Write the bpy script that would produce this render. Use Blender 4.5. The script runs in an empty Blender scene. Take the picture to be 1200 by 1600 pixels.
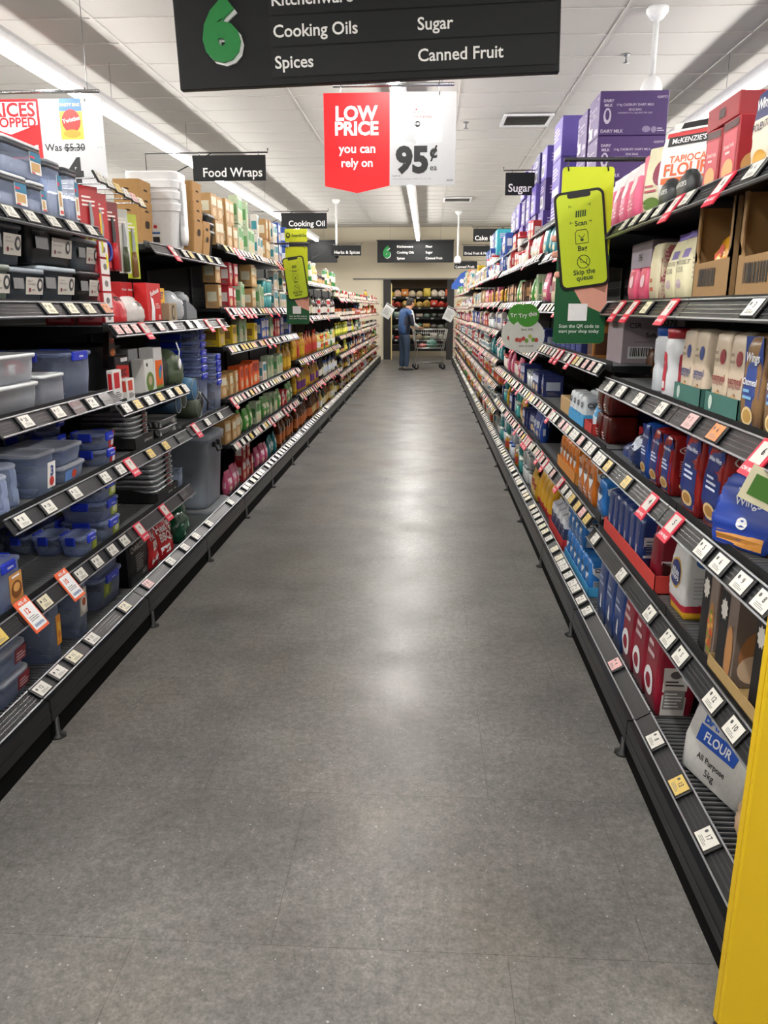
import bpy, bmesh, math, random
from mathutils import Vector, Matrix
from mathutils.bvhtree import BVHTree
random.seed(6)
PI = math.pi
SC = bpy.context.scene
COL = SC.collection

# ------------------------------------------------------------------ camera
cam = bpy.data.cameras.new('camera'); cam_o = bpy.data.objects.new('camera', cam); COL.objects.link(cam_o)
cam.sensor_fit = 'VERTICAL'; cam.sensor_height = 36; cam.lens = 27.0
cam.clip_start = .05; cam.clip_end = 100
cam_o.location = (0, 0, 1.5)
cam_o.rotation_euler = (math.radians(90 - 14.887), 0, math.radians(3.135))
SC.camera = cam_o

# ------------------------------------------------------------------ world, exposure
W = bpy.data.worlds.new('world'); SC.world = W; W.use_nodes = True
W.node_tree.nodes['Background'].inputs[0].default_value = (.9, .95, 1, 1)
W.node_tree.nodes['Background'].inputs[1].default_value = .02
SC.view_settings.view_transform = 'Standard'; SC.view_settings.look = 'None'
SC.view_settings.gamma = 1; SC.view_settings.exposure = 0.0
SC.view_settings.use_curve_mapping = False
SC.cycles.max_bounces = 8; SC.cycles.diffuse_bounces = 4; SC.cycles.glossy_bounces = 4
SC.cycles.transparent_max_bounces = 24; SC.cycles.transmission_bounces = 6
SC.cycles.sample_clamp_indirect = 8; SC.cycles.caustics_reflective = False; SC.cycles.caustics_refractive = False
SC.cycles.use_denoising = True
LAMP = 86.0      # strength of the strip lights' diffusers
CASE_LAMP = 10.0  # strength of the produce case lamps

# ------------------------------------------------------------------ materials
def lin(h):
    h = h.lstrip('#')
    c = [int(h[i:i + 2], 16) / 255 for i in (0, 2, 4)]
    return [x / 12.92 if x <= .04045 else ((x + .055) / 1.055) ** 2.4 for x in c]
_M = {}
def M(h, r=.5, metal=0., var=.1, scale=25., bump=0., coat=0., spec=.5):
    k = ('p', h, r, metal, var, scale, bump, coat, spec)
    if k in _M: return _M[k]
    m = bpy.data.materials.new('mat_' + h.lstrip('#')); m.use_nodes = True
    nt = m.node_tree; b = nt.nodes['Principled BSDF']; c = lin(h)
    b.inputs['Roughness'].default_value = r; b.inputs['Metallic'].default_value = metal
    b.inputs['Coat Weight'].default_value = coat; b.inputs['Specular IOR Level'].default_value = spec
    tc = nt.nodes.new('ShaderNodeTexCoord'); n = nt.nodes.new('ShaderNodeTexNoise')
    n.inputs['Scale'].default_value = scale; n.inputs['Detail'].default_value = 2
    nt.links.new(tc.outputs['Object'], n.inputs['Vector'])
    mx = nt.nodes.new('ShaderNodeMix'); mx.data_type = 'RGBA'
    mx.inputs[6].default_value = [x * (1 - var) for x in c] + [1]
    mx.inputs[7].default_value = [min(1, x * (1 + var)) for x in c] + [1]
    nt.links.new(n.outputs['Fac'], mx.inputs[0]); nt.links.new(mx.outputs[2], b.inputs['Base Color'])
    if bump:
        bp = nt.nodes.new('ShaderNodeBump'); bp.inputs['Strength'].default_value = bump; bp.inputs['Distance'].default_value = .01
        nt.links.new(n.outputs['Fac'], bp.inputs['Height']); nt.links.new(bp.outputs[0], b.inputs['Normal'])
    _M[k] = m
    return m
def EM(h, s):
    k = ('e', h, s)
    if k in _M: return _M[k]
    m = bpy.data.materials.new('lamp_' + h.lstrip('#')); m.use_nodes = True; nt = m.node_tree
    e = nt.nodes.new('ShaderNodeEmission'); e.inputs[0].default_value = lin(h) + [1]; e.inputs[1].default_value = s
    nt.links.new(e.outputs[0], nt.nodes['Material Output'].inputs[0]); _M[k] = m
    return m
def CL(h='#e6eef6', a=.13, r=.12, f=1.):
    """clear or tinted plastic: see-through film plus a glossy skin"""
    k = ('c', h, a, r, f)
    if k in _M: return _M[k]
    m = bpy.data.materials.new('clear_' + h.lstrip('#')); m.use_nodes = True; nt = m.node_tree
    b = nt.nodes['Principled BSDF']; b.inputs['Base Color'].default_value = lin(h) + [1]; b.inputs['Roughness'].default_value = r
    t = nt.nodes.new('ShaderNodeBsdfTransparent'); t.inputs[0].default_value = [.8 + .2 * x for x in lin(h)] + [1]
    fr = nt.nodes.new('ShaderNodeFresnel'); fr.inputs[0].default_value = 1.45
    n = nt.nodes.new('ShaderNodeTexNoise'); n.inputs['Scale'].default_value = 9
    tc = nt.nodes.new('ShaderNodeTexCoord'); nt.links.new(tc.outputs['Object'], n.inputs['Vector'])
    ad = nt.nodes.new('ShaderNodeMath'); ad.operation = 'MULTIPLY_ADD'; ad.inputs[1].default_value = a * .5; ad.inputs[2].default_value = a * .75
    nt.links.new(n.outputs['Fac'], ad.inputs[0])
    ad2 = nt.nodes.new('ShaderNodeMath'); ad2.operation = 'ADD'; ad2.use_clamp = True
    nt.links.new(fr.outputs[0], ad2.inputs[0]); nt.links.new(ad.outputs[0], ad2.inputs[1])
    mx = nt.nodes.new('ShaderNodeMixShader')
    nt.links.new(ad2.outputs[0], mx.inputs[0]); nt.links.new(t.outputs[0], mx.inputs[1]); nt.links.new(b.outputs[0], mx.inputs[2])
    tl = nt.nodes.new('ShaderNodeBsdfTranslucent'); tl.inputs[0].default_value = lin(h) + [1]
    m2 = nt.nodes.new('ShaderNodeMixShader'); m2.inputs[0].default_value = .45
    nt.links.new(b.outputs[0], m2.inputs[1]); nt.links.new(tl.outputs[0], m2.inputs[2]); nt.links.new(m2.outputs[0], mx.inputs[2])
    nt.links.new(mx.outputs[0], nt.nodes['Material Output'].inputs[0]); _M[k] = m
    return m
def MM(x, r=.45):
    return M(x, r) if isinstance(x, str) else x
BLACK = M('#141416', .42, var=.2); WHITE = M('#eceef0', .5); DARK = M('#1b1c1f', .5)
CHROME = M('#b8bcc0', .22, metal=1.); STEEL = M('#8d9094', .35, metal=.9)
KRAFT = M('#a9814f', .8, var=.12, scale=60); KRAFTD = M('#7d5c36', .85)
INK = M('#1c1d1f', .6)

# ------------------------------------------------------------------ mesh builder
_T = {}
def glyphs(s, off):
    k = (s, off)
    if k not in _T:
        c = bpy.data.curves.new('t', 'FONT'); c.body = s; c.size = 1; c.offset = off; c.resolution_u = 3
        c.align_x = 'CENTER'; c.space_line = .95
        o = bpy.data.objects.new('t', c)
        me = bpy.data.meshes.new_from_object(o)
        vs = [(v.co.x, v.co.y) for v in me.vertices]; fs = [tuple(p.vertices) for p in me.polygons]
        if vs:
            x0 = min(v[0] for v in vs); x1 = max(v[0] for v in vs); y0 = min(v[1] for v in vs); y1 = max(v[1] for v in vs)
        else: x0 = x1 = y0 = y1 = 0
        # some outlines come out facing down: make every face point up
        out = []
        for f in fs:
            a = sum(vs[f[i]][0] * vs[f[(i + 1) % len(f)]][1] - vs[f[(i + 1) % len(f)]][0] * vs[f[i]][1] for i in range(len(f)))
            out.append(f if a > 0 else f[::-1])
        _T[k] = (vs, out, x0, x1, y0, y1)
        bpy.data.objects.remove(o); bpy.data.meshes.remove(me); bpy.data.curves.remove(c)
    return _T[k]
def rr(w, d, r, n=3):
    """ring of a rounded rectangle centred on 0, counter-clockwise"""
    r = min(r, w / 2 - 1e-4, d / 2 - 1e-4); p = []
    for cx, cy, a in ((w / 2 - r, -d / 2 + r, -90), (w / 2 - r, d / 2 - r, 0), (-w / 2 + r, d / 2 - r, 90), (-w / 2 + r, -d / 2 + r, 180)):
        for i in range(n + 1):
            t = math.radians(a + 90 * i / n); p.append((cx + r * math.cos(t), cy + r * math.sin(t)))
    return p
class MB:
    def __init__(s): s.v = []; s.f = []; s.m = []; s.s = []; s.mats = []; s._bvh = None
    def mi(s, m):
        m = MM(m)
        if m not in s.mats: s.mats.append(m)
        return s.mats.index(m)
    def add(s, vs, fs, m, smooth=False):
        b = len(s.v); s.v += [tuple(v) for v in vs]
        many = isinstance(m, list)
        i = None if many else s.mi(m)
        for k, f in enumerate(fs):
            s.f.append(tuple(x + b for x in f)); s.m.append(s.mi(m[k]) if many else i); s.s.append(smooth)
        return s
    def box(s, x0, x1, y0, y1, z0, z1, m, ch=0.):
        c = ((x0 + x1) / 2, (y0 + y1) / 2, (z0 + z1) / 2); h = (abs(x1 - x0) / 2, abs(y1 - y0) / 2, abs(z1 - z0) / 2)
        if not ch:
            vs = [(c[0] + a * h[0], c[1] + b * h[1], c[2] + d * h[2]) for d in (-1, 1) for b in (-1, 1) for a in (-1, 1)]
            return s.add(vs, [(0, 2, 3, 1), (4, 5, 7, 6), (0, 1, 5, 4), (2, 6, 7, 3), (0, 4, 6, 2), (1, 3, 7, 5)], m)
        ch = min(ch, min(h) * .9); vs = []; ix = {}
        for a in range(3):
            for sg in [(i, j, k) for i in (-1, 1) for j in (-1, 1) for k in (-1, 1)]:
                ix[(a, sg)] = len(vs); vs.append(tuple(c[q] + sg[q] * (h[q] - (0 if q == a else ch)) for q in range(3)))
        fs = []
        def sgn(d): return tuple(d[q] for q in range(3))
        for a in range(3):
            b, d = (a + 1) % 3, (a + 2) % 3
            for sa in (-1, 1):
                fs.append([ix[(a, sgn({a: sa, b: i, d: j}))] for i, j in ((-1, -1), (1, -1), (1, 1), (-1, 1))])
                for sb in (-1, 1):
                    fs.append([ix[(a, sgn({a: sa, b: sb, d: -1}))], ix[(a, sgn({a: sa, b: sb, d: 1}))], ix[(b, sgn({a: sa, b: sb, d: 1}))], ix[(b, sgn({a: sa, b: sb, d: -1}))]])
        for sg in [(i, j, k) for i in (-1, 1) for j in (-1, 1) for k in (-1, 1)]: fs.append([ix[(q, sg)] for q in range(3)])
        cc = Vector(c); out = []
        for f in fs:
            p = [Vector(vs[i]) for i in f]; n = (p[1] - p[0]).cross(p[2] - p[0]); q = sum(p, Vector()) / len(p) - cc
            out.append(tuple(f) if n.dot(q) > 0 else tuple(f[::-1]))
        return s.add(vs, out, m)
    def loft(s, rings, m, cap0=True, cap1=True, smooth=True, mf=None):
        """rings: lists of (x,y,z), bottom first, counter-clockwise seen from above"""
        n = len(rings[0]); vs = [p for r in rings for p in r]; fs = []; ms = []
        for k in range(len(rings) - 1):
            for i in range(n):
                j = (i + 1) % n; f = (k * n + i, k * n + j, (k + 1) * n + j, (k + 1) * n + i); fs.append(f)
                if mf:
                    q = [vs[t] for t in f]; ms.append(mf(*[sum(p[a] for p in q) / 4 for a in range(3)]))
        if cap0: fs.append(tuple(range(n - 1, -1, -1))); ms.append(m)
        if cap1: fs.append(tuple(range((len(rings) - 1) * n, len(rings) * n))); ms.append(m)
        return s.add(vs, fs, ms if mf else m, smooth)
    def tub(s, secs, m, n=3, cap0=True, cap1=True, smooth=True, mf=None, cx=0, cy=0):
        """secs: (z, w, d, r[, dx, dy]) rounded-rectangle sections"""
        R = []
        for q in secs:
            z, w, d, r = q[:4]; dx, dy = (q[4], q[5]) if len(q) > 4 else (0, 0)
            R.append([(x + cx + dx, y + cy + dy, z) for x, y in rr(w, d, r, n)])
        return s.loft(R, m, cap0, cap1, smooth, mf)
    def lathe(s, prof, m, seg=14, cx=0, cy=0, smooth=True, mf=None):
        R = [[(cx + r * math.cos(2 * PI * i / seg), cy + r * math.sin(2 * PI * i / seg), z) for i in range(seg)] for r, z in prof]
        return s.loft(R, m, prof[0][0] > 1e-4, prof[-1][0] > 1e-4, smooth, mf)
    def tube(s, pts, r, m, seg=6, closed=False):
        P = [Vector(p) for p in pts]; n = len(P); R = []; up = None
        for i, p in enumerate(P):
            a = P[(i - 1) % n] if (closed or i > 0) else p; b = P[(i + 1) % n] if (closed or i < n - 1) else p
            t = (b - a).normalized()
            if up is None: up = Vector((0, 0, 1)) if abs(t.z) < .9 else Vector((1, 0, 0))
            u = (up - t * up.dot(t)).normalized(); w = t.cross(u); up = u
            R.append([tuple(p + u * (r * math.cos(2 * PI * k / seg)) + w * (r * math.sin(2 * PI * k / seg))) for k in range(seg)])
        vs = [q for x in R for q in x]; fs = []
        for k in range(n if closed else n - 1):
            e = (k + 1) % n
            for i in range(seg):
                j = (i + 1) % seg; fs.append((k * seg + i, k * seg + j, e * seg + j, e * seg + i))
        if not closed: fs += [tuple(range(seg - 1, -1, -1)), tuple(range((n - 1) * seg, n * seg))]
        return s.add(vs, fs, m, True)
    def prism(s, poly, y0, y1, m):
        """polygon in x,z (counter-clockwise seen from -y) pushed from y0 to y1"""
        n = len(poly); vs = [(x, y0, z) for x, z in poly] + [(x, y1, z) for x, z in poly]
        fs = [tuple(range(n)), tuple(range(2 * n - 1, n - 1, -1))] + [(i, i + n, (i + 1) % n + n, (i + 1) % n) for i in range(n)]
        return s.add(vs, fs, m)
    def ball(s, c, rx, ry, rz, m, n=8, k=6):
        R = [[(c[0] + rx * math.sin(PI * j / k) * math.cos(2 * PI * i / n), c[1] + ry * math.sin(PI * j / k) * math.sin(2 * PI * i / n), c[2] - rz * math.cos(PI * j / k)) for i in range(n)] for j in range(1, k)]
        return s.loft(R, m)
    def xf(s, T, i0=0):
        s.v = s.v[:i0] + [tuple(T @ Vector(v)) for v in s.v[i0:]]; return s
    def wob(s, a, seed=0, zmin=-9):
        rn = random.Random(seed); d = {}
        for i, v in enumerate(s.v):
            if v[2] <= zmin: continue
            k = (round(v[0], 4), round(v[1], 4), round(v[2], 4))
            if k not in d: d[k] = [rn.uniform(-a, a) for _ in range(3)]
            s.v[i] = (v[0] + d[k][0], v[1] + d[k][1], v[2] + d[k][2])
        return s
    # ---- printing on the surface: flat pieces laid a hair above what is already built
    def freeze(s): s._bvh = BVHTree.FromPolygons(s.v, s.f); s._bb = [(min(v[a] for v in s.v), max(v[a] for v in s.v)) for a in range(3)]; return s
    def _lay(s, face, u, v, lift):
        b = s._bb
        if face == 'f': o = Vector((u, b[1][0] - .2, v)); d = Vector((0, 1, 0)); fb = (u, b[1][0] - lift, v)
        elif face == '-': o = Vector((b[0][0] - .2, -u, v)); d = Vector((1, 0, 0)); fb = (b[0][0] - lift, -u, v)
        elif face == '+': o = Vector((b[0][1] + .2, u, v)); d = Vector((-1, 0, 0)); fb = (b[0][1] + lift, u, v)
        else: o = Vector((u, v, b[2][1] + .2)); d = Vector((0, 0, -1)); fb = (u, v, b[2][1] + lift)
        h = s._bvh.ray_cast(o, d)
        return tuple(h[0] - d * lift) if h[0] is not None else fb
    def lay(s, face, pts, faces, m, lift=.0012):
        if s._bvh is None: s.freeze()
        for fc in (('-', '+') if face == 'n' else (face,)):
            if fc == '-': q = [(u - s._my(), v) for u, v in pts]
            elif fc == '+': q = [(u + s._my(), v) for u, v in pts]
            else: q = pts
            s.add([s._lay(fc, u, v, lift) for u, v in q], faces, m)
        return s
    def _my(s): return (s._bb[1][0] + s._bb[1][1]) / 2
    def rect(s, face, u0, v0, u1, v1, m, k=1, lift=.0012):
        P = [(u0 + (u1 - u0) * i / k, v0 + (v1 - v0) * j / k) for j in range(k + 1) for i in range(k + 1)]
        F = [(j * (k + 1) + i, j * (k + 1) + i + 1, (j + 1) * (k + 1) + i + 1, (j + 1) * (k + 1) + i) for j in range(k) for i in range(k)]
        return s.lay(face, P, F, m, lift)
    def disc(s, face, u, v, ru, rv, m, k=2, n=16, lift=.0014):
        P = [(u, v)]; F = []
        for j in range(1, k + 1): P += [(u + ru * j / k * math.cos(2 * PI * i / n), v + rv * j / k * math.sin(2 * PI * i / n)) for i in range(n)]
        for i in range(n):
            F.append((0, 1 + i, 1 + (i + 1) % n))
            for j in range(k - 1): a = 1 + j * n; F.append((a + i, a + n + i, a + n + (i + 1) % n, a + (i + 1) % n))
        return s.lay(face, P, F, m, lift)
    def poly(s, face, pts, m, lift=.0016): return s.lay(face, pts, [tuple(range(len(pts)))], m, lift)
    def text(s, face, t, u, v, size, m, off=.012, w=None, lift=.002, rot=0., al='C'):
        vs, fs, x0, x1, y0, y1 = glyphs(t, off)
        if not vs: return s
        k = size
        if w and (x1 - x0) * k > w: k = w / (x1 - x0)
        cx = {'C': (x0 + x1) / 2, 'L': x0, 'R': x1}[al]; cy = (y0 + y1) / 2
        c, n = math.cos(rot), math.sin(rot)
        P = [((a - cx) * k, (b - cy) * k) for a, b in vs]
        return s.lay(face, [(u + a * c - b * n, v + a * n + b * c) for a, b in P], fs, m, lift)
    def bars(s, face, u0, v0, u1, v1, k=1, bg=True):
        if bg: s.rect(face, u0, v0, u1, v1, WHITE, k)
        rn = random.Random(3); x = u0 + (u1 - u0) * .08
        while x < u1 - (u1 - u0) * .1:
            w = (u1 - u0) * rn.choice((.02, .035, .05)); s.rect(face, x, v0 + (v1 - v0) * .2, x + w, v1 - (v1 - v0) * .08, INK, 1, .002); x += w + (u1 - u0) * rn.choice((.025, .04))
        return s
    def lines(s, face, u0, v0, u1, v1, n, m, seed=1, lift=.0018):
        """n rows of small print too fine to read"""
        rn = random.Random(seed); h = (v1 - v0) / n
        for i in range(n):
            e = u0 + (u1 - u0) * rn.uniform(.6, 1); v = v1 - (i + .75) * h; s.rect(face, u0, v, e, v + h * .45, m, 1, lift)
        return s
    def mesh(s, name):
        me = bpy.data.meshes.new(name); me.from_pydata(s.v, [], s.f)
        for m in s.mats: me.materials.append(m)
        me.polygons.foreach_set('material_index', s.m); me.polygons.foreach_set('use_smooth', s.s); me.update()
        return me
    def build(s, name, parent=None):
        o = bpy.data.objects.new(name, s.mesh(name)); COL.objects.link(o)
        if parent is not None: o.parent = parent
        return o

# ------------------------------------------------------------------ objects, labels
def tag(o, label=None, cat=None, group=None, kind=None):
    if label: o['label'] = label
    if cat: o['category'] = cat
    if group: o['group'] = group
    if kind: o['kind'] = kind
    return o
def empty(name, loc=(0, 0, 0), rz=0.):
    o = bpy.data.objects.new(name, None); COL.objects.link(o); o.location = loc; o.rotation_euler = (0, 0, rz); o.empty_display_size = .05
    return o
def copy_tree(o, parent=None):
    c = o.copy(); COL.objects.link(c)
    if parent is not None: c.parent = parent
    for ch in KIDS.get(o.name, []): copy_tree_reg(ch, c)
    return c
KIDS = {}
def copy_tree_reg(ch, par):
    c = copy_tree(ch, par); KIDS.setdefault(par.name, []).append(c); return c
def kid(par, ch):
    ch.parent = par; KIDS.setdefault(par.name, []).append(ch); return ch
def part(mb, name, par, label=None):
    o = mb.build(name); kid(par, o)
    if label: o['label'] = label
    return o
_USED = set()
XL, XR = -1.42, .79
def inst(proto):
    """the source itself the first time, then a copy of it with copies of its parts"""
    if proto.name in _USED: return copy_tree(proto)
    _USED.add(proto.name); return proto
def put(proto, side, Y, z, label, cat, group=None, sb=0., rz=0., rx=0., ry=0., X=None):
    o = inst(proto)
    if side == 'L': o.location = ((XL if X is None else X) - sb, Y, z); b = PI / 2
    elif side == 'R': o.location = ((XR if X is None else X) + sb, Y, z); b = -PI / 2
    else: o.location = (X, Y, z); b = 0
    o.rotation_euler = (rx, ry, b + rz)
    for k in ('group',):
        if k in o: del o[k]
    return tag(o, label, cat, group)
# ================================================================== SETTING
CEIL = 3.75; YW = 23.5; XA, XB = -10.5, 10.5
def floor_mat():
    m = bpy.data.materials.new('vinyl_floor'); m.use_nodes = True; nt = m.node_tree; b = nt.nodes['Principled BSDF']
    N = nt.nodes.new; Lk = nt.links.new
    tc = N('ShaderNodeTexCoord')
    def noise(sc, det, rough=.6):
        n = N('ShaderNodeTexNoise'); n.inputs['Scale'].default_value = sc; n.inputs['Detail'].default_value = det; n.inputs['Roughness'].default_value = rough
        Lk(tc.outputs['Object'], n.inputs['Vector']); return n.outputs['Fac']
    def ramp(f, p0, c0, p1, c1):
        r = N('ShaderNodeValToRGB'); r.color_ramp.elements[0].position = p0; r.color_ramp.elements[0].color = c0
        r.color_ramp.elements[1].position = p1; r.color_ramp.elements[1].color = c1; Lk(f, r.inputs[0]); return r.outputs[0]
    def mix(f, a, c, mode='MIX'):
        x = N('ShaderNodeMix'); x.data_type = 'RGBA'; x.blend_type = mode
        for s, i in ((f, 0), (a, 6), (c, 7)):
            if hasattr(s, 'is_output'): Lk(s, x.inputs[i])
            else: x.inputs[i].default_value = s
        return x.outputs[2]
    base = ramp(noise(2.3, 6, .65), .3, lin('#62615f') + [1], .72, lin('#868481') + [1])
    fine = ramp(noise(38, 5, .75), .35, (.68, .68, .68, 1), .68, (1.2, 1.2, 1.2, 1))
    c = mix(1., base, fine, 'MULTIPLY'); c = mix(1., c, ramp(noise(110, 2, .7), .25, (.7, .7, .7, 1), .75, (1.28, 1.28, 1.28, 1)), 'MULTIPLY')
    warm = ramp(noise(.9, 3), .45, (1, 1, 1, 1), .7, (1.03, .97, .91, 1)); c = mix(1., c, warm, 'MULTIPLY')
    # joints of the planks
    br = N('ShaderNodeTexBrick'); br.offset = .37; br.inputs['Scale'].default_value = 1; br.inputs['Brick Width'].default_value = .91; br.inputs['Row Height'].default_value = .61
    br.inputs['Mortar Size'].default_value = .0012; br.inputs['Mortar Smooth'].default_value = .2
    br.inputs['Color1'].default_value = (.97, .97, .97, 1); br.inputs['Color2'].default_value = (1.03, 1.03, 1.03, 1); br.inputs['Mortar'].default_value = (.6, .6, .6, 1)
    mp = N('ShaderNodeMapping'); mp.inputs['Location'].default_value = (.36, .31, 0); Lk(tc.outputs['Object'], mp.inputs[0]); Lk(mp.outputs[0], br.inputs['Vector'])
    c = mix(1., c, br.outputs['Color'], 'MULTIPLY')
    # pale specks and scratches
    sp = ramp(noise(95, 0), .8, (0, 0, 0, 1), .84, (1, 1, 1, 1)); c = mix(sp, c, (.4, .39, .37, 1))
    Lk(c, b.inputs['Base Color'])
    rg = ramp(noise(3, 2), .3, (.3,) * 3 + (1,), .75, (.42,) * 3 + (1,)); Lk(rg, b.inputs['Roughness'])
    bp = N('ShaderNodeBump'); bp.inputs['Strength'].default_value = .12; bp.inputs['Distance'].default_value = .004; Lk(noise(60, 4), bp.inputs['Height']); Lk(bp.outputs[0], b.inputs['Normal'])
    b.inputs['Specular IOR Level'].default_value = .5
    return m
mb = MB(); mb.add([(XA, -3, 0), (XB, -3, 0), (XB, 27, 0), (XA, 27, 0)], [(0, 1, 2, 3)], floor_mat()); tag(mb.build('floor'), kind='structure')
TILE = M('#c6c4c0', .85, var=.03, scale=120, bump=.15); BAR = M('#c4c2be', .6)
mb = MB(); mb.add([(XA, -3, CEIL), (XA, 27, CEIL), (XB, 27, CEIL), (XB, -3, CEIL)], [(0, 1, 2, 3)], TILE)
xs = [.315 + 1.2 * k for k in range(0, 9)] + [-.32 - 1.2 * k for k in range(0, 9)]
for x in xs: mb.box(x - .012, x + .012, -3, YW, CEIL - .009, CEIL, BAR)
for k in range(44): mb.box(XA, XB, -2.75 + .6 * k - .012, -2.75 + .6 * k + .012, CEIL - .007, CEIL, BAR)
tag(mb.build('ceiling'), kind='structure')
CREAM = M('#cdc4ae', .8, var=.03, scale=3); GREYB = M('#77746e', .7)
OX0, OX1, OZ = -1.3, .77, 2.3     # the opening in the far wall
mb = MB()
mb.box(XA, OX0, YW, YW + .2, 0, CEIL, CREAM); mb.box(OX1, XB, YW, YW + .2, 0, CEIL, CREAM); mb.box(OX0, OX1, YW, YW + .2, OZ, CEIL, CREAM)
tag(mb.build('wall_back'), kind='structure')
for nm, x0, x1 in (('wall_left', XA - .2, XA), ('wall_right', XB, XB + .2)):
    mb = MB(); mb.box(x0, x1, -3, 27, 0, CEIL, CREAM); tag(mb.build(nm), kind='structure')
mb = MB(); mb.box(XA, XB, -3.2, -3, 0, CEIL, M('#8d8a84', .8)); tag(mb.build('wall_front'), kind='structure')
# dark surround of the opening and the recess behind it
SUR = M('#201d1b', .6)
mb = MB(); mb.box(OX0, OX0 + .22, YW - .06, YW, 0, OZ, SUR); tag(mb.build('trim_1'), kind='structure')
mb = MB(); mb.box(OX1 - .2, OX1, YW - .06, YW, 0, OZ, SUR); tag(mb.build('trim_2'), kind='structure')
mb = MB(); mb.box(OX0 - .9, OX1 + .9, YW - .03, YW, OZ, OZ + .04, GREYB); tag(mb.build('trim_3'), kind='structure')
mb = MB(); mb.box(OX0 + .22, OX0 + .25, YW - .05, YW, 0, OZ - .12, M('#d9c98a', .5)); tag(mb.build('trim_4'), kind='structure')
mb = MB(); mb.box(OX0 - .5, OX1 + .5, 26.4, 26.5, 0, CEIL, M('#3a342e', .8)); tag(mb.build('wall_recess'), kind='structure')

# ------------------------------------------------------------------ strip lights (each run hangs on wires)
HOUSE = M('#d5d6d8', .45)
def strip_light(x, y0, y1, z, label, group=None):
    o = empty('strip_light', (x, y0, z)); tag(o, label, 'light', group); L = y1 - y0
    b = MB(); b.prism([(-.035, 0), (.035, 0), (.075, .07), (.075, .1), (-.075, .1), (-.075, .07)], 0, L, HOUSE); part(b, 'housing', o)
    b = MB(); b.box(-.034, .034, .01, L - .01, -.03, .0, EM('#fffbf5', LAMP)); part(b, 'diffuser', o)
    k = .9
    while k < L:
        b = MB(); b.tube([(0, k, .1), (0, k, CEIL - z)], .003, STEEL, 4); part(b, 'hanging_wire', o); k += 2.4
for x, y0, lab in ((-.29, 4.9, 'white strip light hung over the middle of the aisle'), (-3.06, -2.5, 'long white strip light above the tubs and kitchenware shelving'), (2.72, -2.5, 'long white strip light above the flour and sugar shelving')):
    strip_light(x, y0, 22.2, 3.30, lab)
strip_light(-.29, -2.6, 2.6, 3.30, 'white strip light over the aisle mouth, in front of the big aisle sign')
for x in (-6.1, 5.8): strip_light(x, -2.5, 22.2, 3.30, 'white strip light running over a neighbouring aisle', 'strip lights over neighbouring aisles')

# ------------------------------------------------------------------ ceiling fittings
def dome_camera(x, y, drop, label):
    o = empty('security_camera', (x, y, CEIL)); tag(o, label, 'camera')
    b = MB(); b.lathe([(.085, 0), (.085, -.03), (.05, -.075), (.024, -.09)][::-1], WHITE, 16); part(b, 'ceiling_mount', o)
    b = MB(); b.lathe([(.022, -drop), (.022, -.08)], WHITE, 10); part(b, 'pole', o)
    b = MB(); b.lathe([(.055, -drop - .15), (.082, -drop - .12), (.085, -drop - .06), (.06, -drop), (.025, -drop + .03)], WHITE, 16); part(b, 'camera_body', o)
    b = MB(); b.lathe([(0, -drop - .205), (.03, -drop - .198), (.05, -drop - .17), (.054, -drop - .148)], M('#0c0c10', .08), 14); part(b, 'lens_dome', o, 'black glass lens dome')
dome_camera(1.75, 6.87, .5, 'white dome camera on a ceiling pole above the purple cartons')
dome_camera(.72, 19.8, 1.05, 'small white dome camera on a pole beside the far aisle sign')
dome_camera(-2.0, 17.6, 1.0, 'small white dome camera hanging behind the Herbs and Spices sign')
def sprinkler(x, y, label):
    b = MB(); b.lathe([(.028, -.075), (.028, -.07), (.008, -.066), (.01, -.02), (.034, -.012), (.034, 0)], STEEL, 10)
    o = b.build('fire_sprinkler'); o.location = (x, y, CEIL); tag(o, label, 'sprinkler')
sprinkler(1.79, 8.0, 'chrome ceiling sprinkler just behind the near dome camera')
sprinkler(-2.0, 5.6, 'chrome ceiling sprinkler above the red and white price sign with the snack bag')
sprinkler(.45, 10.6, 'ceiling sprinkler beyond the square air vent')
def vent(x, y, label):
    o = empty('ceiling_vent', (x, y, CEIL - .012)); tag(o, label, 'vent')
    b = MB(); b.box(-.3, .3, -.3, -.26, -.02, 0, WHITE); b.box(-.3, .3, .26, .3, -.02, 0, WHITE); b.box(-.3, -.26, -.26, .26, -.02, 0, WHITE); b.box(.26, .3, -.26, .26, -.02, 0, WHITE); part(b, 'frame', o)
    b = MB()
    for k in range(9): b.add([(-.26, -.25 + .057 * k, -.018), (.26, -.25 + .057 * k, -.018), (.26, -.21 + .057 * k, -.002), (-.26, -.21 + .057 * k, -.002)], [(0, 1, 2, 3), (3, 2, 1, 0)], M('#b9b8b4', .5))
    b.box(-.26, .26, -.26, .26, -.001, 0, M('#3c3b39', .9)); part(b, 'slats', o)
vent(1.18, 10.45, 'square white slatted air vent in the ceiling beside the low price sign')
vent(.6, 17.6, 'small slatted air vent far down the ceiling near the far aisle sign')

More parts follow.
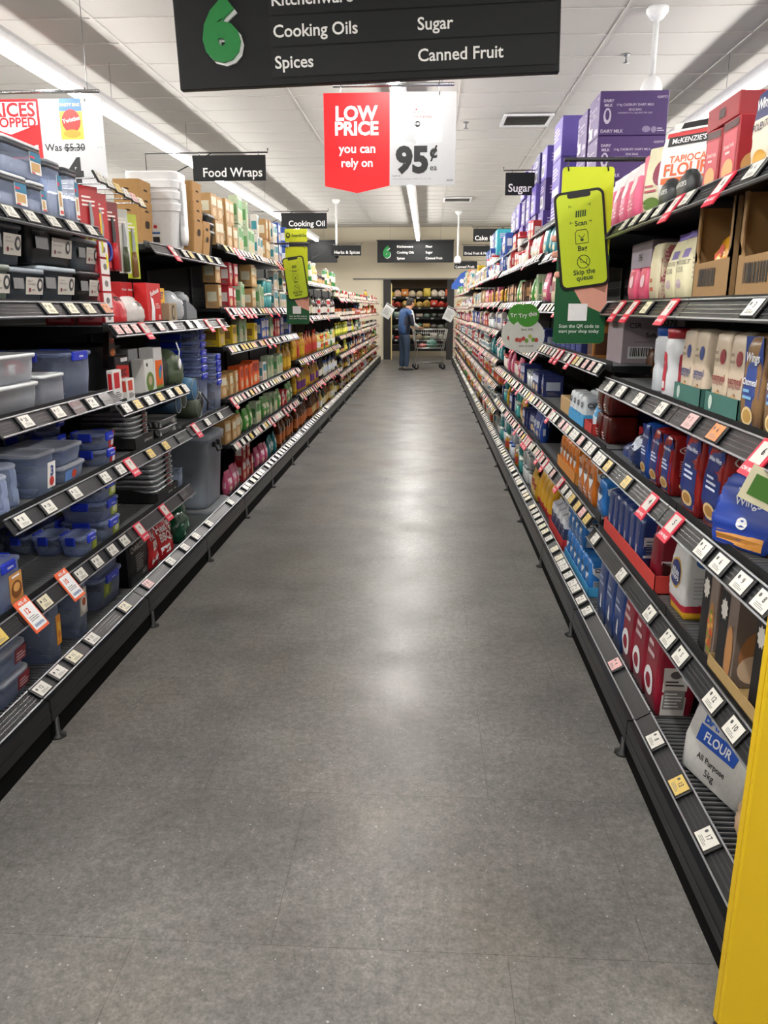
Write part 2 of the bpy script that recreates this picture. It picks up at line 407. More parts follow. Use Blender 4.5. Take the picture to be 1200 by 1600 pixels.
# ================================================================== SIGNS
SIGNB = M('#15171a', .55, var=.06, spec=.3); SIGNR = M('#1b1d20', .5, spec=.3)
TXT = M('#f2f2f0', .5); GREEN = M('#0b7a35', .45)
RED = M('#e3161f', .45, var=.03); PAPER = M('#b9bbbf', .55, var=.02)
def six(mb, u, v, s, m, lift): mb.text('f', '6', u, v, s, m, .045, lift=lift)
def aisle_sign(x, y, z, w, h, label, blank=False, roll=0.):
    o = empty('aisle_sign', (x, y, z)); o.rotation_euler = (0, roll, 0); tag(o, label, 'sign')
    b = MB(); b.box(-w / 2, w / 2, 0, .05, 0, h, SIGNB, .004); part(b, 'board', o)
    b = MB(); b.box(-w / 2 - .02, w / 2 + .02, -.006, .056, h, h + .03, DARK); part(b, 'top_rail', o)
    for sx in (-.33, .33):
        b = MB(); b.tube([(sx * w, .025, h + .03), (sx * w, .025, CEIL - z)], .003, STEEL, 4); part(b, 'hanging_wire', o)
    if blank: return o
    b = MB(); b.box(-w / 2, w / 2, 0, .05, 0, h, SIGNB); b.freeze()
    q = MB(); q._bvh = b._bvh; q._bb = b._bb
    for i in range(3): q.rect('f', -w * .25, h * (.07 + .27 * i), w * .49, h * (.07 + .27 * i) + h * .255, SIGNR, lift=.006)
    for i, (a, c) in enumerate((('Spices', 'Canned Fruit'), ('Cooking Oils', 'Sugar'), ('Kitchenware', 'Flour'))):
        v = h * (.2 + .27 * i); dv = {'Spices': -.01, 'Cooking Oils': -.01, 'Sugar': -.01}
        q.text('f', a, -w * .24, v + dv.get(a, 0), .088, TXT, .016, lift=.009, al='L'); q.text('f', c, w * .135, v + dv.get(c, 0), .088, TXT, .014, lift=.009, al='L')
    part(q, 'slat_panel', o)
    t = MB(); vs, fs, *_ = glyphs('6', .06)
    for dx, dz, y0, m, nm, lb in ((.012, -.014, -.016, WHITE, 'number_shadow', 'white backing of the number'), (0, 0, -.034, GREEN, 'number', 'green number six')):
        t = MB(); cx, cy = (_[0] + _[1]) / 2, (_[2] + _[3]) / 2; k = h * .68
        P = [((a - cx) * k - w * .375 + dx, (c - cy) * k + h * .5 + dz) for a, c in vs]; n = len(P)
        V = [(a, y0, c) for a, c in P] + [(a, y0 + .018, c) for a, c in P]
        E = {}
        for f in fs:
            for i in range(len(f)): e = (f[i], f[(i + 1) % len(f)]); E[e] = 1
        F = list(fs) + [(e[1], e[0], e[0] + n, e[1] + n) for e in E if (e[1], e[0]) not in E]
        t.add(V, F, m); part(t, nm, o, lb)
    return o
aisle_sign(-.354, 4.74, 2.72, 2.12, .57, 'large black aisle sign with green six hanging overhead, mostly cut off at top', roll=math.radians(-1.7))
aisle_sign(-.36, 22.5, 2.722, 2.12, .57, 'small far black aisle sign with green six above the end wall')
aisle_sign(-3.6, 22.4, 2.722, 2.12, .57, 'plain black aisle sign hanging over the next aisle behind Cooking Oil', blank=True)

def price_sign(x, y, z, label):
    o = empty('price_sign', (x, y, z)); tag(o, label, 'sign'); return o
def hooks_and_bar(o, w, h, up):
    b = MB(); b.tube([(-w / 2 + .07, .02, h + .055), (w / 2 - .02, .02, h + .055)], .014, CHROME, 8); part(b, 'hanging_bar', o)
    for sx in (-w / 2 + .13, w / 2 - .13):
        b = MB(); b.tube([(sx, -.005, h - .025), (sx, -.012, h + .02), (sx, .02, h + .08), (sx, .036, h + .055)], .0035, CHROME, 5); part(b, 'hook', o)
        b = MB(); b.tube([(sx + .02, .02, h + .06), (sx + .02, .02, up)], .003, STEEL, 4); part(b, 'hanging_wire', o)
# low price sign
w, h = 1.0, .65
o = price_sign(-.305, 6.36, 2.41, 'red and white low price sign for serviettes hanging over the aisle')
b = MB(); b.prism([(-w / 2, .0), (-w / 4, -.052), (0, 0), (0, h), (-w / 2, h)], -.004, 0, RED)
b.freeze(); TW = M('#fff4f4', .5)
b.text('f', 'LOW', -.25, .51, .135, TW, .035); b.text('f', 'PRICE', -.25, .405, .135, TW, .035, w=.33)
b.text('f', 'you can', -.25, .245, .11, TW, .02, w=.28); b.text('f', 'rely on', -.25, .155, .11, TW, .02, w=.24)
part(b, 'red_panel', o, 'red half reading LOW PRICE you can rely on')
b = MB(); b.box(0, w / 2, -.004, 0, 0, h, PAPER); b.freeze()
G1, G2, G3 = M('#c3c6c9', .6), M('#aeb2b6', .6), M('#d3d6d8', .6)
b.poly('f', [(.12, .32), (.2, .29), (.2, .56), (.12, .61)], G2, .001); b.poly('f', [(.2, .29), (.4, .305), (.4, .585), (.2, .57)], G1, .001); b.poly('f', [(.12, .61), (.2, .575), (.4, .585), (.33, .63)], G3, .001)
b.poly('f', [(.19, .32), (.34, .33), (.34, .55), (.19, .555)], M('#d9dbdd', .6), .002)
b.text('f', 'essentials', .225, .513, .022, INK, .01, lift=.003); b.text('f', 'Serviettes', .25, .482, .045, M('#c23a40', .6), .01, w=.13, lift=.003)
b.disc('f', .21, .43, .021, .022, INK, 1, lift=.003); b.text('f', '100', .21, .432, .022, WHITE, .02, lift=.004); b.disc('f', .2, .53, .007, .007, M('#c23a40'), 1, lift=.003)
b.text('f', '95', .17, .18, .25, INK, .05, w=.25); b.text('f', '¢', .335, .225, .13, INK, .03); b.text('f', 'ea', .335, .12, .06, INK, .012)
b.text('f', '1¢ per ea', .05, .068, .018, INK, .004); b.text('f', 'Essentials Serviettes White 1 Ply Pk 100', .17, .045, .018, M('#8a8c90'), .002, w=.29); b.text('f', '82038', .46, .035, .018, INK, .01)
part(b, 'white_panel', o, 'white half showing serviettes at 95 cents each')
hooks_and_bar(o, w, h, CEIL - 2.41)
# prices dropped sign
o = price_sign(-3.03, 6.4, 2.41, 'red and white prices dropped sign with a yellow snack bag, partly cut off')
b = MB(); b.box(-w / 2, 0, -.004, 0, 0, h, RED); b.freeze()
b.rect('f', -.46, .47, -.02, .63, TW); b.poly('f', [(-.46, .47), (-.24, .40), (-.02, .47)], TW)
RT = M('#d11820', .5)
b.text('f', 'PRICES', -.03, .575, .15, RT, .03, w=.41, lift=.004, al='R'); b.text('f', 'DROPPED', -.03, .485, .12, RT, .03, w=.42, lift=.004, al='R')
b.text('f', 'Entertaining', -.03, .30, .095, TW, .02, w=.43, al='R'); part(b, 'red_panel', o, 'red half reading PRICES DROPPED')
b = MB(); b.box(0, w / 2, -.004, 0, 0, h, PAPER); b.freeze()
YB = M('#e8cf3c', .4); b.rect('f', .16, .36, .34, .65, YB); b.poly('f', [(.16, .56), (.34, .56), (.335, .65), (.165, .65)], M('#3c6fb4', .5), .002)
b.text('f', 'PARTY BAG', .25, .605, .04, M('#f0e070'), .02, w=.15, lift=.004); b.disc('f', .25, .49, .075, .085, M('#c8231e'), 1, lift=.003); b.text('f', 'Twisties', .25, .5, .05, WHITE, .015, w=.14, lift=.005, rot=.2)
b.disc('f', .25, .40, .07, .03, M('#d98a20'), 1, lift=.004)
b.text('f', 'Was $5.30', .18, .30, .075, INK, .012, w=.32); b.rect('f', .17, .295, .34, .303, INK, lift=.003)
b.text('f', '4', .24, .13, .26, INK, .045); b.text('f', '82102', .46, .30, .018, M('#9a9c9f'), .01)
part(b, 'white_panel', o, 'white half with the picture of a yellow snack bag'); hooks_and_bar(o, w, h, CEIL - 2.41)

# bay signs that stand out from the top of the shelving
def bay_sign(side, Y, text, label, z=2.535, size=.1):
    s = 1 if side == 'R' else -1; X = .72 if side == 'R' else -1.37; w, h = .62, .2
    o = empty('category_sign', (X, Y, z)); tag(o, label, 'sign'); a = s
    x0, x1 = (0, w) if side == 'R' else (-w, 0)
    b = MB(); b.box(x0, x1, -.006, .006, 0, h, SIGNB, .002); b.freeze(); p = part(b, 'board', o)
    q = MB(); q._bvh = b._bvh; q._bb = b._bb
    q.text('f', text, x0 + .03 if side == 'R' else x1 - .03, .055, size, TXT, .014, w=.52, al='L' if side == 'R' else 'R'); part(q, 'lettering', o)
    b = MB(); e = s * 1.02
    b.tube([(-s * .02, 0, h + .05), (-s * .02, 0, h + .02), (e, 0, h + .02), (e, 0, -.25), (e, 0, 2.0 - z)], .006, DARK, 5)
    b.tube([(e, 0, -.05), (s * .45, 0, h + .02)], .005, DARK, 5); part(b, 'bracket_arm', o)
    for sx in (.06, w - .06):
        b = MB(); b.tube([(s * sx, 0, h - .01), (s * sx, 0, h + .03)], .004, CHROME, 5); part(b, 'hook', o)
for sd, Y, t, lab in (('L', 6.9, 'Food Wraps', 'black hanging sign reading Food Wraps'), ('L', 10.95, 'Cooking Oil', 'black hanging sign reading Cooking Oil'),
                      ('L', 16.5, 'Herbs & Spices', 'small black hanging sign reading Herbs and Spices'), ('R', 7.9, 'Sugar', 'black hanging sign reading Sugar'),
                      ('R', 13.2, 'Cake Mixes', 'black hanging sign reading Cake Mixes'), ('R', 16.8, 'Dried Fruit & Nuts', 'black hanging sign reading Dried Fruit and Nuts'),
                      ('R', 22.2, 'Canned Fruit', 'tiny black hanging sign reading Canned Fruit beside the end wall')):
    bay_sign(sd, Y, t, lab)

# scan signs hung from rods
LIME = M('#c3d41a', .45, var=.04); LIMEP = M('#b9cf2a', .45, var=.04); DKG = M('#12552f', .5, var=.04); SKIN_P = M('#d99f8c', .6); SKIN_D = M('#a06f5a', .6)
def scan_sign(X, Y, z, label, head, rx, tilt=0.):
    o = empty('hanging_sign', (X, Y, z)); o.rotation_euler = (0, 0, tilt); tag(o, label, 'sign'); w, h = .21, .70
    b = MB(); P = [(x, zz + h / 2) for x, zz in rr(w, h, .014)]; b.prism(P, -.004, 0, LIME); b.freeze()
    b.poly('f', [(-.109, .012), (-.097, .001), (.097, .001), (.109, .012), (.109, .36), (-.109, .36)], DKG, .0008)
    b.poly('f', [(-.03, .22), (.005, .165), (.109, .12), (.109, .3), (-.02, .3)], SKIN_P, .0012); b.poly('f', [(.02, .24), (.1, .21), (.109, .27), (.02, .3)], SKIN_D, .0016)
    b.text('f', 'Scan the QR code to', 0, .072, .022, TXT, .003, w=.17); b.text('f', 'start your shop today', 0, .05, .022, TXT, .003, w=.17)
    b.rect('f', -.05, .095, .03, .165, WHITE, lift=.002)
    part(b, 'panel', o)
    b = MB(); c, n = math.cos(.14), math.sin(.14)
    def ro(x, zz): return (x * c + zz * -n - .012, x * n * 1. + zz * c + .42)
    b.prism([ro(x, zz) for x, zz in rr(.205, .385, .028, 4)], -.012, -.004, M('#17181c', .35)); b.freeze()
    b.poly('f', [ro(x, zz) for x, zz in rr(.185, .365, .022, 4)], LIMEP, .001)
    b.poly('f', [ro(x, zz + .176) for x, zz in rr(.095, .022, .008, 2)], M('#17181c'), .0018)
    def T(t, x, zz, s): q = ro(x, zz); b.text('f', t, q[0], q[1], s, M('#1c3a20', .6), .02, rot=.14, lift=.002)
    T('Scan', 0, .066, .028); T('Bag', 0, -.036, .028); T('Skip the', 0, -.13, .028); T('queue', 0, -.157, .028)
    IC = M('#1c3a20', .6)
    for k in range(5): p0, p1 = ro(-.02 + .009 * k, .09), ro(-.014 + .009 * k, .115); b.rect('f', p0[0], p0[1], p0[0] + .0055, p1[1], IC, lift=.002)
    for sx in (-1, 1):
        for sz in (-1, 1):
            q = ro(sx * .038, .102 + sz * .032); b.rect('f', q[0] - .006, q[1] - .001, q[0] + .006, q[1] + .001, IC, lift=.002); b.rect('f', q[0] + sx * .005 - .001, q[1] - .006, q[0] + sx * .005 + .001, q[1] + .006, IC, lift=.002)
    def ring(pts, r=.0014): b.tube([(ro(*p)[0], -.0135, ro(*p)[1]) for p in pts], r, IC, 4, True)
    ring([(-.026, -.014), (.026, -.014), (.026, .027), (.019, .039), (-.019, .039), (-.026, .027)]); b.disc('f', *ro(0, .0), .007, .006, IC, 1, lift=.002)
    b.tube([(ro(x, zz)[0], -.0135, ro(x, zz)[1]) for x, zz in ((-.012, .02), (-.006, .01), (.006, .01), (.012, .02))], .0014, IC, 4)
    ring([(.026 * math.cos(t * PI / 8), -.087 + .026 * math.sin(t * PI / 8)) for t in range(16)]); b.tube([(ro(-.02, -.066)[0], -.0135, ro(-.02, -.066)[1]), (ro(.02, -.104)[0], -.0135, ro(.02, -.104)[1])], .0014, IC, 4)
    b.tube([(ro(x, zz)[0], -.0135, ro(x, zz)[1]) for x, zz in ((-.014, -.072), (-.01, -.09), (.012, -.09), (.015, -.076))], .0012, IC, 4)
    part(b, 'phone_panel', o, 'raised picture of a phone with scan, bag and skip the queue')
    b = MB()
    for k in range(3): p = ro(-.108 - .004 * (k == 1), .02 - .062 * k - (.02 if k == 2 else 0)); b.ball((p[0], -.004, p[1]), .017, .006, .015, SKIN_P)
    part(b, 'finger_panel', o, 'fingertips around the phone')
    b = MB(); x0, x1 = rx; b.tube([(x0, .0, h + .028), (x1, .0, h + .028)], .0085, DARK, 6); part(b, 'rod', o)
    for sx in (-.08, .08):
        b = MB(); b.tube([(sx, -.006, h - .016), (sx - .006, -.008, h + .006), (sx, .004, h + .04)], .003, DARK, 5); part(b, 'hook', o)
    if head:
        b = MB(); b.prism([(x, zz + h + .1) for x, zz in rr(w, .115, .012)], -.004, 0, LIME); b.freeze(); b.text('f', 'Scan&Go', .03, h + .1, .045, M('#1c2a14'), .01, w=.14)
        b.disc('f', -.075, h + .1, .02, .024, M('#1c2a14'), 1); b.disc('f', -.075, h + .104, .012, .012, LIME, 1, lift=.003); part(b, 'header_panel', o)
scan_sign(.645, 3.41, 1.352, 'lime and green hanging scan sign with phone picture beside pink flour bags', False, (-.1, .6), .03)
scan_sign(-1.23, 7.5, 1.35, 'lime and green hanging scan sign over the cooking oil shelves, with header card', True, (-.3, .12), -.03)
# ================================================================== SHELVING
ORD = ['bottom', 'second', 'third', 'fourth', 'fifth', 'sixth', 'seventh', 'eighth']
NUM = 'first second third fourth fifth sixth seventh eighth ninth tenth eleventh twelfth thirteenth fourteenth fifteenth sixteenth seventeenth eighteenth nineteenth twentieth twenty-first twenty-second'.split()
Y0 = 1.38
# tops of the decks, bay by bay (ranges of bays counted from the camera end)
LV = {'L': [((-1, 2), [.165, .487, .815, 1.142, 1.517, 1.825]), ((2, 3), [.165, .487, .815, 1.075, 1.425, 1.815]), ((3, 4), [.165, .825, 1.425, 1.815]),
            ((4, 7), [.165, .545, .875, 1.235, 1.495, 1.91]), ((7, 11), [.165, .575, .945, 1.4, 1.80]), ((11, 21), [.165, .46, .76, 1.06, 1.36, 1.65])],
      'R': [((0, 2), [.15, .547, .896, 1.21, 1.52, 1.825]), ((2, 4), [.15, .585, .905, 1.265, 1.52, 1.825]), ((4, 7), [.15, .57, .90, 1.20, 1.54, 1.85]),
            ((7, 13), [.15, .43, .69, .96, 1.26, 1.56, 1.87]), ((13, 21), [.15, .42, .69, .96, 1.24, 1.52, 1.82])]}
def levels(side, bay):
    for (a, b), z in LV[side]:
        if a <= bay < b: return z
FACE = {'w': '#dcdad2', 'y': '#d8bb63', 'p': '#e3b2b0', 'o': '#d98a55', 'c': '#e2dbbf'}
SHELF = M('#202226', .35, metal=.35, var=.25); STRIP = M('#1d1e20', .45, metal=.0, var=.3, scale=60, spec=.3); RIDGE = M('#8f9296', .38, metal=.7); WIRE = M('#a3a5a8', .38, metal=.6)
LABR = M('#cf2440', .5); FRAME_T = M('#121214', .4)
SLOPE = math.radians(35)
_TAGS = {}
def tag_mesh(kind, n, big):
    k = (kind, n, big)
    if k in _TAGS: return _TAGS[k]
    b = MB(); w, h = .076, .055
    if kind == 'R':    # red special ticket, larger, hanging out of the strip
        b.box(-.042, .042, -.006, -.002, -.062, .034, LABR); b.freeze(); b.rect('f', -.03, -.028, .03, .026, M('#cfcac4', .6)); b.text('f', 'LOW PRICE', 0, -.046, .016, WHITE, .02, w=.07)
        b.text('f', n, .005, .004, .026, INK, .03)
    elif kind == 'O':  # orange paper ticket for the clip tubs
        b.box(-.045, .045, -.006, -.002, -.07, .06, M('#e8663a', .5)); b.freeze(); b.rect('f', -.039, -.06, .039, .036, WHITE); b.text('f', '40% off', 0, .047, .018, WHITE, .02); b.text('f', n, -.01, .012, .03, M('#d8502c'), .03)
        b.text('f', 'sistema', .0, -.045, .02, M('#2c5a9c'), .02); b.lines('f', -.03, -.03, .03, -.008, 3, M('#8a8a8a'))
    elif kind == 'b':  # blank empty holder
        b.box(-.05, .05, -.005, -.001, -h / 2, h / 2, M('#2a2c30', .2)); b.freeze(); b.rect('f', -.047, -.008, .047, .004, M('#55585c', .2))
    else:
        b.box(-w / 2 - .005, w / 2 + .005, -.009, 0, -h / 2, h / 2, FRAME_T, .003); b.freeze(); b.rect('f', -w / 2 + .002, -h / 2 + .005, w / 2 - .002, h / 2 - .005, M(FACE[kind], .35))
        if big:
            b.disc('f', -.022, .009, .0055, .0055, M('#4d4f50'), 1, 8, .0018); b.text('f', n, .004, .006, .021, M('#3c3d3f'), .02, lift=.0018); b.lines('f', -.02, -.018, .026, -.006, 3, M('#7d7d79'), lift=.0018)
    _TAGS[k] = b.mesh('price_tag'); return _TAGS[k]
def shelf(side, y0, y1, z, depth, tags, label, near=1, bottom=False, X=None, strip=True):
    """tags: (Y, kind, number); near 2: wires and tickets as parts, 1: tickets joined to the strip"""
    L = y1 - y0 - .008; yc = (y0 + y1) / 2
    o = empty('shelf', ((-1.362 if side == 'L' else .733) if X is None else X, yc, z), PI / 2 if side == 'L' else -PI / 2)
    tag(o, label, 'shelf')
    b = MB(); f = .06
    if near == 2:
        b.box(-L / 2, L / 2, f + .004, depth, -.022, -.006, SHELF)
        n = int(L / .022)
        for k in range(n + 1): x = -L / 2 + .004 + (L - .008) * k / n; b.box(x - .0018, x + .0018, f, depth - .02, -.006, 0, WIRE)
        for y in (f + .006, f + .2, depth - .03): b.box(-L / 2, L / 2, y, y + .004, -.006, .001, WIRE)
    else: b.box(-L / 2, L / 2, f, depth, -.02, 0, SHELF)
    b.box(-L / 2, L / 2, f - .004, f, -.03, .012, STRIP)
    part(b, 'deck', o)
    if bottom:
        b = MB(); b.box(-L / 2, L / 2, -.022, 0, -.09, -.005, M('#17181b', .4, metal=.2)); b.box(-L / 2, L / 2, -.024, -.02, -.06, -.052, SHELF); part(b, 'fascia', o)
        b = MB(); b.box(-L / 2, L / 2, -.016, -.004, -z, -.09, M('#0b0b0c', .9, spec=.1)); part(b, 'kick_plate', o)
        b = MB(); b.lathe([(.03, -z), (.03, .006 - z), (.011, .012 - z), (.009, -.09)], M('#161617', .5), 8, cx=-L / 2 + .03 if side == 'L' else L / 2 - .03, cy=-.02); part(b, 'levelling_foot', o)
    b = MB(); T = Matrix.Translation((0, .0, -.052 if not bottom else -.006)) @ Matrix.Rotation(-SLOPE if not bottom else -math.radians(58), 4, 'X')
    H = .066
    b.box(-L / 2, L / 2, 0, .004, 0, H, STRIP)
    for zz in (0, H - .005): b.box(-L / 2, L / 2, -.007, .004, zz, zz + .005, RIDGE)
    for zz in (.02, .033, .046): b.box(-L / 2, L / 2, -.0015, 0, zz, zz + .002, M('#4a4c50', .25))
    b.xf(T)
    S = 1 if side == 'L' else -1
    def loc(Y): return S * (Y - yc)
    if near == 1:
        for Y, kd, n in tags:
            me = tag_mesh(kd, n, False); i0 = len(b.v); B = len(b.v)
            TT = T @ Matrix.Translation((loc(Y), -.002, H / 2))
            for p in me.polygons: pass
            b.add([TT @ v.co for v in me.vertices], [tuple(p.vertices) for p in me.polygons], [me.materials[p.material_index] for p in me.polygons])
    st = part(b, 'ticket_strip', o)
    if near == 2:
        for Y, kd, n in tags:
            t = bpy.data.objects.new('price_tag', tag_mesh(kd, n, True)); COL.objects.link(t); kid(o, t)
            t.matrix_basis = T @ Matrix.Translation((loc(Y), -.002, H / 2))
            lb = {'R': 'red low price ticket', 'O': 'orange sale ticket', 'y': 'yellow price tag', 'p': 'pink price tag', 'b': 'empty tag holder'}.get(kd)
            if lb: t['label'] = lb
    for sx in (-1, 1):
        if near == 2 and not bottom:
            b = MB(); x = sx * (L / 2 - .006); b.add([(x - .003, f, -.03), (x + .003, f, -.03), (x - .003, depth, -.075), (x + .003, depth, -.075), (x - .003, f, -.02), (x + .003, f, -.02), (x - .003, depth, -.02), (x + .003, depth, -.02)],
                [(0, 1, 5, 4), (2, 6, 7, 3), (0, 4, 6, 2), (1, 3, 7, 5), (4, 5, 7, 6), (0, 2, 3, 1)], SHELF); part(b, 'bracket', o)
    return o
BACK = M('#0d0d0f', .7, var=.3)
def bay(side, y0, y1, top, label):
    s = -1 if side == 'L' else 1; xb = -1.93 if side == 'L' else 1.30
    o = empty('shelving_bay', (xb, y0, 0)); tag(o, label, 'shelving'); L = y1 - y0
    b = MB(); b.box(-.006, .006, .02, L - .02, .1, top, BACK)
    for k in range(1, 5): b.box(-.008, .008, .02, L - .02, top * k / 5 - .002, top * k / 5 + .002, DARK)
    part(b, 'back_panel', o)
    b = MB(); b.box(-.025, .025, -.018, .018, .0, top + .02, DARK); part(b, 'upright', o)
    return o
def rt(y0, y1, seed, pal='wwwwcyp', dens=.11):
    rn = random.Random(seed); out = []; y = y0 + .06
    while y < y1 - .05:
        out.append((y, rn.choice(pal), rn.choice(('3', '5', '2', '4', '6', '10', '12')))); y += rn.uniform(dens * .7, dens * 1.5)
    return out
NT = {  # tickets on the near shelves, by (side, bay, level): (Y, kind, number)
 ('L', 0, 0): [], ('L', 1, 0): [(2.42, 'w', '12'), (2.55, 'w', '9'), (2.68, 'c', '11'), (2.85, 'w', '13'), (3.2, 'c', '24')],
 ('L', 1, 1): [(2.44, 'O', '12'), (2.54, 'c', '15'), (2.74, 'O', '10'), (2.84, 'w', '13'), (3.0, 'w', '18'), (3.16, 'w', '17'), (3.3, 'w', '14')],
 ('L', 1, 2): [(2.46, 'w', '8'), (2.65, 'w', '18'), (2.87, 'w', '12'), (3.16, 'w', '9'), (3.33, 'w', '17')],
 ('L', 1, 3): [(2.56, 'w', '20'), (2.8, 'w', '17'), (2.97, 'b', ''), (3.1, 'w', '24'), (3.25, 'b', '')],
 ('L', 1, 4): [(2.82, 'c', '30'), (3.0, 'c', '25'), (3.16, 'c', '22'), (3.33, 'o', '18')],
 ('L', 1, 5): [(2.62, 'w', '17'), (2.76, 'w', '14'), (2.92, 'w', '21'), (3.08, 'w', '16'), (3.25, 'w', '19')],
 ('L', 2, 0): [(3.5, 'p', '20'), (3.85, 'w', '18'), (4.1, 'w', '15'), (4.32, 'w', '17')],
 ('L', 2, 1): [(3.5, 'R', '9'), (3.86, 'R', '8'), (4.2, 'b', '')],
 ('L', 2, 2): [(3.45, 'R', '7'), (3.72, 'y', '6'), (3.95, 'y', '5'), (4.2, 'b', '')],
 ('L', 2, 3): [(3.46, 'w', '6'), (3.6, 'y', '5'), (3.75, 'w', '8'), (3.92, 'y', '4'), (4.08, 'w', '7'), (4.22, 'y', '6'), (4.35, 'w', '9')],
 ('L', 2, 4): [(3.44, 'p', '4'), (3.54, 'p', '4'), (3.65, 'p', '5'), (3.78, 'R', '6'), (4.0, 'p', '7'), (4.2, 'w', '5')],
 ('L', 2, 5): [(4.3, 'R', '16')],
 ('L', 3, 0): [(4.6, 'w', '30'), (5.15, 'w', '35')], ('L', 3, 1): [(4.5, 'R', '12'), (4.75, 'w', '20'), (5.05, 'w', '22')], ('L', 3, 2): [(4.5, 'w', '5'), (4.68, 'b', ''), (4.9, 'R', '7'), (5.2, 'R', '6')],
 ('L', 3, 3): [(4.5, 'w', '8'), (4.62, 'y', '15'), (4.8, 'w', '6'), (5.0, 'y', '18'), (5.2, 'w', '20')],
 ('R', 0, 0): [(1.75, 'w', '17'), (1.98, 'y', '13'), (2.22, 'w', '8')], ('R', 1, 0): [(2.76, 'p', '4'), (3.3, 'w', '3')],
 ('R', 0, 1): [(1.68, 'w', '10'), (1.82, 'w', '12'), (2.08, 'w', '5'), (2.2, 'w', '7')], ('R', 1, 1): [(2.4, 'w', '6'), (2.78, 'w', '2'), (3.25, 'w', '1')],
 ('R', 0, 2): [(1.62, 'w', '8'), (1.74, 'w', '9'), (1.88, 'w', '6'), (2.0, 'w', '5')], ('R', 1, 2): [(2.26, 'R', '5'), (2.52, 'R', '4'), (2.82, 'y', '3'), (3.12, 'y', '3'), (3.24, 'w', '4'), (3.32, 'w', '2')],
 ('R', 0, 3): [(1.72, 'R', '6'), (2.0, 'o', '4'), (2.2, 'p', '5')], ('R', 1, 3): [(2.48, 'w', '4'), (2.75, 'w', '3'), (3.0, 'w', '4'), (3.2, 'w', '2')],
 ('R', 0, 4): [(1.86, 'w', '3')], ('R', 1, 4): [(2.5, 'R', '5'), (2.75, 'c', '4'), (2.95, 'R', '3'), (3.15, 'R', '3')],
 ('R', 0, 5): [(1.95, 'w', '4'), (2.15, 'R', '6')], ('R', 1, 5): [(2.42, 'w', '6'), (2.55, 'R', '5'), (2.7, 'w', '5'), (2.85, 'w', '4'), (3.0, 'w', '6'), (3.15, 'w', '3')],
}
for side in 'LR':
    word = 'left' if side == 'L' else 'right'
    for k in range(21):
        y0 = Y0 + k; y1 = y0 + 1
        zs = levels(side, k); top = 1.95 if k < (20 if side == 'L' else 21) else 1.7
        if side == 'L' and k >= 11: top = 1.80
        if side == 'R' and 3 <= k < 13: top = 2.04
        bay(side, y0, y1, top, f'black metal shelving frame, {NUM[k]} bay of the {word} shelving run')
        for i, z in enumerate(zs):
            if side == 'L' and k == 0 and i > 1: continue
            if side == 'R' and k == 2 and i == 3: pass
            t = NT.get((side, k, i))
            if t is None:
                pal = 'wwwwwcc' if i == 0 else ('wwcyppR' if rt else '')
                t = rt(y0, y1, hash((side, k, i)) % 9999 if False else (ord(side) * 1000 + k * 10 + i), pal, .11 if k < 11 else .09)
            dep = (.59 if i == 0 else .565) if side == 'L' else (.575 if i == 0 else .56)
            shelf(side, y0 + (.6 if (side, k, i) == ('L', 2, 5) else 0), y1, z, dep, t, f'black shelf with price tags, {ORD[i]} {"up" if i else "level"}, {NUM[k]} bay of {word} shelving', 2 if k < 4 else 1, i == 0, X=(-1.335 if side == 'L' else .72) if i == 0 else None)
# stock shelf above the flour run
for k in range(3, 13):
    shelf('R', Y0 + k, Y0 + k + 1, 2.07, .75, [], f'black top stock shelf without tags, {NUM[k]} bay of right shelving', 1, X=.80)
# ================================================================== GOODS: builders
CLR = CL('#d3e2ff', .24, .1); CLRW = CL('#f4f8ff', .3, .18); CLRD = CL('#aab2ba', .3, .12); FILM = CL('#dfe6ec', .22, .12)
BLUEC = M('#1f35b4', .3); GREYL = M('#8d97a0', .45)
def clip_tub(name, w, d, h, lid='blue', taper=.88, r=.03, label=None, side_clip=True, body=CLR, lidh=.016):
    """food tub: see-through body, lid with rim, coloured clips"""
    o = empty(name); b = MB(); n = 4
    b.tub([(.0, w * taper - .02, d * taper - .02, r), (.004, w * taper, d * taper, r), (h * .5, w * (taper + 1) / 2, d * (taper + 1) / 2, r), (h - lidh, w * .97, d * .97, r), (h - lidh, w, d, r), (h - lidh + .004, w, d, r)], body, n, True, False, cy=d / 2)
    b.tub([(h - lidh, w * .955, d * .955, r), (.008, w * taper - .012, d * taper - .012, r)], body, n, False, True, cy=d / 2) if False else None
    part(b, 'tub_body', o)
    if lid:
        b = MB(); m = {'blue': CL('#c3d0f0', .28, .12), 'white': M('#dde1e3', .35), 'clear': CLRW, 'grey': GREYL, 'dark': M('#2a2e33', .4)}.get(lid, lid)
        b.tub([(h - lidh + .004, w + .006, d + .006, r), (h - .002, w + .006, d + .006, r), (h, w - .004, d - .004, r), (h, w - .03, d - .03, r * .8), (h - .005, w - .036, d - .036, r * .8)], m, n, True, True, cy=d / 2)
        part(b, 'lid', o)
        if lid == 'blue' or side_clip == 'blue':
            for fx in ((0, -1), (0, 1), (-1, 0), (1, 0)):
                b = MB()
                if fx[0] == 0: cy = -.004 if fx[1] < 0 else d + .004; b.box(-w * .24, w * .24, cy - .006, cy + .006, h - lidh - .018, h + .003, BLUEC, .004)
                else: cx = fx[0] * (w / 2 + .004); b.box(cx - .006, cx + .006, d / 2 - d * .2, d / 2 + d * .2, h - lidh - .018, h + .003, BLUEC, .004)
                b.freeze(); b.text('f', 'sistema', 0, h - lidh, .013, M('#dfe4f8'), .02, w=w * .3) if fx == (0, -1) else None
                part(b, 'clip', o, 'blue clip')
    if label: label(o, w, d, h, taper)
    return o
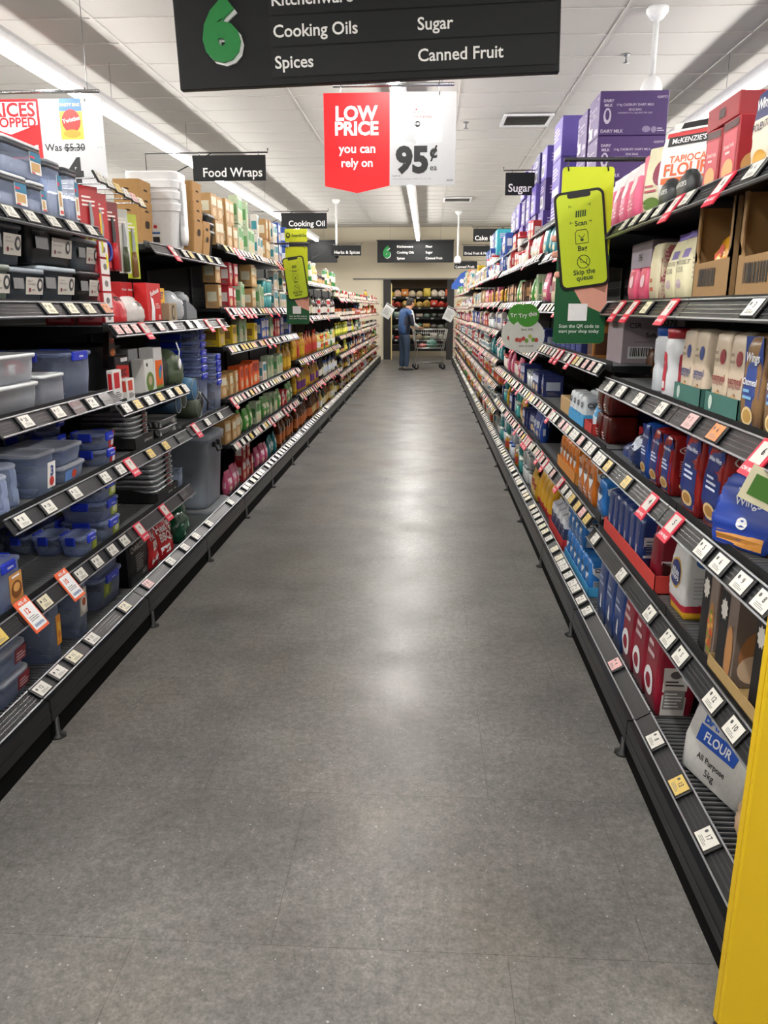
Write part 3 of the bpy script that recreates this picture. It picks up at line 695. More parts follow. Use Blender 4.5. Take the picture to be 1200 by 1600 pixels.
def card(col, u0, v0, u1, v1, fn=None, off=.005, name='paper_label'):
    """a paper label on the front of a see-through tub"""
    def f(o, w, d, h, tp=1.):
        b = MB(); b.box(u0 * w, u1 * w, -.0035, -.0025, v0 * h, v1 * h, M(col, .45)); b.freeze()
        if fn: fn(b, u0 * w, v0 * h, u1 * w, v1 * h)
        b.v = [(x, y + d / 2 * (1 - (tp + (1 - tp) * z / h)) + .001, z) for x, y, z in b.v]
        part(b, name, o)
    return f
def lb_food(c1, c2):
    def f(b, u0, v0, u1, v1):
        b.disc('f', (u0 + u1) / 2, v0 + (v1 - v0) * .42, (u1 - u0) * .42, (v1 - v0) * .32, M(c1, .5)); b.disc('f', (u0 + u1) / 2, v0 + (v1 - v0) * .5, (u1 - u0) * .26, (v1 - v0) * .16, M(c2, .5), lift=.002)
        b.rect('f', u0 + (u1 - u0) * .2, v1 - (v1 - v0) * .14, u1 - (u1 - u0) * .2, v1 - (v1 - v0) * .07, WHITE)
    return f
def carton(name, w, d, h, col, deco=None, ch=.0025, r=.5):
    b = MB(); b.box(-w / 2, w / 2, 0, d, 0, h, M(col, r) if isinstance(col, str) else col, ch); b.freeze()
    if deco: deco(b, w, d, h)
    return b.build(name)
def block_bag(name, w, d, h, col, deco=None, mf=None, top='fold', bulge=.012, seed=1, wob=.0015, r=.42, topcol=None):
    """paper or film bag standing up: boxy, a little swollen, folded or gathered on top"""
    m = M(col, r, bump=.15, scale=60); b = MB(); W, D = w - .008, d - .008; c = d / 2
    S = [(0, W - .02, D - .02, .008), (.006, W, D, .014), (h * .3, W + bulge, D + bulge, .016), (h * .65, W + bulge * .8, D + bulge * .8, .016), (h * .86, W, D, .014)]
    if top == 'fold': S += [(h * .94, W - .004, D * .8, .012), (h * .985, W - .006, D * .45, .01), (h, W - .01, D * .2, .006)]
    elif top == 'crimp': S += [(h * .9, W * .96, D * .6, .012), (h * .93, W * .98, D * .16, .004), (h, W, .006, .002)]
    elif top == 'flat': S += [(h * .95, W - .004, D - .004, .014), (h * .985, W - .02, D - .02, .014), (h, W - .05 if W > .06 else W * .4, D * .5, .01)]
    if mf:
        Q = []
        for i in range(len(S) - 1):
            n = max(1, int((S[i + 1][0] - S[i][0]) / h / .04)); Q += [tuple(S[i][a] + (S[i + 1][a] - S[i][a]) * t / n for a in range(4)) for t in range(n)]
        S = Q + [S[-1]]
    b.tub(S, m, 4, cy=c, mf=(lambda x, y, z: MM(mf(x / w + .5, y / d, z / h))) if mf else None); b.wob(wob, seed, .004); b.freeze()
    b._bb[1] = (0, d); b._bb[0] = (-w / 2, w / 2)
    if deco: deco(b, w, d, h)
    return b.build(name)
def pouch(name, w, d, h, col, deco=None, mf=None, seed=2, r=.3, wob=.002):
    """film pouch: thick in the belly, flat seam on top"""
    m = M(col, r, bump=.2, scale=50); b = MB(); c = d / 2
    b.tub([(0, w * .86, d * .55, .02), (h * .05, w * .95, d * .8, .02), (h * .25, w, d, d * .4), (h * .5, w, d * .95, d * .4), (h * .75, w * .98, d * .6, d * .28), (h * .9, w * .98, d * .2, .01), (h * .93, w, .008, .003), (h, w, .006, .002)],
          m, 4, cy=c, mf=(lambda x, y, z: MM(mf(x / w + .5, y / d, z / h))) if mf else None); b.wob(wob, seed, .004); b.freeze(); b._bb[1] = (0, d); b._bb[0] = (-w / 2, w / 2)
    if deco: deco(b, w, d, h)
    return b.build(name)
def lumpy(name, w, d, h, col, seed, deco=None, r=.3, amp=.16, mf=None, neck=True):
    """a slumped soft bag lying or leaning"""
    rn = random.Random(seed); b = MB(); n = 20; R = []
    for j in range(13):
        t = j / 12; z = h * t; e = max(.02, (1 - abs(2 * t - .75) ** 3.2 * .52) if t < .85 else .72 - (t - .85) * 3.4)
        ring = []
        for i in range(n):
            a = 2 * PI * i / n; k = 1 + amp * math.sin(3 * a + seed + 2 * t) * .5 + rn.uniform(-amp, amp) * .35
            cx, sx = math.cos(a), math.sin(a); p = 2.6
            q = (abs(cx) ** p + abs(sx) ** p) ** (-1 / p)
            ring.append((w / 2 * cx * q * e * k, d / 2 + d / 2 * sx * q * e * k, z + rn.uniform(-1, 1) * .004 * (0 < j < 12)))
        R.append(ring)
    m = M(col, r, bump=.35, scale=35)
    b.loft(R, m, mf=(lambda x, y, z: MM(mf(x / w + .5, y / d, z / h))) if mf else None); b.freeze(); b._bb[1] = (0, d)
    if deco: deco(b, w, d, h)
    return b.build(name)
def tray(name, w, d, h, col, front=.5, deco=None, back=True):
    """open shelf-ready carton: low front, higher sides"""
    b = MB(); m = M(col, .7) if isinstance(col, str) else col; t = .003
    b.box(-w / 2, w / 2, 0, d, 0, t, m); b.box(-w / 2, w / 2, 0, t, 0, h * front, m)
    if back: b.box(-w / 2, w / 2, d - t, d, 0, h, m)
    for s in (-1, 1):
        x = s * w / 2; a, c = (x, x - s * t)
        for q in ((a, c),): b.add([(q[0], 0, 0), (q[0], d, 0), (q[0], d, h), (q[0], d * .45, h), (q[0], d * .2, h * front), (q[0], 0, h * front), (q[1], 0, 0), (q[1], d, 0), (q[1], d, h), (q[1], d * .45, h), (q[1], d * .2, h * front), (q[1], 0, h * front)],
            [(0, 1, 2, 3, 4, 5), (11, 10, 9, 8, 7, 6)] + [(i, (i + 1) % 6, (i + 1) % 6 + 6, i + 6) for i in range(6)], m)
    b.freeze(); b._bb[1] = (0, d)
    if deco: deco(b, w, d, h)
    return b.build(name)
def cut_carton(name, w, d, h, col, lip=.45, deco=None):
    """brown shipping carton with its front torn open"""
    b = MB(); m = M(col, .8, scale=60) if isinstance(col, str) else col; t = .005
    b.box(-w / 2, w / 2, 0, d, 0, t, m); b.box(-w / 2, w / 2, d - t, d, 0, h, m); b.box(-w / 2, -w / 2 + t, 0, d, 0, h, m); b.box(w / 2 - t, w / 2, 0, d, 0, h, m)
    b.prism([(-w / 2, 0), (w / 2, 0), (w / 2, h * (lip + .12)), (w * .4, h * lip), (-w * .38, h * (lip - .02)), (-w / 2, h * (lip + .15))], 0, t, m)
    for s in (-1, 1): b.box(s * w / 2 - (w * .07 if s > 0 else 0), s * w / 2 + (w * .07 if s < 0 else 0), 0, t, h * lip, h, m)
    b.box(-w / 2, w / 2, d * .55, d, h - t, h, m)
    b.freeze(); b._bb[1] = (0, d)
    if deco: deco(b, w, d, h)
    return b.build(name)
def round_jar(name, r, h, col, cap, caph=.03, label=None, deco=None, neck=.92, seg=20):
    o = empty(name); m = MM(col); b = MB()
    b.lathe([(r * .9, 0), (r, .008), (r, h * .35), (r * .93, h * .42), (r, h * .5), (r, h * .8), (r * neck, h - caph), (r * neck, h - caph + .004)], m, seg, 0, r)
    b.freeze()
    if deco: deco(b, 2 * r, 2 * r, h)
    part(b, 'jar_body', o)
    b = MB(); b.lathe([(r * neck + .004, h - caph), (r * neck + .005, h - .004), (r * neck, h), (0, h)], MM(cap), seg, 0, r); part(b, 'cap', o)
    return o

# ================================================================== LEFT: tubs and kitchenware
G = 'clear food tubs with clips'
# bottom deck
zl = .165
P = clip_tub('food_container', .2, .24, .098, 'clear', .9, label=card('#7a1f2c', .1, .25, .48, .8, lambda b, a, c, d, e: b.lines('f', a + .008, c + .008, d - .008, e - .012, 3, M('#d8b9bd'))))
for k, w in enumerate(('lowest', 'middle', 'topmost')):
    put(P, 'L', 2.37, zl + .1 * k, f'clear tub with dark red label, {w} of the stack at the bottom shelf near end', 'food container', 'dark red label tubs')
put(P, 'L', 2.14, zl, 'clear tub with dark red label, lowest of the stack cut by frame edge', 'food container', 'dark red label tubs'); put(P, 'L', 2.14, zl + .1, 'clear tub with dark red label, second of the stack cut by frame edge', 'food container', 'dark red label tubs')
P = clip_tub('cereal_container', .1, .2, .29, 'blue', .9, .02, label=card('#e0912a', .05, .2, .42, .62, lambda b, a, c, d, e: (b.rect('f', a + .006, c + .02, d - .006, e - .03, M('#f2c24a')), b.disc('f', (a + d) / 2, c + .04, .01, .02, M('#d8741e')))))
put(P, 'L', 2.69, zl, 'tall clear upright tub with blue clips and orange juice label on the bottom shelf', 'food container', G)
P = clip_tub('cereal_container', .11, .2, .30, 'blue', .9, .02, label=card('#b9b2a6', -.2, .3, .4, .68, lb_food('#efece4', '#b5532e')))
put(P, 'L', 2.93, zl, 'tall clear upright tub with blue clips and pasta plate label', 'food container', G)
P = clip_tub('storage_tub', .28, .3, .148, 'blue', .9, .04, label=card('#7f8f3a', -.3, .35, -.02, .8, lambda b, a, c, d, e: (b.disc('f', (a + d) / 2, (c + e) / 2, .024, .022, M('#b6c04a')), b.disc('f', (a + d) / 2 + .02, c + .03, .014, .02, M('#5d7228')))))
put(P, 'L', 3.3, zl, 'large shallow clear tub with blue clips, lower of two beside the black charcoal bag', 'storage tub', G, sb=.03); put(P, 'L', 3.3, zl + .15, 'large shallow clear tub with blue clips, upper of two beside the black charcoal bag', 'storage tub', G, sb=.03)
# second deck
z = .487
P = clip_tub('food_container', .18, .13, .175, 'blue', .92, .02, label=card('#c58d4c', .0, .12, .46, .7, lb_food('#7a4a22', '#d9a45c')))
put(P, 'L', 2.41, z, 'clear tub with blue lid and brown cookie picture on second shelf', 'food container', G)
P = clip_tub('food_container', .12, .16, .1, 'clear', .9); put(P, 'L', 2.26, z, 'small clear tub at the frame edge in front of cookie tub', 'food container', G, sb=-.02)
P = clip_tub('snack_tub', .15, .105, .085, 'blue', .86, .025, label=card('#8d9c2f', .12, .12, .4, .7))
for k, w in enumerate(('front', 'second', 'third', 'rear')): put(P, 'L', 3.06, z, f'small oblong clear tub with blue clip, {w} in the file of four on second shelf', 'food container', 'small oblong tubs', sb=.118 * k)
P = clip_tub('snack_tub', .2, .2, .088, 'blue', .88, .03, label=card('#98ab34', .05, .1, .4, .72, lambda b, a, c, d, e: b.disc('f', (a + d) / 2, (c + e) / 2, .022, .016, M('#d9d9b8'))))
for k, w in enumerate(('lowest', 'middle', 'topmost')): put(P, 'L', 3.3, z + .09 * k, f'square clear tub with blue clips and green label, {w} of the second shelf stack', 'food container', 'square tub stack')
for k in range(2): put(P, 'L', 3.26, z + .09 * k, f'square clear tub behind the green label stack, {("lower", "upper")[k]} one', 'food container', 'square tub stack', sb=.23)
# third deck
z = .815
def deco3(b, w, d, h): b.rect('f', -.0, .02, w * .4, h * .62, M('#e6e2de'), 4); b.text('f', '3', w * .12, h * .5, .05, M('#30468f'), .03); b.disc('f', w * .2, h * .22, .02, .02, M('#c8332f'))
o = round_jar('storage_canister', .055, .135, CLR, CLRW, .012); put(o, 'L', 2.46, z, 'round clear canister at the frame edge on third shelf', 'canister', 'clear canisters')
o = round_jar('storage_canister', .06, .15, CLR, CLRW, .012); put(o, 'L', 2.58, z, 'round clear canister standing before the number three tub', 'canister', 'clear canisters', sb=.03)
P = clip_tub('food_container', .17, .26, .165, 'clear', .86, .03, label=card('#e8e6e4', .08, .12, .44, .72, lambda b, a, c, d, e: (b.text('f', '3', (a + d) / 2, c + (e - c) * .66, .055, M('#2c4288'), .03), b.disc('f', (a + d) / 2, c + .025, .018, .018, M('#c23a34')))))
put(P, 'L', 2.76, z, 'clear square tub set with number three label on third shelf', 'food container', G)
P = clip_tub('food_container', .24, .25, .07, 'clear', .9, .035, label=card('#5f86c4', -.3, .1, .1, .7, lambda b, a, c, d, e: b.disc('f', d - .02, (c + e) / 2, .02, .018, M('#c5482f'))))
put(P, 'L', 3.02, z, 'flat clear tub with fruit label, lower of two on third shelf', 'food container', G, sb=.02); 
P = clip_tub('food_container', .22, .24, .075, 'clear', .88, .035); put(P, 'L', 3.02, z + .072, 'flat clear tub without label, upper of two on third shelf', 'food container', G, sb=.02)
P = clip_tub('round_food_container', .15, .15, .072, 'blue', .85, .06, label=card('#c4202c', .08, .0, .42, 1., lambda b, a, c, d, e: b.rect('f', a + .02, c + .01, d - .005, e - .015, WHITE)))
for k in range(2): put(P, 'L', 3.34, z + .075 * k, f'round clear tub with red label and blue clip, {("lower", "upper")[k]} of two at shelf front', 'food container', 'round red label tubs')
P = clip_tub('round_food_container', .14, .14, .07, 'blue', .85, .055)
for j in range(3):
    for k in range(3): put(P, 'L', 3.28, z + .073 * k, f'small round clear tub, {("lowest", "middle", "topmost")[k]} of the {("first", "second", "third")[j]} stack behind the flat tubs', 'food container', 'round tubs at the back', sb=.19 + .115 * j)
FOIL = M('#c9ccd0', .3, metal=.55, bump=.5, scale=70)
b = MB()
b.tub([(0, .2, .14, .02), (.03, .25, .18, .025), (.033, .26, .19, .025), (.036, .26, .19, .025)], M('#6d7072', .35, metal=.6), 3, cy=.1); o = b.build('foil_tray')
for k in range(3): put(o, 'L', 3.52, z + .038 * k, f'dull grey foil tray, {("lowest", "middle", "topmost")[k]} of three behind the round tubs', 'baking tray', 'dull foil trays', sb=.1)
# fourth deck
z = 1.142
P = clip_tub('storage_tub', .36, .36, .1, 'white', .92, .03, body=CLRW)
put(P, 'L', 2.6, z, 'large oblong clear tub with white lid, lower of two on fourth shelf', 'storage tub', G); put(P, 'L', 2.6, z + .102, 'large oblong clear tub with white lid, upper of two on fourth shelf', 'storage tub', G)
P = clip_tub('storage_tub', .18, .13, .115, 'white', .95, .02, body=CLRW); put(P, 'L', 2.89, z, 'small deep clear tub with white lid next to the big blue clip tub', 'storage tub', G)
b = MB(); b.box(-.08, .08, 0, .1, 0, .165, M('#b3202a'), .003); b.freeze(); b.rect('n', .0, .1, .04, .16, WHITE); b.rect('f', -.07, .1, -.02, .15, WHITE); b.text('n', '2', .02, .13, .05, INK, .03); put(b.build('label_box'), 'L', 2.93, z, 'red and white number two carton behind the small deep tub', 'carton', sb=.16)
P = clip_tub('storage_tub', .28, .34, .185, 'blue', .9, .04)
put(P, 'L', 3.12, z, 'big clear tub with blue clips on fourth shelf beside the red sponge packs', 'storage tub', G); put(P, 'L', 2.86, z, 'big clear tub with blue clips, half hidden behind the white lid tubs', 'storage tub', G, sb=.42)
o = lumpy('cloth_roll', .1, .16, .075, '#8b9a5c', 4); put(o, 'L', 2.4, z, 'folded sage green bag at the frame edge on fourth shelf', 'bag')
# fifth deck: dark tubs
z = 1.517
def tub_label(o, w, d, h, tp=1.):
    b = MB(); b.box(-.01, w * .44, -.004, -.002, h * .25, h * .75, M('#b5b1aa', .45)); b.freeze()
    b.disc('f', w * .34, h * .54, .02, .024, M('#33363a')); b.disc('f', w * .34, h * .54, .011, .013, M('#b5b1aa'), lift=.002); b.disc('f', .015, h * .38, .008, .008, M('#6b2630')); b.lines('f', .03, h * .33, w * .24, h * .44, 1, M('#807c76')); b.lines('f', .0, h * .52, w * .22, h * .7, 2, M('#a09c95')); b.v = [(x, y + d / 2 * (1 - (tp + (1 - tp) * z / h)), z) for x, y, z in b.v]; part(b, 'paper_label', o)
    b = MB(); b.box(-w * .42, -w * .16, -.004, -.002, h * .4, h * .7, M('#6f7072', .5)); part(b, 'paper_label', o)
def solid_tub(w, d, h, col, lid, r=.025): return clip_tub('storage_tub', w, d, h, lid, .9, r, tub_label, body=M(col, .38), lidh=.02)
t1 = solid_tub(.22, .34, .125, '#5f6a60', M('#868e88', .45)); t2 = solid_tub(.26, .36, .12, '#343b42', GREYL); t3 = solid_tub(.3, .38, .135, '#2b333c', M('#a3b0ba', .45)); t4 = solid_tub(.26, .36, .13, '#141517', M('#1b1c1f', .4)); t5 = solid_tub(.36, .38, .14, '#101114', M('#141518', .4)); t6 = solid_tub(.24, .34, .13, '#4a5158', M('#93a0aa', .45)); t7 = solid_tub(.24, .36, .14, '#252c35', M('#616b75', .45))
for t, Y, zz, lab in ((t1, 2.58, 0, 'sage green storage tub, lower row at the frame edge'), (t2, 2.80, 0, 'slate grey tub with grey lid, lower row third from the red boxes'), (t3, 3.05, 0, 'dark grey tub with pale lid, lower row under the big black tub'),
                      (t4, 3.335, 0, 'black tub in the lower row beside the red boxes'), (t7, 2.68, .125, 'navy grey tub with grey lid upper row beside big black tub'), (t5, 3.03, .138, 'largest black tub, upper row centre'), (t6, 3.335, .132, 'mid grey tub with pale lid, upper row beside the hanging tools')):
    put(t, 'L', Y, z + zz, lab + ', fifth shelf', 'storage tub', 'dark storage tubs', sb=.01)
# top deck: pantry canisters
z = 1.825
def pantry(w, d, h, lidcol='#d9dcdf'):
    o = empty('pantry_canister'); b = MB(); b.tub([(0, w - .012, d - .012, .018), (.006, w, d, .02), (h - .03, w, d, .02)], CLR, 4, True, False, cy=d / 2); part(b, 'jar_body', o)
    b = MB(); b.tub([(.006, w * .9, d * .9, .014), (h * .45, w * .9, d * .9, .014)], M('#c9cbd0', .5), 3, cy=d / 2); part(b, 'filler_sleeve', o)
    b = MB(); b.tub([(h - .03, w + .004, d + .004, .02), (h - .012, w + .006, d + .006, .02)], M('#3c3f44', .35), 4, cy=d / 2); part(b, 'seal', o, 'dark grey seal')
    b = MB(); b.tub([(h - .012, w + .006, d + .006, .02), (h - .003, w + .006, d + .006, .02), (h, w - .006, d - .006, .018)], M(lidcol, .4), 4, cy=d / 2); part(b, 'lid', o)
    b = MB(); x0, x1 = w * .16, w * .45; b.box(x0, x1, -.003, -.001, .02, h * .78, M('#e4e2de', .5)); b.freeze(); b.rect('f', x0, h * .52, x1, h * .78, M('#1d6f8f')); b.rect('f', x0, h * .6, x0 + (x1 - x0) * .4, h * .66, M('#cf2d4d'), lift=.002); b.rect('f', x0 + .006, h * .25, x1 - .012, h * .48, M('#c09a62')); b.rect('f', x0 + .004, .026, x0 + .03, h * .18, M('#c7403a')); part(b, 'paper_label', o)
    return o
a = pantry(.27, .2, .118); c = pantry(.12, .14, .115); e = pantry(.12, .12, .21, '#7d838a'); f = pantry(.11, .12, .205, '#34373c')
put(a, 'L', 2.71, z, 'wide clear pantry canister with dark lid, lower row on top shelf', 'canister', 'pantry canisters'); put(a, 'L', 2.42, z, 'wide clear pantry canister at the frame edge on top shelf', 'canister', 'pantry canisters')
put(c, 'L', 2.92, z, 'small square pantry canister, lower row beside tall canister', 'canister', 'pantry canisters'); put(a, 'L', 2.84, z + .12, 'wide clear pantry canister, upper row on top shelf', 'canister', 'pantry canisters'); put(c, 'L', 2.6, z + .12, 'square pantry canister, upper row at frame edge', 'canister', 'pantry canisters')
put(e, 'L', 3.06, z, 'tall clear pantry canister with grey lid beside the small square one', 'canister', 'pantry canisters'); put(f, 'L', 3.21, z, 'tall dark lid canister holding red tools, last before the hanging tools', 'canister', 'pantry canisters')
# hanging tools
def tool_card(w, h, col, hcol, bladecol, long=True, low='#c79a1e'):
    o = empty('hanging_tool'); b = MB(); b.box(-w / 2, w / 2, 0, .002, -h, 0, M(col, .4)); b.freeze(); b.lines('f', -w * .35, -h * .28, w * .35, -h * .12, 3, M('#e6d9d4')); part(b, 'backing_card', o)
    b = MB(); b.prism([(-.006, -h * .62), (.006, -h * .62), (.012, -h * .45), (.004, -h * .22), (-.004, -h * .22)], -.012, -.006, MM(bladecol)); part(b, 'blade', o)
    b = MB(); hm = M(hcol, .3); z0 = -h * .62
    if long: b.tub([(z0 - h * .36, .02, .018, .009), (z0 - h * .34, .032, .026, .012), (z0 - h * .1, .028, .024, .011), (z0 + .01, .02, .018, .008)], hm, 4, cy=-.012)
    else:
        for s in (-1, 1): b.tube([(s * .022 + .018 * math.cos(t * PI / 6), -.012, z0 - .05 + .038 * math.sin(t * PI / 6)) for t in range(12)], .0075, hm, 6, True)
    part(b, 'handle', o); return o
X = -1.45
for Y, zt, w, hh, c1, c2, c3, lg, lab in (
    (3.43, 2.0, .1, .3, '#a81c22', '#c9c21a', '#8a8d90', False, 'kitchen scissors with yellow handles on a red hanging card'), (3.53, 1.985, .09, .31, '#b3242a', '#20368f', '#8a8d90', False, 'kitchen scissors with blue handles on a red hanging card'),
    (3.47, 1.9, .08, .24, '#d8b022', '#d3cf1e', '#202226', False, 'yellow handled scissors on a yellow card hanging lowest by the shelf end'), (3.66, 1.965, .08, .3, '#7d1a20', '#a8202b', '#2c2d30', True, 'red handled tool on a dark red hanging card'),
    (3.79, 1.95, .07, .29, '#c4c6bd', '#39432c', '#8a8d90', True, 'dark handled tool on a pale hanging card'), (3.9, 1.94, .075, .3, '#b7c233', '#6b4a2a', '#8a8d90', True, 'lime green hanging pack with brown window beside kraft bins')):
    put(tool_card(w, hh, c1, c2, c3, lg), 'L', Y, zt, lab, 'kitchen tool', 'hanging kitchen tools', X=X, rz=-.5)
for k in range(6):
    Y = 3.43 + .095 * k; o = empty('peg_hook'); zt = 2.03 - .008 * k
    b = MB(); b.tube([(0, .44, 0), (0, .0, 0), (0, -.02, .012)], .003, CHROME, 5); part(b, 'prong', o)
    t = bpy.data.objects.new('price_tag', tag_mesh('wwywpc'[k], '4', True)); COL.objects.link(t); kid(o, t); t.location = (0, -.022, .0); t.rotation_euler = (-.5, 0, 0)
    put(o, 'L', Y, zt, f'metal peg hook with price tag above the hanging tools, {NUM[k]} from the canisters', 'hook', 'peg hooks', X=-1.42)

# ------------------------------------------------------------------ charcoal and big tubs, bottom deck
zl = .165
def d_char(b, w, d, h):
    W_ = M('#c9c9c6', .5)
    b.text('f', 'LUMP', 0, h * .8, .07, W_, .03, w=w * .86); b.text('f', 'CHARCOAL', 0, h * .62, .045, W_, .012, w=w * .84); b.lines('f', -w * .2, h * .2, w * .25, h * .5, 7, M('#8d8d8a')); b.text('f', '3KG', w * .24, h * .12, .03, W_, .01)
o = block_bag('charcoal_bag', .26, .14, .3, '#121213', d_char, top='crimp', seed=5, wob=.003, r=.4); put(o, 'L', 3.6, zl, 'tall black lump charcoal bag standing on bottom shelf', 'charcoal bag', sb=.01)
def d_red(b, w, d, h): b.text('f', 'Heat', 0, h * .62, .06, WHITE, .02, w=w * .5); b.text('f', 'BBQ', w * .05, h * .42, .07, M('#f3e6e2'), .03, w=w * .5); b.rect('f', -w * .3, h * .12, w * .15, h * .26, WHITE, 2)
for Y, sb, rz, rx, h, lab in ((3.82, -.01, .1, -.12, .29, 'red fuel bag leaning next to black charcoal bag'), (4.0, -.02, -.15, -.3, .27, 'slumped red fuel bag at the front of the bottom shelf'), (4.17, .02, .2, -.2, .26, 'red fuel bag under the foil trays beside the green bags')):
    put(lumpy('fuel_bag', .24, .18, h, '#b51f26', int(Y * 10), d_red, .25, .14), 'L', Y, zl, lab, 'fuel bag', 'red fuel bags', sb=sb, rz=rz, rx=rx)
def d_grn(b, w, d, h):
    for u, v in ((-.05, .7), (.05, .5), (-.04, .3)): b.poly('f', [(u * w * 4 - .02, v * h - .015), (u * w * 4 + .02, v * h - .015), (u * w * 4, v * h + .02)], M('#8fb39a'))
put(lumpy('briquette_bag', .3, .22, .3, '#0f3b28', 31, d_grn, .25, .1), 'L', 4.4, zl, 'dark green briquette bag slumped beside the big clear tub', 'fuel bag', 'green briquette bags', sb=.03)
put(lumpy('briquette_bag', .26, .14, .17, '#12452f', 33, d_grn, .22, .14), 'L', 4.32, zl, 'small crumpled green bag lying at the shelf front by the red bags', 'fuel bag', 'green briquette bags', sb=-.01)
def big_tub(w, d, h, name='storage_box'):
    o = empty(name); b = MB(); BT = CL('#e6eef8', .26, .18)
    b.tub([(0, w * .84, d * .84, .05), (.006, w * .86, d * .86, .06), (h * .12, w * .87, d * .87, .06), (h - .05, w * .96, d * .96, .06), (h - .05, w, d, .06), (h - .035, w, d, .06)], BT, 5, True, False, cy=d / 2)
    b.tub([(h - .06, w * .94, d * .94, .06), (.012, w * .85, d * .85, .06)], BT, 5, False, True, cy=d / 2); part(b, 'box_body', o)
    b = MB(); b.tub([(h - .036, w + .012, d + .012, .065), (h - .008, w + .012, d + .012, .065), (h, w - .02, d - .02, .06), (h, w - .07, d - .07, .05), (h - .012, w - .09, d - .09, .05)], BT, 5, cy=d / 2); part(b, 'lid', o)
    b = MB(); b.tube([(-.05, -.008, h - .08), (-.05, -.022, h - .12), (.05, -.022, h - .12), (.05, -.008, h - .08)], .007, BLACK, 6); b.box(-.065, -.04, -.014, .012, h - .095, h - .06, BLACK, .004); b.box(.04, .065, -.014, .012, h - .095, h - .06, BLACK, .004); part(b, 'handle', o, 'black handle')
    return o
bt = big_tub(.46, .5, .49); put(bt, 'L', 5.09, zl + .035, 'big clear storage box with black handle on the bottom shelf', 'storage box', 'big storage boxes')
put(bt, 'L', 4.6, zl + .035, 'big clear storage box half hidden behind the dark green bag', 'storage box', 'big storage boxes', sb=.3)
b = MB(); b.tub([(0, .48, .52, .065), (.02, .5, .54, .07), (.03, .46, .5, .06), (.03, .4, .44, .05)], CL('#cfd6da', .4, .2), 5, cy=.25); put(b.build('box_lid'), 'L', 5.09, zl, 'spare clear lid lying under the big storage box', 'lid', sb=-.01)
nm5 = ('lowest', 'second', 'third', 'fourth', 'fifth', 'sixth', 'topmost')
# ------------------------------------------------------------------ tent bags and clear boxes on the middle deck
z = .825
P = clip_tub('nesting_lid_tub', .2, .3, .2, 'blue', .9, .03); put(P, 'L', 5.24, z, 'deep clear tub with blue clips, base of the shorter stack', 'storage tub', 'blue clip boxes')
q = clip_tub('nesting_lid_tub', .2, .3, .042, 'blue', .95, .03)
for k in range(4): put(q, 'L', 5.24, z + .203 + .042 * k, f'flat clear tub with blue clips, {nm5[k + 1]} level of the shorter stack', 'storage tub', 'blue clip boxes')
P = clip_tub('nesting_lid_tub', .22, .34, .26, 'blue', .9, .03); put(P, 'L', 5.0, z, 'deep clear tub with blue clips, base of the taller stack', 'storage tub', 'blue clip boxes', sb=.03)
q = clip_tub('nesting_lid_tub', .22, .34, .05, 'blue', .95, .03)
for k in range(6): put(q, 'L', 5.0, z + .262 + .05 * k, f'flat clear tub with blue clips, {nm5[k + 1] if k < 5 else "topmost"} level of the taller stack', 'storage tub', 'blue clip boxes', sb=.03)
def roll(L, r, col, edge='#8f9698', seed=1):
    o = empty('camping_roll'); rn = random.Random(seed); b = MB()
    R = [[(rr_ * math.cos(2 * PI * i / 14) * rn.uniform(.95, 1.05), y, r + rr_ * math.sin(2 * PI * i / 14) * rn.uniform(.95, 1.05)) for i in range(13, -1, -1)] for y, rr_ in ((0, r * .5), (.008, r * .9), (L * .2, r), (L * .5, r * .96), (L * .8, r), (L, r * .85))]
    b.loft(R, M(col, .55, bump=.3, scale=30)); part(b, 'cloth_body', o)
    b = MB(); b.tube([(r * .9 * math.cos(t * PI / 8), .004, r + r * .9 * math.sin(t * PI / 8)) for t in range(16)], .0022, M(edge, .6), 5, True); part(b, 'drawcord', o)
    return o
for Y, zz, r, c, sb, lab in ((4.3, .092, .056, '#24425c', -.02, 'navy blue rolled camping bag lying above the striped foil trays'), (4.6, .13, .072, '#38678a', -.03, 'mid blue rolled camping bag stacked on top'), (4.7, .01, .062, '#454e3d', -.02, 'olive rolled camping bag beside the navy roll'), (4.46, .1, .058, '#2c3327', .0, 'dark olive rolled bag lying behind the blue roll')):
    put(roll(.36, r, c, seed=int(Y * 9)), 'L', Y, z + zz, lab, 'camping bag', 'rolled camping bags', sb=sb)
b = MB(); b.tub([(0, .03, .05, .01), (.06, .06, .07, .02), (.12, .03, .04, .01)], BLACK, 4, cy=.03); b.tube([(0, .0, .11), (.02, -.03, .05), (.03, -.02, 0)], .006, BLACK, 5); put(b.build('carry_strap'), 'L', 4.76, z + .05, 'black carry strap hanging by the blue camping roll', 'strap', sb=-.02)
STR = M('#dcdedd', .4)
def striped(w, d, h):
    b = MB(); b.tub([(0, w * .84, d * .84, .02), (h, w, d, .025)], M('#8b8d8f', .35, metal=.5), 4, True, False, cy=d / 2); b.freeze()
    for k in range(int(w / .016)): u = -w / 2 + .012 + .016 * k; b.rect('f', u, .006, u + .008, h - .006, STR if k % 2 == 0 else DARK)
    for k in range(int(d / .016)): u = -d / 2 + .012 + .016 * k; b.rect('n', u, .006, u + .008, h - .006, STR if k % 2 == 0 else DARK)
    b.tub([(h, w, d, .025), (h + .004, w + .02, d + .02, .03), (h + .004, w - .01, d - .01, .025), (h - .01, w - .02, d - .02, .02)], FOIL, 4, False, False, cy=d / 2)
    return b.build('foil_tray')
s = striped(.26, .3, .04)
put(s, 'L', 4.16, z, 'black and white striped foil tray, lower of two under the blue rolls', 'baking tray', 'striped foil trays'); put(s, 'L', 4.16, z + .046, 'black and white striped foil tray, upper of two under the blue rolls', 'baking tray', 'striped foil trays')
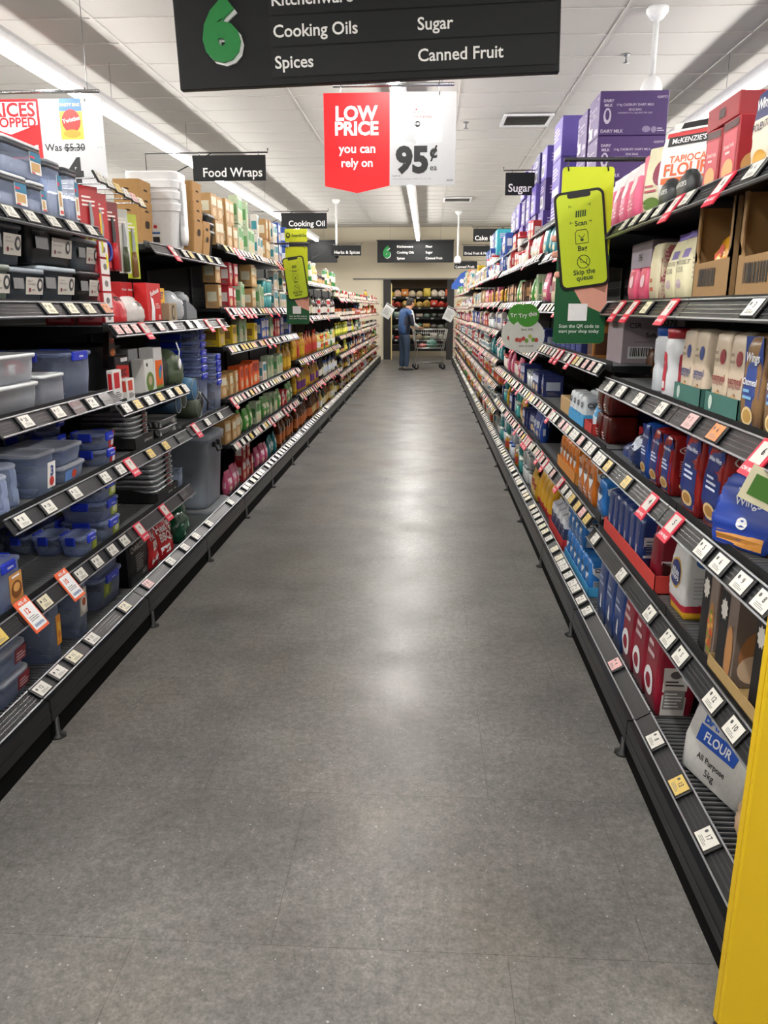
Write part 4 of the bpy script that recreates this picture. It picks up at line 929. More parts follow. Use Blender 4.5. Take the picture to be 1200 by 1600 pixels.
# foil tray piles in black display cartons
def foil_pile(w, d, Y, z, sb, n, zone, step):
    o = tray('display_carton', w + .02, d + .02, .075, '#0f0f11', .75, lambda b, w, d, h: (b.text('f', 'grill trays', w * .1, h * .35, .018, M('#bdbdb9'), .01, w=w * .3), b.text('f', '8 pack', w * .34, h * .35, .014, M('#bdbdb9'), .01)))
    put(o, 'L', Y, z, f'black display carton holding the {zone} foil tray pile', 'display carton', 'black display cartons', sb=sb)
    b = MB(); b.tub([(0, w * .9, d * .9, .03), (step * .5, w * .97, d * .97, .035), (step * .55, w, d, .04), (step * .8, w, d, .04), (step * .82, w * .97, d * .97, .03)], FOIL, 4, cy=d / 2); b.freeze()
    t = empty('foil_tray'); part(b, 'tray_body', t); q = MB(); q.box(w * .02, w * .3, -.003, d + .001, step * .1, step * .78, M('#131315', .35)); q.freeze(); q.rect('f', w * .05, step * .25, w * .16, step * .65, M('#7c1f26')); q.rect('f', w * .2, step * .3, w * .28, step * .6, M('#b8b8b4')); part(q, 'paper_sleeve', t, 'black paper sleeve')
    for k in range(n): put(t, 'L', Y + (k % 3 - 1) * .003, z + .012 + step * k, f'silver foil tray with black sleeve, {NUM[k]} from the bottom of the {zone} pile', 'baking tray', f'{zone} foil tray pile', sb=sb + .01)
foil_pile(.32, .3, 4.07, .487, .0, 9, 'lower', .029)
foil_pile(.24, .28, 3.78, .825, .0, 8, 'upper', .025)
P = clip_tub('food_container', .1, .14, .12, None, .9, .02); put(P, 'L', 4.31, .487, 'small open clear box beside the lower foil trays', 'food container', G)
# ------------------------------------------------------------------ small packs on the fourth deck
z = 1.075
def d_pk(c2, t):
    def f(b, w, d, h):
        b.rect('f', -w * .42, h * .45, w * .2, h * .92, M(c2)); b.lines('f', -w * .35, h * .1, w * .35, h * .35, 4, INK); b.rect('n', -d * .3, h * .4, d * .3, h * .9, M(c2))
        if t: b.text('f', t, 0, h * .7, .04, WHITE, .03, w=w * .7)
    return f
put(carton('sponge_pack', .1, .03, .15, '#dcdcda', d_pk('#b81c22', '')), 'L', 3.5, z, 'red and white scourer pack at the end of the big blue clip tub', 'pack', sb=0)
put(carton('sponge_pack', .09, .03, .1, '#dedfdc', d_pk('#c8473a', '')), 'L', 3.63, z, 'white scourer pack with printed lines before the red disc pack', 'pack', sb=-.01)
def d_disc(b, w, d, h): b.poly('f', [(-w * .45, h * .2), (w * .45, h * .1), (w * .45, h * .75), (-w * .45, h * .8)], M('#c42622')); b.text('f', 'DISC', -w * .05, h * .6, .045, INK, .03, w=w * .6); b.text('f', 'TOUGH', 0, h * .42, .04, WHITE, .03, w=w * .7); b.rect('f', -w * .1, h * .86, w * .4, h * .95, WHITE)
put(carton('sponge_pack', .17, .04, .2, '#161214', d_disc), 'L', 3.72, z, 'black and red disc tough pack', 'pack', sb=.06)
def d_cone(b, w, d, h): b.disc('f', 0, h * .4, w * .25, h * .1, M('#d8741e')); b.text('f', 'HOT', 0, h * .68, .03, M('#e0522a'), .02, w=w * .5)
b = MB(); b.prism([(-.06, 0), (.06, 0), (.03, .12), (.02, .19), (-.02, .19), (-.035, .12)], 0, .03, M('#2a1512', .4)); b.freeze(); d_cone(b, .12, .03, .19); put(b.build('fire_starter_pack'), 'L', 3.74, z + .14, 'dark pack with orange flame picture hanging over the disc pack', 'pack', sb=.11)
def d_grb(b, w, d, h): b.disc('f', 0, h * .32, w * .44, h * .3, M('#5d7a34')); b.disc('f', .0, h * .36, w * .2, h * .14, M('#b9a58c'), lift=.002); b.disc('f', -w * .25, h * .84, .012, .01, INK)
put(carton('lantern_box', .13, .07, .17, '#d9dbd8', d_grb), 'L', 3.95, z, 'white box with green picture beside the orange box', 'box', sb=.01)
def d_org(b, w, d, h): b.rect('f', -w * .42, h * .08, w * .42, h * .7, M('#e0651c')); b.disc('f', w * .08, h * .38, w * .16, h * .14, M('#2f8a94'), lift=.002); b.disc('f', w * .2, h * .5, w * .12, h * .08, M('#3b66b8'), lift=.003); b.rect('f', -w * .42, .004, w * .42, h * .1, M('#6b8a3a'), lift=.002)
put(carton('lantern_box', .13, .08, .22, '#dedede', d_org), 'L', 4.12, z, 'white and orange box with teal picture', 'box', sb=.02); put(carton('lantern_box', .13, .08, .22, '#8f9296', None), 'L', 3.98, z, 'plain grey box behind the green picture box', 'box', sb=.1)
put(lumpy('camping_bag', .17, .2, .22, '#222821', 12, None, .6, .12), 'L', 4.24, z, 'dark olive drawstring bag beside the orange box', 'camping bag', 'olive camping bags', sb=.02); put(lumpy('camping_bag', .2, .22, .2, '#4d5a44', 14, None, .55, .14), 'L', 4.38, z, 'pale olive fabric bag bulging out in front of blue clip tubs', 'camping bag', 'olive camping bags', sb=-.03)
b = MB(); b.ball((0, 0, .03), .022, .008, .034, WHITE); b.tube([(0, .004, .06), (.01, 0, .1), (-.01, .01, .15)], .004, WHITE, 5); put(b.build('toggle_tag'), 'L', 4.31, z + .09, 'white oval toggle tag on cord against the olive bags', 'tag', sb=-.035)
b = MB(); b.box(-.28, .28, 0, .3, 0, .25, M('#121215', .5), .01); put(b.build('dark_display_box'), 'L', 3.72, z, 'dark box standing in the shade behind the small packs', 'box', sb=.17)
# ------------------------------------------------------------------ red boxes, fire lighters: fifth deck
z = 1.425
def d_rb(b, w, d, h): b.rect('f', -w * .45, .004, w * .45, h - .004, M('#dcd6d4')); b.disc('f', 0, h * .5, w * .2, h * .2, M('#70696a')); b.rect('n', -d * .4, h * .2, d * .4, h * .8, M('#c96a70')); b.disc('n', 0, h * .5, .02, .012, M('#8a4048'), lift=.002)
rb = carton('firelighter_box', .1, .13, .07, '#ad1f2b', d_rb)
for k in range(5):
    put(rb, 'L', 3.47, z + .0715 * k, f'small red box, {("bottom", "second", "third", "fourth", "top")[k]} of the front stack by the dark tubs', 'box', 'small red boxes')
    if k < 3: put(rb, 'L', 3.47, z + .0715 * k, f'small red box in the second stack back, {("bottom", "second", "third")[k]} level', 'box', 'small red boxes', sb=.14)
def d_rw(b, w, d, h): b.poly('f', [(-w * .4, h * .3), (w * .4, h * .15), (w * .45, h * .45), (-w * .3, h * .6)], WHITE); b.poly('f', [(-w * .35, h * .62), (w * .2, h * .5), (w * .1, h * .85)], M('#d8662a')); b.text('f', 'BBQ', 0, h * .7, .03, INK, .03)
put(lumpy('firelighter_bag', .18, .12, .17, '#b9242c', 41, d_rw, .3, .1), 'L', 3.66, z, 'red bag of firelighters slumped before the tall red boxes', 'bag', rx=-.2); put(lumpy('firelighter_bag', .24, .14, .13, '#cfcbc8', 43, d_rw, .25, .1), 'L', 3.84, z, 'white and orange glossy bag lying before the tall red boxes', 'bag', sb=-.01)
def d_bird(b, w, d, h): b.text('f', 'Redheads', w * .02, h * .78, .034, WHITE, .02, w=w * .8, rot=.2); b.poly('f', [(-w * .3, h * .05), (-w * .05, h * .05), (w * .0, h * .35), (-w * .1, h * .6), (-w * .28, h * .66), (-w * .22, h * .4)], WHITE); b.lines('f', w * .05, h * .35, w * .42, h * .5, 3, M('#e9c9c6')); b.rect('f', w * .25, h * .08, w * .4, h * .2, M('#d8b8b4'))
put(carton('match_box', .21, .07, .2, '#c41f22', d_bird), 'L', 4.13, z, 'large red match carton with white bird shape', 'box', 'red match cartons', sb=.02)
sm = carton('match_box', .07, .12, .2, '#c12024', lambda b, w, d, h: (b.text('f', 'Redheads', 0, h * .82, .02, WHITE, .02, w=w * .8), b.lines('f', -w * .2, h * .15, w * .2, h * .6, 6, M('#df8a88'))))
put(sm, 'L', 3.9, z, 'narrow red match carton, nearer one behind the slumped bag', 'box', 'red match cartons', sb=.09); put(sm, 'L', 3.98, z, 'narrow red match carton, farther one behind the slumped bag', 'box', 'red match cartons', sb=.09)
put(carton('snack_carton', .12, .1, .18, '#d9a21f', lambda b, w, d, h: (b.poly('f', [(-w * .4, h * .3), (w * .4, h * .3), (w * .3, h * .6), (0, h * .5), (-w * .3, h * .62)], M('#3a2a66')), b.text('f', 'JET', 0, h * .75, .05, M('#3a2a66'), .03, w=w * .7))), 'L', 4.33, z, 'yellow carton with purple print', 'box', sb=.05)
put(carton('craft_card_box', .13, .05, .1, '#a08f74', lambda b, w, d, h: (b.disc('f', 0, h * .5, w * .2, h * .4, INK), b.disc('f', 0, h * .5, w * .14, h * .28, M('#a08f74'), lift=.002))), 'L', 4.34, z, 'small tan card box with black oval before the yellow carton', 'box', sb=-.01)
for Y, c, sb, lab in ((4.5, .17, 0., 'crumpled clear film bag next to the tan card box'), (4.6, .13, .05, 'second crumpled clear film bag behind the grey bin')):
    m = CL('#e9edf0', .5, .1); b = MB(); o = lumpy('film_bag', .16, .16, c, '#dfe3e6', int(Y * 100), None, .15, .22); o.data.materials.clear(); o.data.materials.append(m); put(o, 'L', Y, z, lab, 'bag', 'clear film bags', sb=sb)
b = MB(); b.prism([(-.1, 0), (.1, 0), (.1, .06), (.02, .09), (-.1, .12)], 0, .14, M('#73777b', .5)); put(b.build('display_bin'), 'L', 4.72, z, 'grey sloping display bin holding a film bag', 'bin'); o = lumpy('film_bag', .14, .12, .09, '#dfe3e6', 77, None, .15, .2); o.data.materials.clear(); o.data.materials.append(CL('#e9edf0', .5, .1)); put(o, 'L', 4.76, z + .08, 'clear film bag lying in the grey display bin', 'bag', 'clear film bags', sb=.03)
# ------------------------------------------------------------------ bins on the top deck
z = 1.815
def white_bin():
    o = empty('nesting_bin'); b = MB(); w, d, h = .22, .31, .27; m = M('#dfe0e2', .4)
    b.tub([(0, w * .7, d * .76, .03), (.01, w * .72, d * .78, .035), (h - .045, w * .92, d * .93, .04), (h - .045, w * .97, d * .97, .045), (h - .008, w, d, .05), (h, w - .006, d - .006, .05), (h - .006, w - .02, d - .02, .04), (.02, w * .7, d * .76, .03)], m, 6, cy=d / 2, smooth=False); b.freeze(); b._bb[1] = (0, d); b.rect('-', -.02, .05, .04, .16, M('#d9d6d2'), 2); b.rect('-', -.01, .055, .03, .085, INK, 1, .003); b.disc('-', .01, .14, .012, .01, M('#b8323a'), 1, lift=.003); b.rect('-', -.015, .1, .035, .112, M('#4a6aa8'), 1, .003); part(b, 'bin_body', o)
    b = MB(); b.tub([(h * .15, .06, .02, .008), (h * .3, .09, .03, .012), (h * .8, .09, .03, .012)], m, 3, cy=.004); part(b, 'handle', o); return o
wb = white_bin()
for k, zz in enumerate((0, .065, .125, .17)): put(wb, 'L', 4.75, z + zz, f'white plastic kitchen bin, {("lowest", "second", "third", "topmost")[k]} of the nested stack', 'bin', 'nested white bins', sb=.02)
def kraft_bin(w, d, h):
    b = MB(); t = .004
    b.tub([(0, w * .84, d * .84, .01), (h, w, d, .012), (h, w - .012, d - .012, .01), (.01, w * .82, d * .82, .01)], KRAFT, 2, cy=d / 2, smooth=False); b.freeze(); b._bb[1] = (0, d)
    P = [(x, zz + h * .68) for x, zz in rr(w * .34, h * .2, h * .09, 3)]; b.poly('f', P, M('#2f2012', .9), .002); b.poly('n', [(x, zz + h * .68) for x, zz in rr(d * .3, h * .2, h * .09, 3)], M('#2f2012', .9), .002)
    return b.build('paper_bin')
kb = kraft_bin(.2, .26, .2)
for k in range(5): put(kb, 'L', 4.99, z + .056 * k, f'brown kraft paper bin with hand hole, {NUM[k]} up in the tall stack behind white bins', 'bin', 'kraft bins', sb=.0)
kb3 = kraft_bin(.2, .15, .2)
for k in range(4): put(kb3, 'L', 4.52, z + .055 * k, f'brown kraft paper bin, {NUM[k]} up in the stack before the white bins', 'bin', 'kraft bins', sb=.16)
kb2 = kraft_bin(.17, .22, .16)
for k in range(2): put(kb2, 'L', 5.17, z + .055 * k, f'smaller brown kraft bin, {("lower", "upper")[k]} of two beside the black bins', 'bin', 'kraft bins', sb=.0)
b = MB(); b.tub([(0, .15, .2, .03), (.15, .18, .24, .035), (.155, .2, .26, .04), (.175, .2, .26, .04), (.175, .17, .23, .03)], M('#22252a', .4), 4, cy=.13); o = b.build('nesting_bin')
for k in range(3): put(o, 'L', 5.31, z + .05 * k, f'black plastic bin, {("lowest", "middle", "topmost")[k]} of the nested stack', 'bin', 'nested black bins', sb=.01)
# ================================================================== RIGHT: flour, sugar and baking goods
DB = M('#1d2f6e', .35); GOLD = M('#c9a24e', .4)
# ---- bottom deck
z = .15
def d_tan(b, w, d, h): b.lines('+', -.03, h * .35, .03, h * .6, 3, M('#8a7a5e')); b.poly('f', [(-w * .4, h * .3), (-w * .1, h * .2), (-w * .2, h * .7)], M('#4a3a2a')); b.lines('f', -.04, h * .3, .05, h * .6, 3, M('#6f7f80'))
put(lumpy('flour_bag', .16, .18, .15, '#c9a888', 51, d_tan, .5, .05), 'R', 1.75, z, 'tan paper flour bag beside the yellow stand on the bottom shelf', 'flour bag', sb=.03)
def d_bak(b, w, d, h):
    b.poly('f', [(-w * .34, h * .32), (w * .3, h * .32), (w * .34, h * .47), (-w * .34, h * .47)], M('#1f4fae')); b.text('f', 'BAKERS', -w * .0, h * .54, .07, M('#2458b6'), .025, w=w * .62); b.text('f', 'FLOUR', 0, h * .395, .05, WHITE, .02, w=w * .45)
    b.text('f', 'All Purpose', -w * .02, h * .2, .026, INK, .01, w=w * .5); b.text('f', '5kg', 0, h * .1, .03, INK, .01)
    rn = random.Random(4)
    for k in range(16):
        u, v = rn.uniform(-d * .3, d * .3), h * rn.uniform(.5, .95); b.disc('+', u, v, .008, .016, INK, 1, 8)
    b.lines('+', -d * .3, h * .1, d * .3, h * .36, 5, M('#b9a6a6'))
put(block_bag('flour_bag', .26, .2, .34, '#c4c3c1', d_bak, top='crimp', bulge=.03, seed=7, wob=.003, r=.35), 'R', 1.99, z + .008, 'large white and blue bakers flour bag leaning on bottom shelf', 'flour bag', sb=.03, rx=-.3, rz=.3)
def d_brd(b, w, d, h): b.disc('+', 0, h * .55, d * .34, h * .22, M('#c18a4f')); b.disc('f', 0, h * .55, w * .34, h * .22, M('#c18a4f')); b.rect('+', -d * .35, h * .1, d * .2, h * .28, M('#3a3f63'))
put(block_bag('bread_mix_bag', .16, .14, .26, '#b8a594', d_brd, top='crimp', bulge=.02, seed=9), 'R', 2.22, z, 'beige bread mix bag with loaf picture leaning behind the bakers flour', 'bread mix', sb=.12, rx=-.35)
def d_sr(b, w, d, h):
    b.disc('f', -w * .08, h * .32, w * .34, h * .17, WHITE); b.disc('f', -w * .08, h * .32, w * .2, h * .09, M('#8e1730'), lift=.0022); b.lines('f', -w * .35, h * .6, w * .2, h * .82, 2, M('#e6cfd3'))
    b.rect('+', -d * .36, h * .02, d * .26, h * .6, M('#d9d6d3'), 3); b.disc('+', -d * .05, h * .52, .018, .014, M('#5f5a5a'), 1, lift=.0022); b.lines('+', -d * .3, h * .38, d * .2, h * .46, 2, INK); b.rect('+', -d * .32, h * .1, d * .22, h * .34, M('#8d8a8a'), 2, .002); b.lines('+', -d * .28, h * .12, d * .18, h * .32, 5, WHITE, lift=.003)
P = block_bag('flour_bag', .145, .13, .31, '#8e1730', d_sr, bulge=.016, seed=11, r=.3)
for Y, w in ((2.47, 'nearest of the three'), (2.63, 'middle of the three'), (2.79, 'farthest of the three')): put(P, 'R', Y, z, f'dark red flour bag with white loop print, {w} on the bottom shelf', 'flour bag', 'dark red flour bags')
def d_bl(b, w, d, h): b.poly('f', [(-w * .1, h * .22), (w * .06, h * .2), (w * .12, h * .42), (w * .0, h * .44)], WHITE); b.lines('f', -w * .3, h * .55, w * .3, h * .72, 2, M('#b7c2dc')); b.rect('+', -d * .3, h * .08, d * .3, h * .5, M('#c9cede'), 2); b.lines('+', -d * .24, h * .12, d * .24, h * .46, 5, M('#8089a0'), lift=.0022)
P = block_bag('flour_bag', .14, .13, .30, '#25407e', d_bl, bulge=.014, seed=13, r=.3)
for k, Y in enumerate((2.95, 3.10, 3.25)): put(P, 'R', Y, z, f'plain navy flour bag, {("nearest", "middle", "farthest")[k]} of three beyond the dark red bags', 'flour bag', 'navy flour bags'); put(P, 'R', Y, z, f'navy blue flour bag in the second row, {("nearest", "middle", "farthest")[k]} one', 'flour bag', 'navy flour bags back row', sb=.15)
SUG = '#2b74c0'
def d_sug(col):
    def f(b, w, d, h):
        m = M('#e9edf2', .35)
        b.poly('f', [(-w * .44, h * .95), (-w * .44, h * .6), (-w * .1, h * .38), (w * .3, h * .55), (w * .44, h * .92)], m, .003); b.text('f', 'CSR', -w * .05, h * .7, .05, INK, .03, w=w * .55, lift=.005)
        b.poly('+', [(-d * .4, h * .95), (-d * .35, h * .66), (0, h * .48), (d * .35, h * .66), (d * .4, h * .95)], m, .003); b.text('+', 'CSR', 0, h * .76, .04, INK, .03, w=d * .5, lift=.005)
        b.rect('+', -d * .3, h * .04, d * .32, h * .42, M('#a9b2bc'), 2, .003); b.bars('+', -d * .25, h * .05, d * .2, h * .22); b.lines('+', -d * .26, h * .25, d * .26, h * .4, 3, M('#6c7680'), lift=.005)
        b.lines('f', -w * .3, h * .16, w * .3, h * .32, 2, M('#dfe8f2'), lift=.004)
    return f
CSRB = block_bag('sugar_bag', .1, .1, .16, SUG, d_sug(SUG), top='flat', bulge=.01, seed=17, r=.3)
T = tray('display_carton', .66, .22, .1, '#3f9bd2', .5); put(T, 'R', 3.85, z, 'light blue display carton of white and blue sugar bags on the bottom shelf', 'display carton', sb=.0)
for k in range(6):
    for j in range(2):
        if k == 5 and j == 0: pass
        put(CSRB, 'R', 3.6 + .105 * k, z + .006, f'white and blue sugar bag, {NUM[k]} in the {("front", "rear")[j]} file of the blue carton', 'sugar bag', 'sugar bags in the blue carton', sb=.008 + .104 * j)
        if k > 1: put(CSRB, 'R', 3.6 + .105 * k, z + .17, f'white and blue sugar bag stacked on top, {NUM[k]} in the {("front", "rear")[j]} file', 'sugar bag', 'sugar bags stacked above the blue carton', sb=.008 + .104 * j)
def d_milk(b, w, d, h): b.rect('f', -w * .4, h * .5, w * .4, h * .85, M('#dfe3ea'), 2); b.disc('f', 0, h * .55, w * .3, h * .14, M('#23345f'), lift=.002); b.rect('f', -w * .4, h * .05, w * .4, h * .2, M('#c8232a')); b.disc('+', 0, h * .5, d * .3, h * .2, WHITE)
T = tray('display_carton', .5, .24, .11, '#c4292c', .6, lambda b, w, d, h: b.disc('+', 0, h * .5, .02, .02, WHITE, 1)); put(T, 'R', 4.5, z, 'red display carton of cow print milk pouches on the bottom shelf', 'display carton')
P = block_bag('milk_powder_pouch', .11, .1, .2, '#b7bdc9', d_milk, mf=lambda x, y, zz: '#c8232a' if zz < .25 else ('#27355f' if zz < .6 else '#c9ced8'), top='crimp', seed=19)
for k in range(4): put(P, 'R', 4.32 + .118 * k, z + .006, f'red navy and white milk powder pouch, {NUM[k]} along the red carton', 'milk powder', 'milk powder pouches', sb=.01); put(P, 'R', 4.32 + .118 * k, z + .006, f'red navy and white milk powder pouch behind, {NUM[k]} along the red carton', 'milk powder', 'milk powder pouches', sb=.12)
P = pouch('sugar_pouch', .15, .1, .27, '#d9a51c', lambda b, w, d, h: b.rect('f', -w * .4, h * .05, w * .4, h * .25, M('#c8232a'), 2), seed=21, mf=lambda x, y, zz: '#c8232a' if zz < .28 else '#d9a51c')
for k in range(4): put(P, 'R', 4.87 + .15 * k, z, f'yellow pouch with red base, {NUM[k]} along from the red carton', 'pouch', 'yellow pouches', sb=.01)
# ---- second deck
z = .547
def d_mix(c):
    def f(b, w, d, h):
        b.rect('f', -w * .5 + .002, .004, w * .02, h - .004, M('#1c1b1d')); b.poly('f', [(-w * .22 + w * .22 * (1 if q % 2 else .7) * math.cos(q * PI / 9), h * .78 + h * .13 * (1 if q % 2 else .75) * math.sin(q * PI / 9)) for q in range(18)], M('#d9d5cf'), .002); b.disc('f', w * .26, h * .36, w * .2, h * .32, M('#a9794c'), lift=.002)
        b.disc('+', -d * .12, h * .36, d * .3, h * .3, M('#a8744a')); b.disc('+', -d * .2, h * .22, d * .22, h * .16, M('#d9bfa2'), lift=.0022); b.rect('+', d * .08, h * .66, d * .26, h * .82, M('#d08a2c'), lift=.002); b.text('+', '2', d * .17, h * .74, .03, INK, .02, lift=.003)
        b.rect('+', d * .18, h * .12, d * .48, h * .4, M('#1c1b1d')); b.lines('+', d * .2, h * .16, d * .46, h * .36, 3, M('#a77b3e'), lift=.002)
        b.disc('t', 0, d * .3, w * .3, .02, M('#d9d5cf')) ; b.rect('t', -w * .5 + .003, .004, w * .5 - .003, d * .2, M('#1c1b1d'))
    return f
def d_mix2(b, w, d, h):
    d_mix(0)(b, w, d, h); rn = random.Random(2)
    for k in range(26): b.disc('+', rn.uniform(-d * .32, d * .1), h * rn.uniform(.08, .62), .008, .008, M(rn.choice(('#7d8f35', '#c7562f', '#d8a552', '#a23a2c'))), 1, 7, .003); b.disc('f', rn.uniform(w * .1, w * .4), h * rn.uniform(.08, .62), .007, .007, M(rn.choice(('#7d8f35', '#c7562f', '#d8a552'))), 1, 7, .003)
a = carton('bread_mix_box', .11, .17, .24, '#75675f', d_mix(0)); c = carton('bread_mix_box', .11, .17, .24, '#7a6c64', d_mix2)
put(a, 'R', 1.90, z + .004, 'grey brown bread mix box with layered loaf picture on second shelf', 'baking mix', 'grey brown baking mix boxes', sb=.0); put(c, 'R', 2.06, z + .004, 'grey brown mix box with salad topping picture on second shelf', 'baking mix', 'grey brown baking mix boxes', sb=.01); put(a, 'R', 1.72, z + .004, 'grey brown bread mix box nearest the yellow stand', 'baking mix', 'grey brown baking mix boxes', sb=.02)
put(tray('display_carton', .34, .19, .04, '#a98d5c', .9), 'R', 1.82, z, 'tan display carton holding the grey brown mix boxes', 'display carton', sb=-.006)
def d_wf(b, w, d, h): b.disc('f', -w * .05, h * .55, w * .36, h * .2, M('#c9a24e')); b.disc('f', -w * .05, h * .55, w * .32, h * .17, DB, lift=.0022); b.text('f', 'White', -w * .05, h * .58, .03, WHITE, .02, w=w * .5, lift=.004); b.text('f', 'Wings', -w * .05, h * .5, .03, WHITE, .02, w=w * .5, lift=.004); b.disc('+', .0, h * .78, d * .28, h * .08, M('#3d62a8')); b.lines('+', -d * .3, h * .3, d * .3, h * .6, 6, M('#a9abb0')); b.text('+', 'Thanks', d * .1, h * .2, .02, M('#c8232a'), .01)
put(block_bag('flour_bag', .14, .12, .25, '#c9c8c8', d_wf, mf=lambda x, y, zz: '#d8a82c' if zz < .12 else ('#b62a3c' if zz < .2 else ('#c9c8c8' if zz < .93 else '#a61f30')), bulge=.02, seed=23, r=.35), 'R', 2.36, z, 'white flour bag with yellow base and blue round badge on second shelf', 'flour bag', sb=.02)
T = tray('display_carton', .78, .22, .12, '#c03a34', .55, lambda b, w, d, h: (b.disc('+', -.01, h * .3, .018, .018, WHITE, 1), b.disc('+', -.01, h * .3, .01, .01, M('#c03a34'), 1, lift=.003), b.text('+', 'essentials', .05, h * .3, .02, WHITE, .01, w=.05))); put(T, 'R', 2.92, z, 'long red display carton holding navy and dark red flour packs', 'display carton')
def d_ess(b, w, d, h): b.poly('f', [(-w * .1, h * .18), (w * .05, h * .16), (w * .12, h * .42), (w * .0, h * .44)], WHITE); b.rect('+', -d * .4, h * .2, d * .1, h * .6, M('#cfd3da')); b.lines('+', -d * .35, h * .25, d * .05, h * .55, 5, M('#6c7680'), lift=.002)
def d_sr2(b, w, d, h): b.lines('+', -d * .1, h * .6, d * .36, h * .86, 3, M('#e3ccd0')); b.bars('+', -d * .42, h * .14, -d * .08, h * .5); b.text('+', 'self raising flour', d * .1, h * .55, .016, WHITE, .006, w=d * .5); b.poly('+', [(d * .1, h * .1), (d * .35, h * .3), (d * .4, h * .14)], WHITE)
P = block_bag('flour_pack', .1, .14, .2, '#7c1727', d_sr2, bulge=.01, seed=25, r=.3)
for k in range(2): put(P, 'R', 2.62 + .11 * k, z + .005, f'dark red self raising flour pack in the long red carton, {("nearer", "farther")[k]} one', 'flour pack', 'dark red flour packs', sb=.02 + .04 * k)
P = block_bag('flour_pack', .085, .17, .2, '#22376e', d_ess, bulge=.006, seed=27, r=.3)
for k in range(6): put(P, 'R', 2.83 + .088 * k, z + .005, f'navy blue flour pack in the long red carton, {NUM[k]} from the dark red packs', 'flour pack', 'navy packs in the red carton', sb=.012)
for k in range(4): put(P, 'R', 3.0 + .088 * k, z + .206, f'navy blue flour pack stacked on the long red carton rows, {NUM[k]} one', 'flour pack', 'navy packs on top', sb=.05)
z = .585
CSO = block_bag('sugar_bag', .11, .11, .2, '#c06a1e', d_sug(0), top='flat', bulge=.012, seed=29, r=.3)
for k in range(3): put(CSO, 'R', 3.62 + .125 * k, z, f'tall orange and white sugar bag, {("nearest", "middle", "farthest")[k]} of the file before the orange carton', 'sugar bag', 'tall orange sugar bags', sb=.0); put(CSO, 'R', 3.62 + .125 * k, z, f'orange and white sugar bag standing in the second row, {NUM[k]} one', 'sugar bag', 'tall orange sugar bags', sb=.12)
put(block_bag('sugar_bag', .13, .12, .16, SUG, d_sug(0), top='flat', bulge=.012, seed=30, r=.3), 'R', 3.45, z, 'blue and white sugar bag standing alone on second shelf by the navy packs', 'sugar bag', sb=.01)
T = tray('display_carton', .55, .22, .12, '#c98539', .6, lambda b, w, d, h: b.rect('+', .02, .02, .06, .06, WHITE)); put(T, 'R', 4.3, z, 'orange display carton of orange and white sugar bags', 'display carton')
P = block_bag('sugar_bag', .1, .1, .19, '#d2761c', d_sug(0), top='flat', bulge=.01, seed=31, r=.3)
for k in range(5): put(P, 'R', 4.09 + .105 * k, z + .005, f'orange and white sugar bag, {NUM[k]} along the orange carton', 'sugar bag', 'sugar bags in the orange carton', sb=.01); put(P, 'R', 4.09 + .105 * k, z + .005, f'orange and white sugar bag, rear file {NUM[k]} along the orange carton', 'sugar bag', 'sugar bags in the orange carton', sb=.115)
# ---- third deck
z = .896
def d_oat(col):
    def f(b, w, d, h):
        b.rect('f', -w * .46, h * .08, w * .46, h * .97, DB, 4, .0016); b.text('f', 'White Wings', 0, h * .76, .04, M('#dfe6f2'), .02, w=w * .7, lift=.003); b.lines('f', -w * .3, h * .42, w * .3, h * .6, 3, M('#c9d4ea'), lift=.003); b.disc('f', 0, h * .2, w * .34, h * .09, M('#d9bf8c'), lift=.003); b.disc('f', 0, h * .2, w * .24, h * .06, M('#a5793c'), lift=.0042)
        b.disc('+', 0, h * .78, d * .34, h * .075, M('#d9cfd2'), lift=.0018); b.disc('+', 0, h * .78, d * .31, h * .062, MM(col), lift=.0028); b.text('+', 'White Wings', 0, h * .78, .022, M('#e5dcdc'), .012, w=d * .5, lift=.004); b.lines('+', -d * .3, h * .35, d * .3, h * .62, 7, M('#b98a8a') if col.startswith('#8') or col.startswith('#7') else M('#8aa2d0')); b.disc('+', -d * .12, h * .2, d * .16, h * .07, M('#d9bf8c'), lift=.002); b.disc('+', -d * .12, h * .2, d * .11, h * .05, M('#a5793c'), lift=.003)
    return f
P = block_bag('oat_bag', .13, .16, .26, '#8b1f1e', d_oat('#8b1f1e'), top='flat', bulge=.02, seed=35, wob=.0025, r=.22); put(P, 'R', 2.13, z, 'large shiny red and navy oat bag, nearer one on third shelf', 'oat bag', 'large red oat bags', sb=.01); put(P, 'R', 2.29, z, 'large shiny red and navy oat bag, farther one on third shelf', 'oat bag', 'large red oat bags', sb=.0)
P = block_bag('oat_bag', .11, .14, .2, '#861c1d', d_oat('#861c1d'), top='flat', bulge=.012, seed=36, r=.22); put(P, 'R', 2.56, z, 'smaller red and navy oat bag, nearer one before the blue bag', 'oat bag', 'smaller red oat bags', sb=.01); put(P, 'R', 2.69, z, 'smaller red and navy oat bag, one next to blue bag', 'oat bag', 'smaller red oat bags', sb=.01)
put(block_bag('oat_bag', .1, .12, .2, '#1f4a9a', d_oat('#1f4a9a'), top='flat', bulge=.012, seed=37, r=.18), 'R', 2.82, z, 'shiny blue oat bag beside the smaller red bags', 'oat bag', sb=.01)
put(lumpy('oat_bag', .17, .17, .16, '#1c2b52', 38, lambda b, w, d, h: (b.rect('+', -d * .2, h * .3, d * .1, h * .6, M('#aab4cc')), b.disc('f', 0, h * .6, w * .2, h * .18, M('#c9d2e2'))), .2, .16), 'R', 2.99, z, 'crumpled navy film bag slumped beside the blue oat bag', 'oat bag', sb=.02)
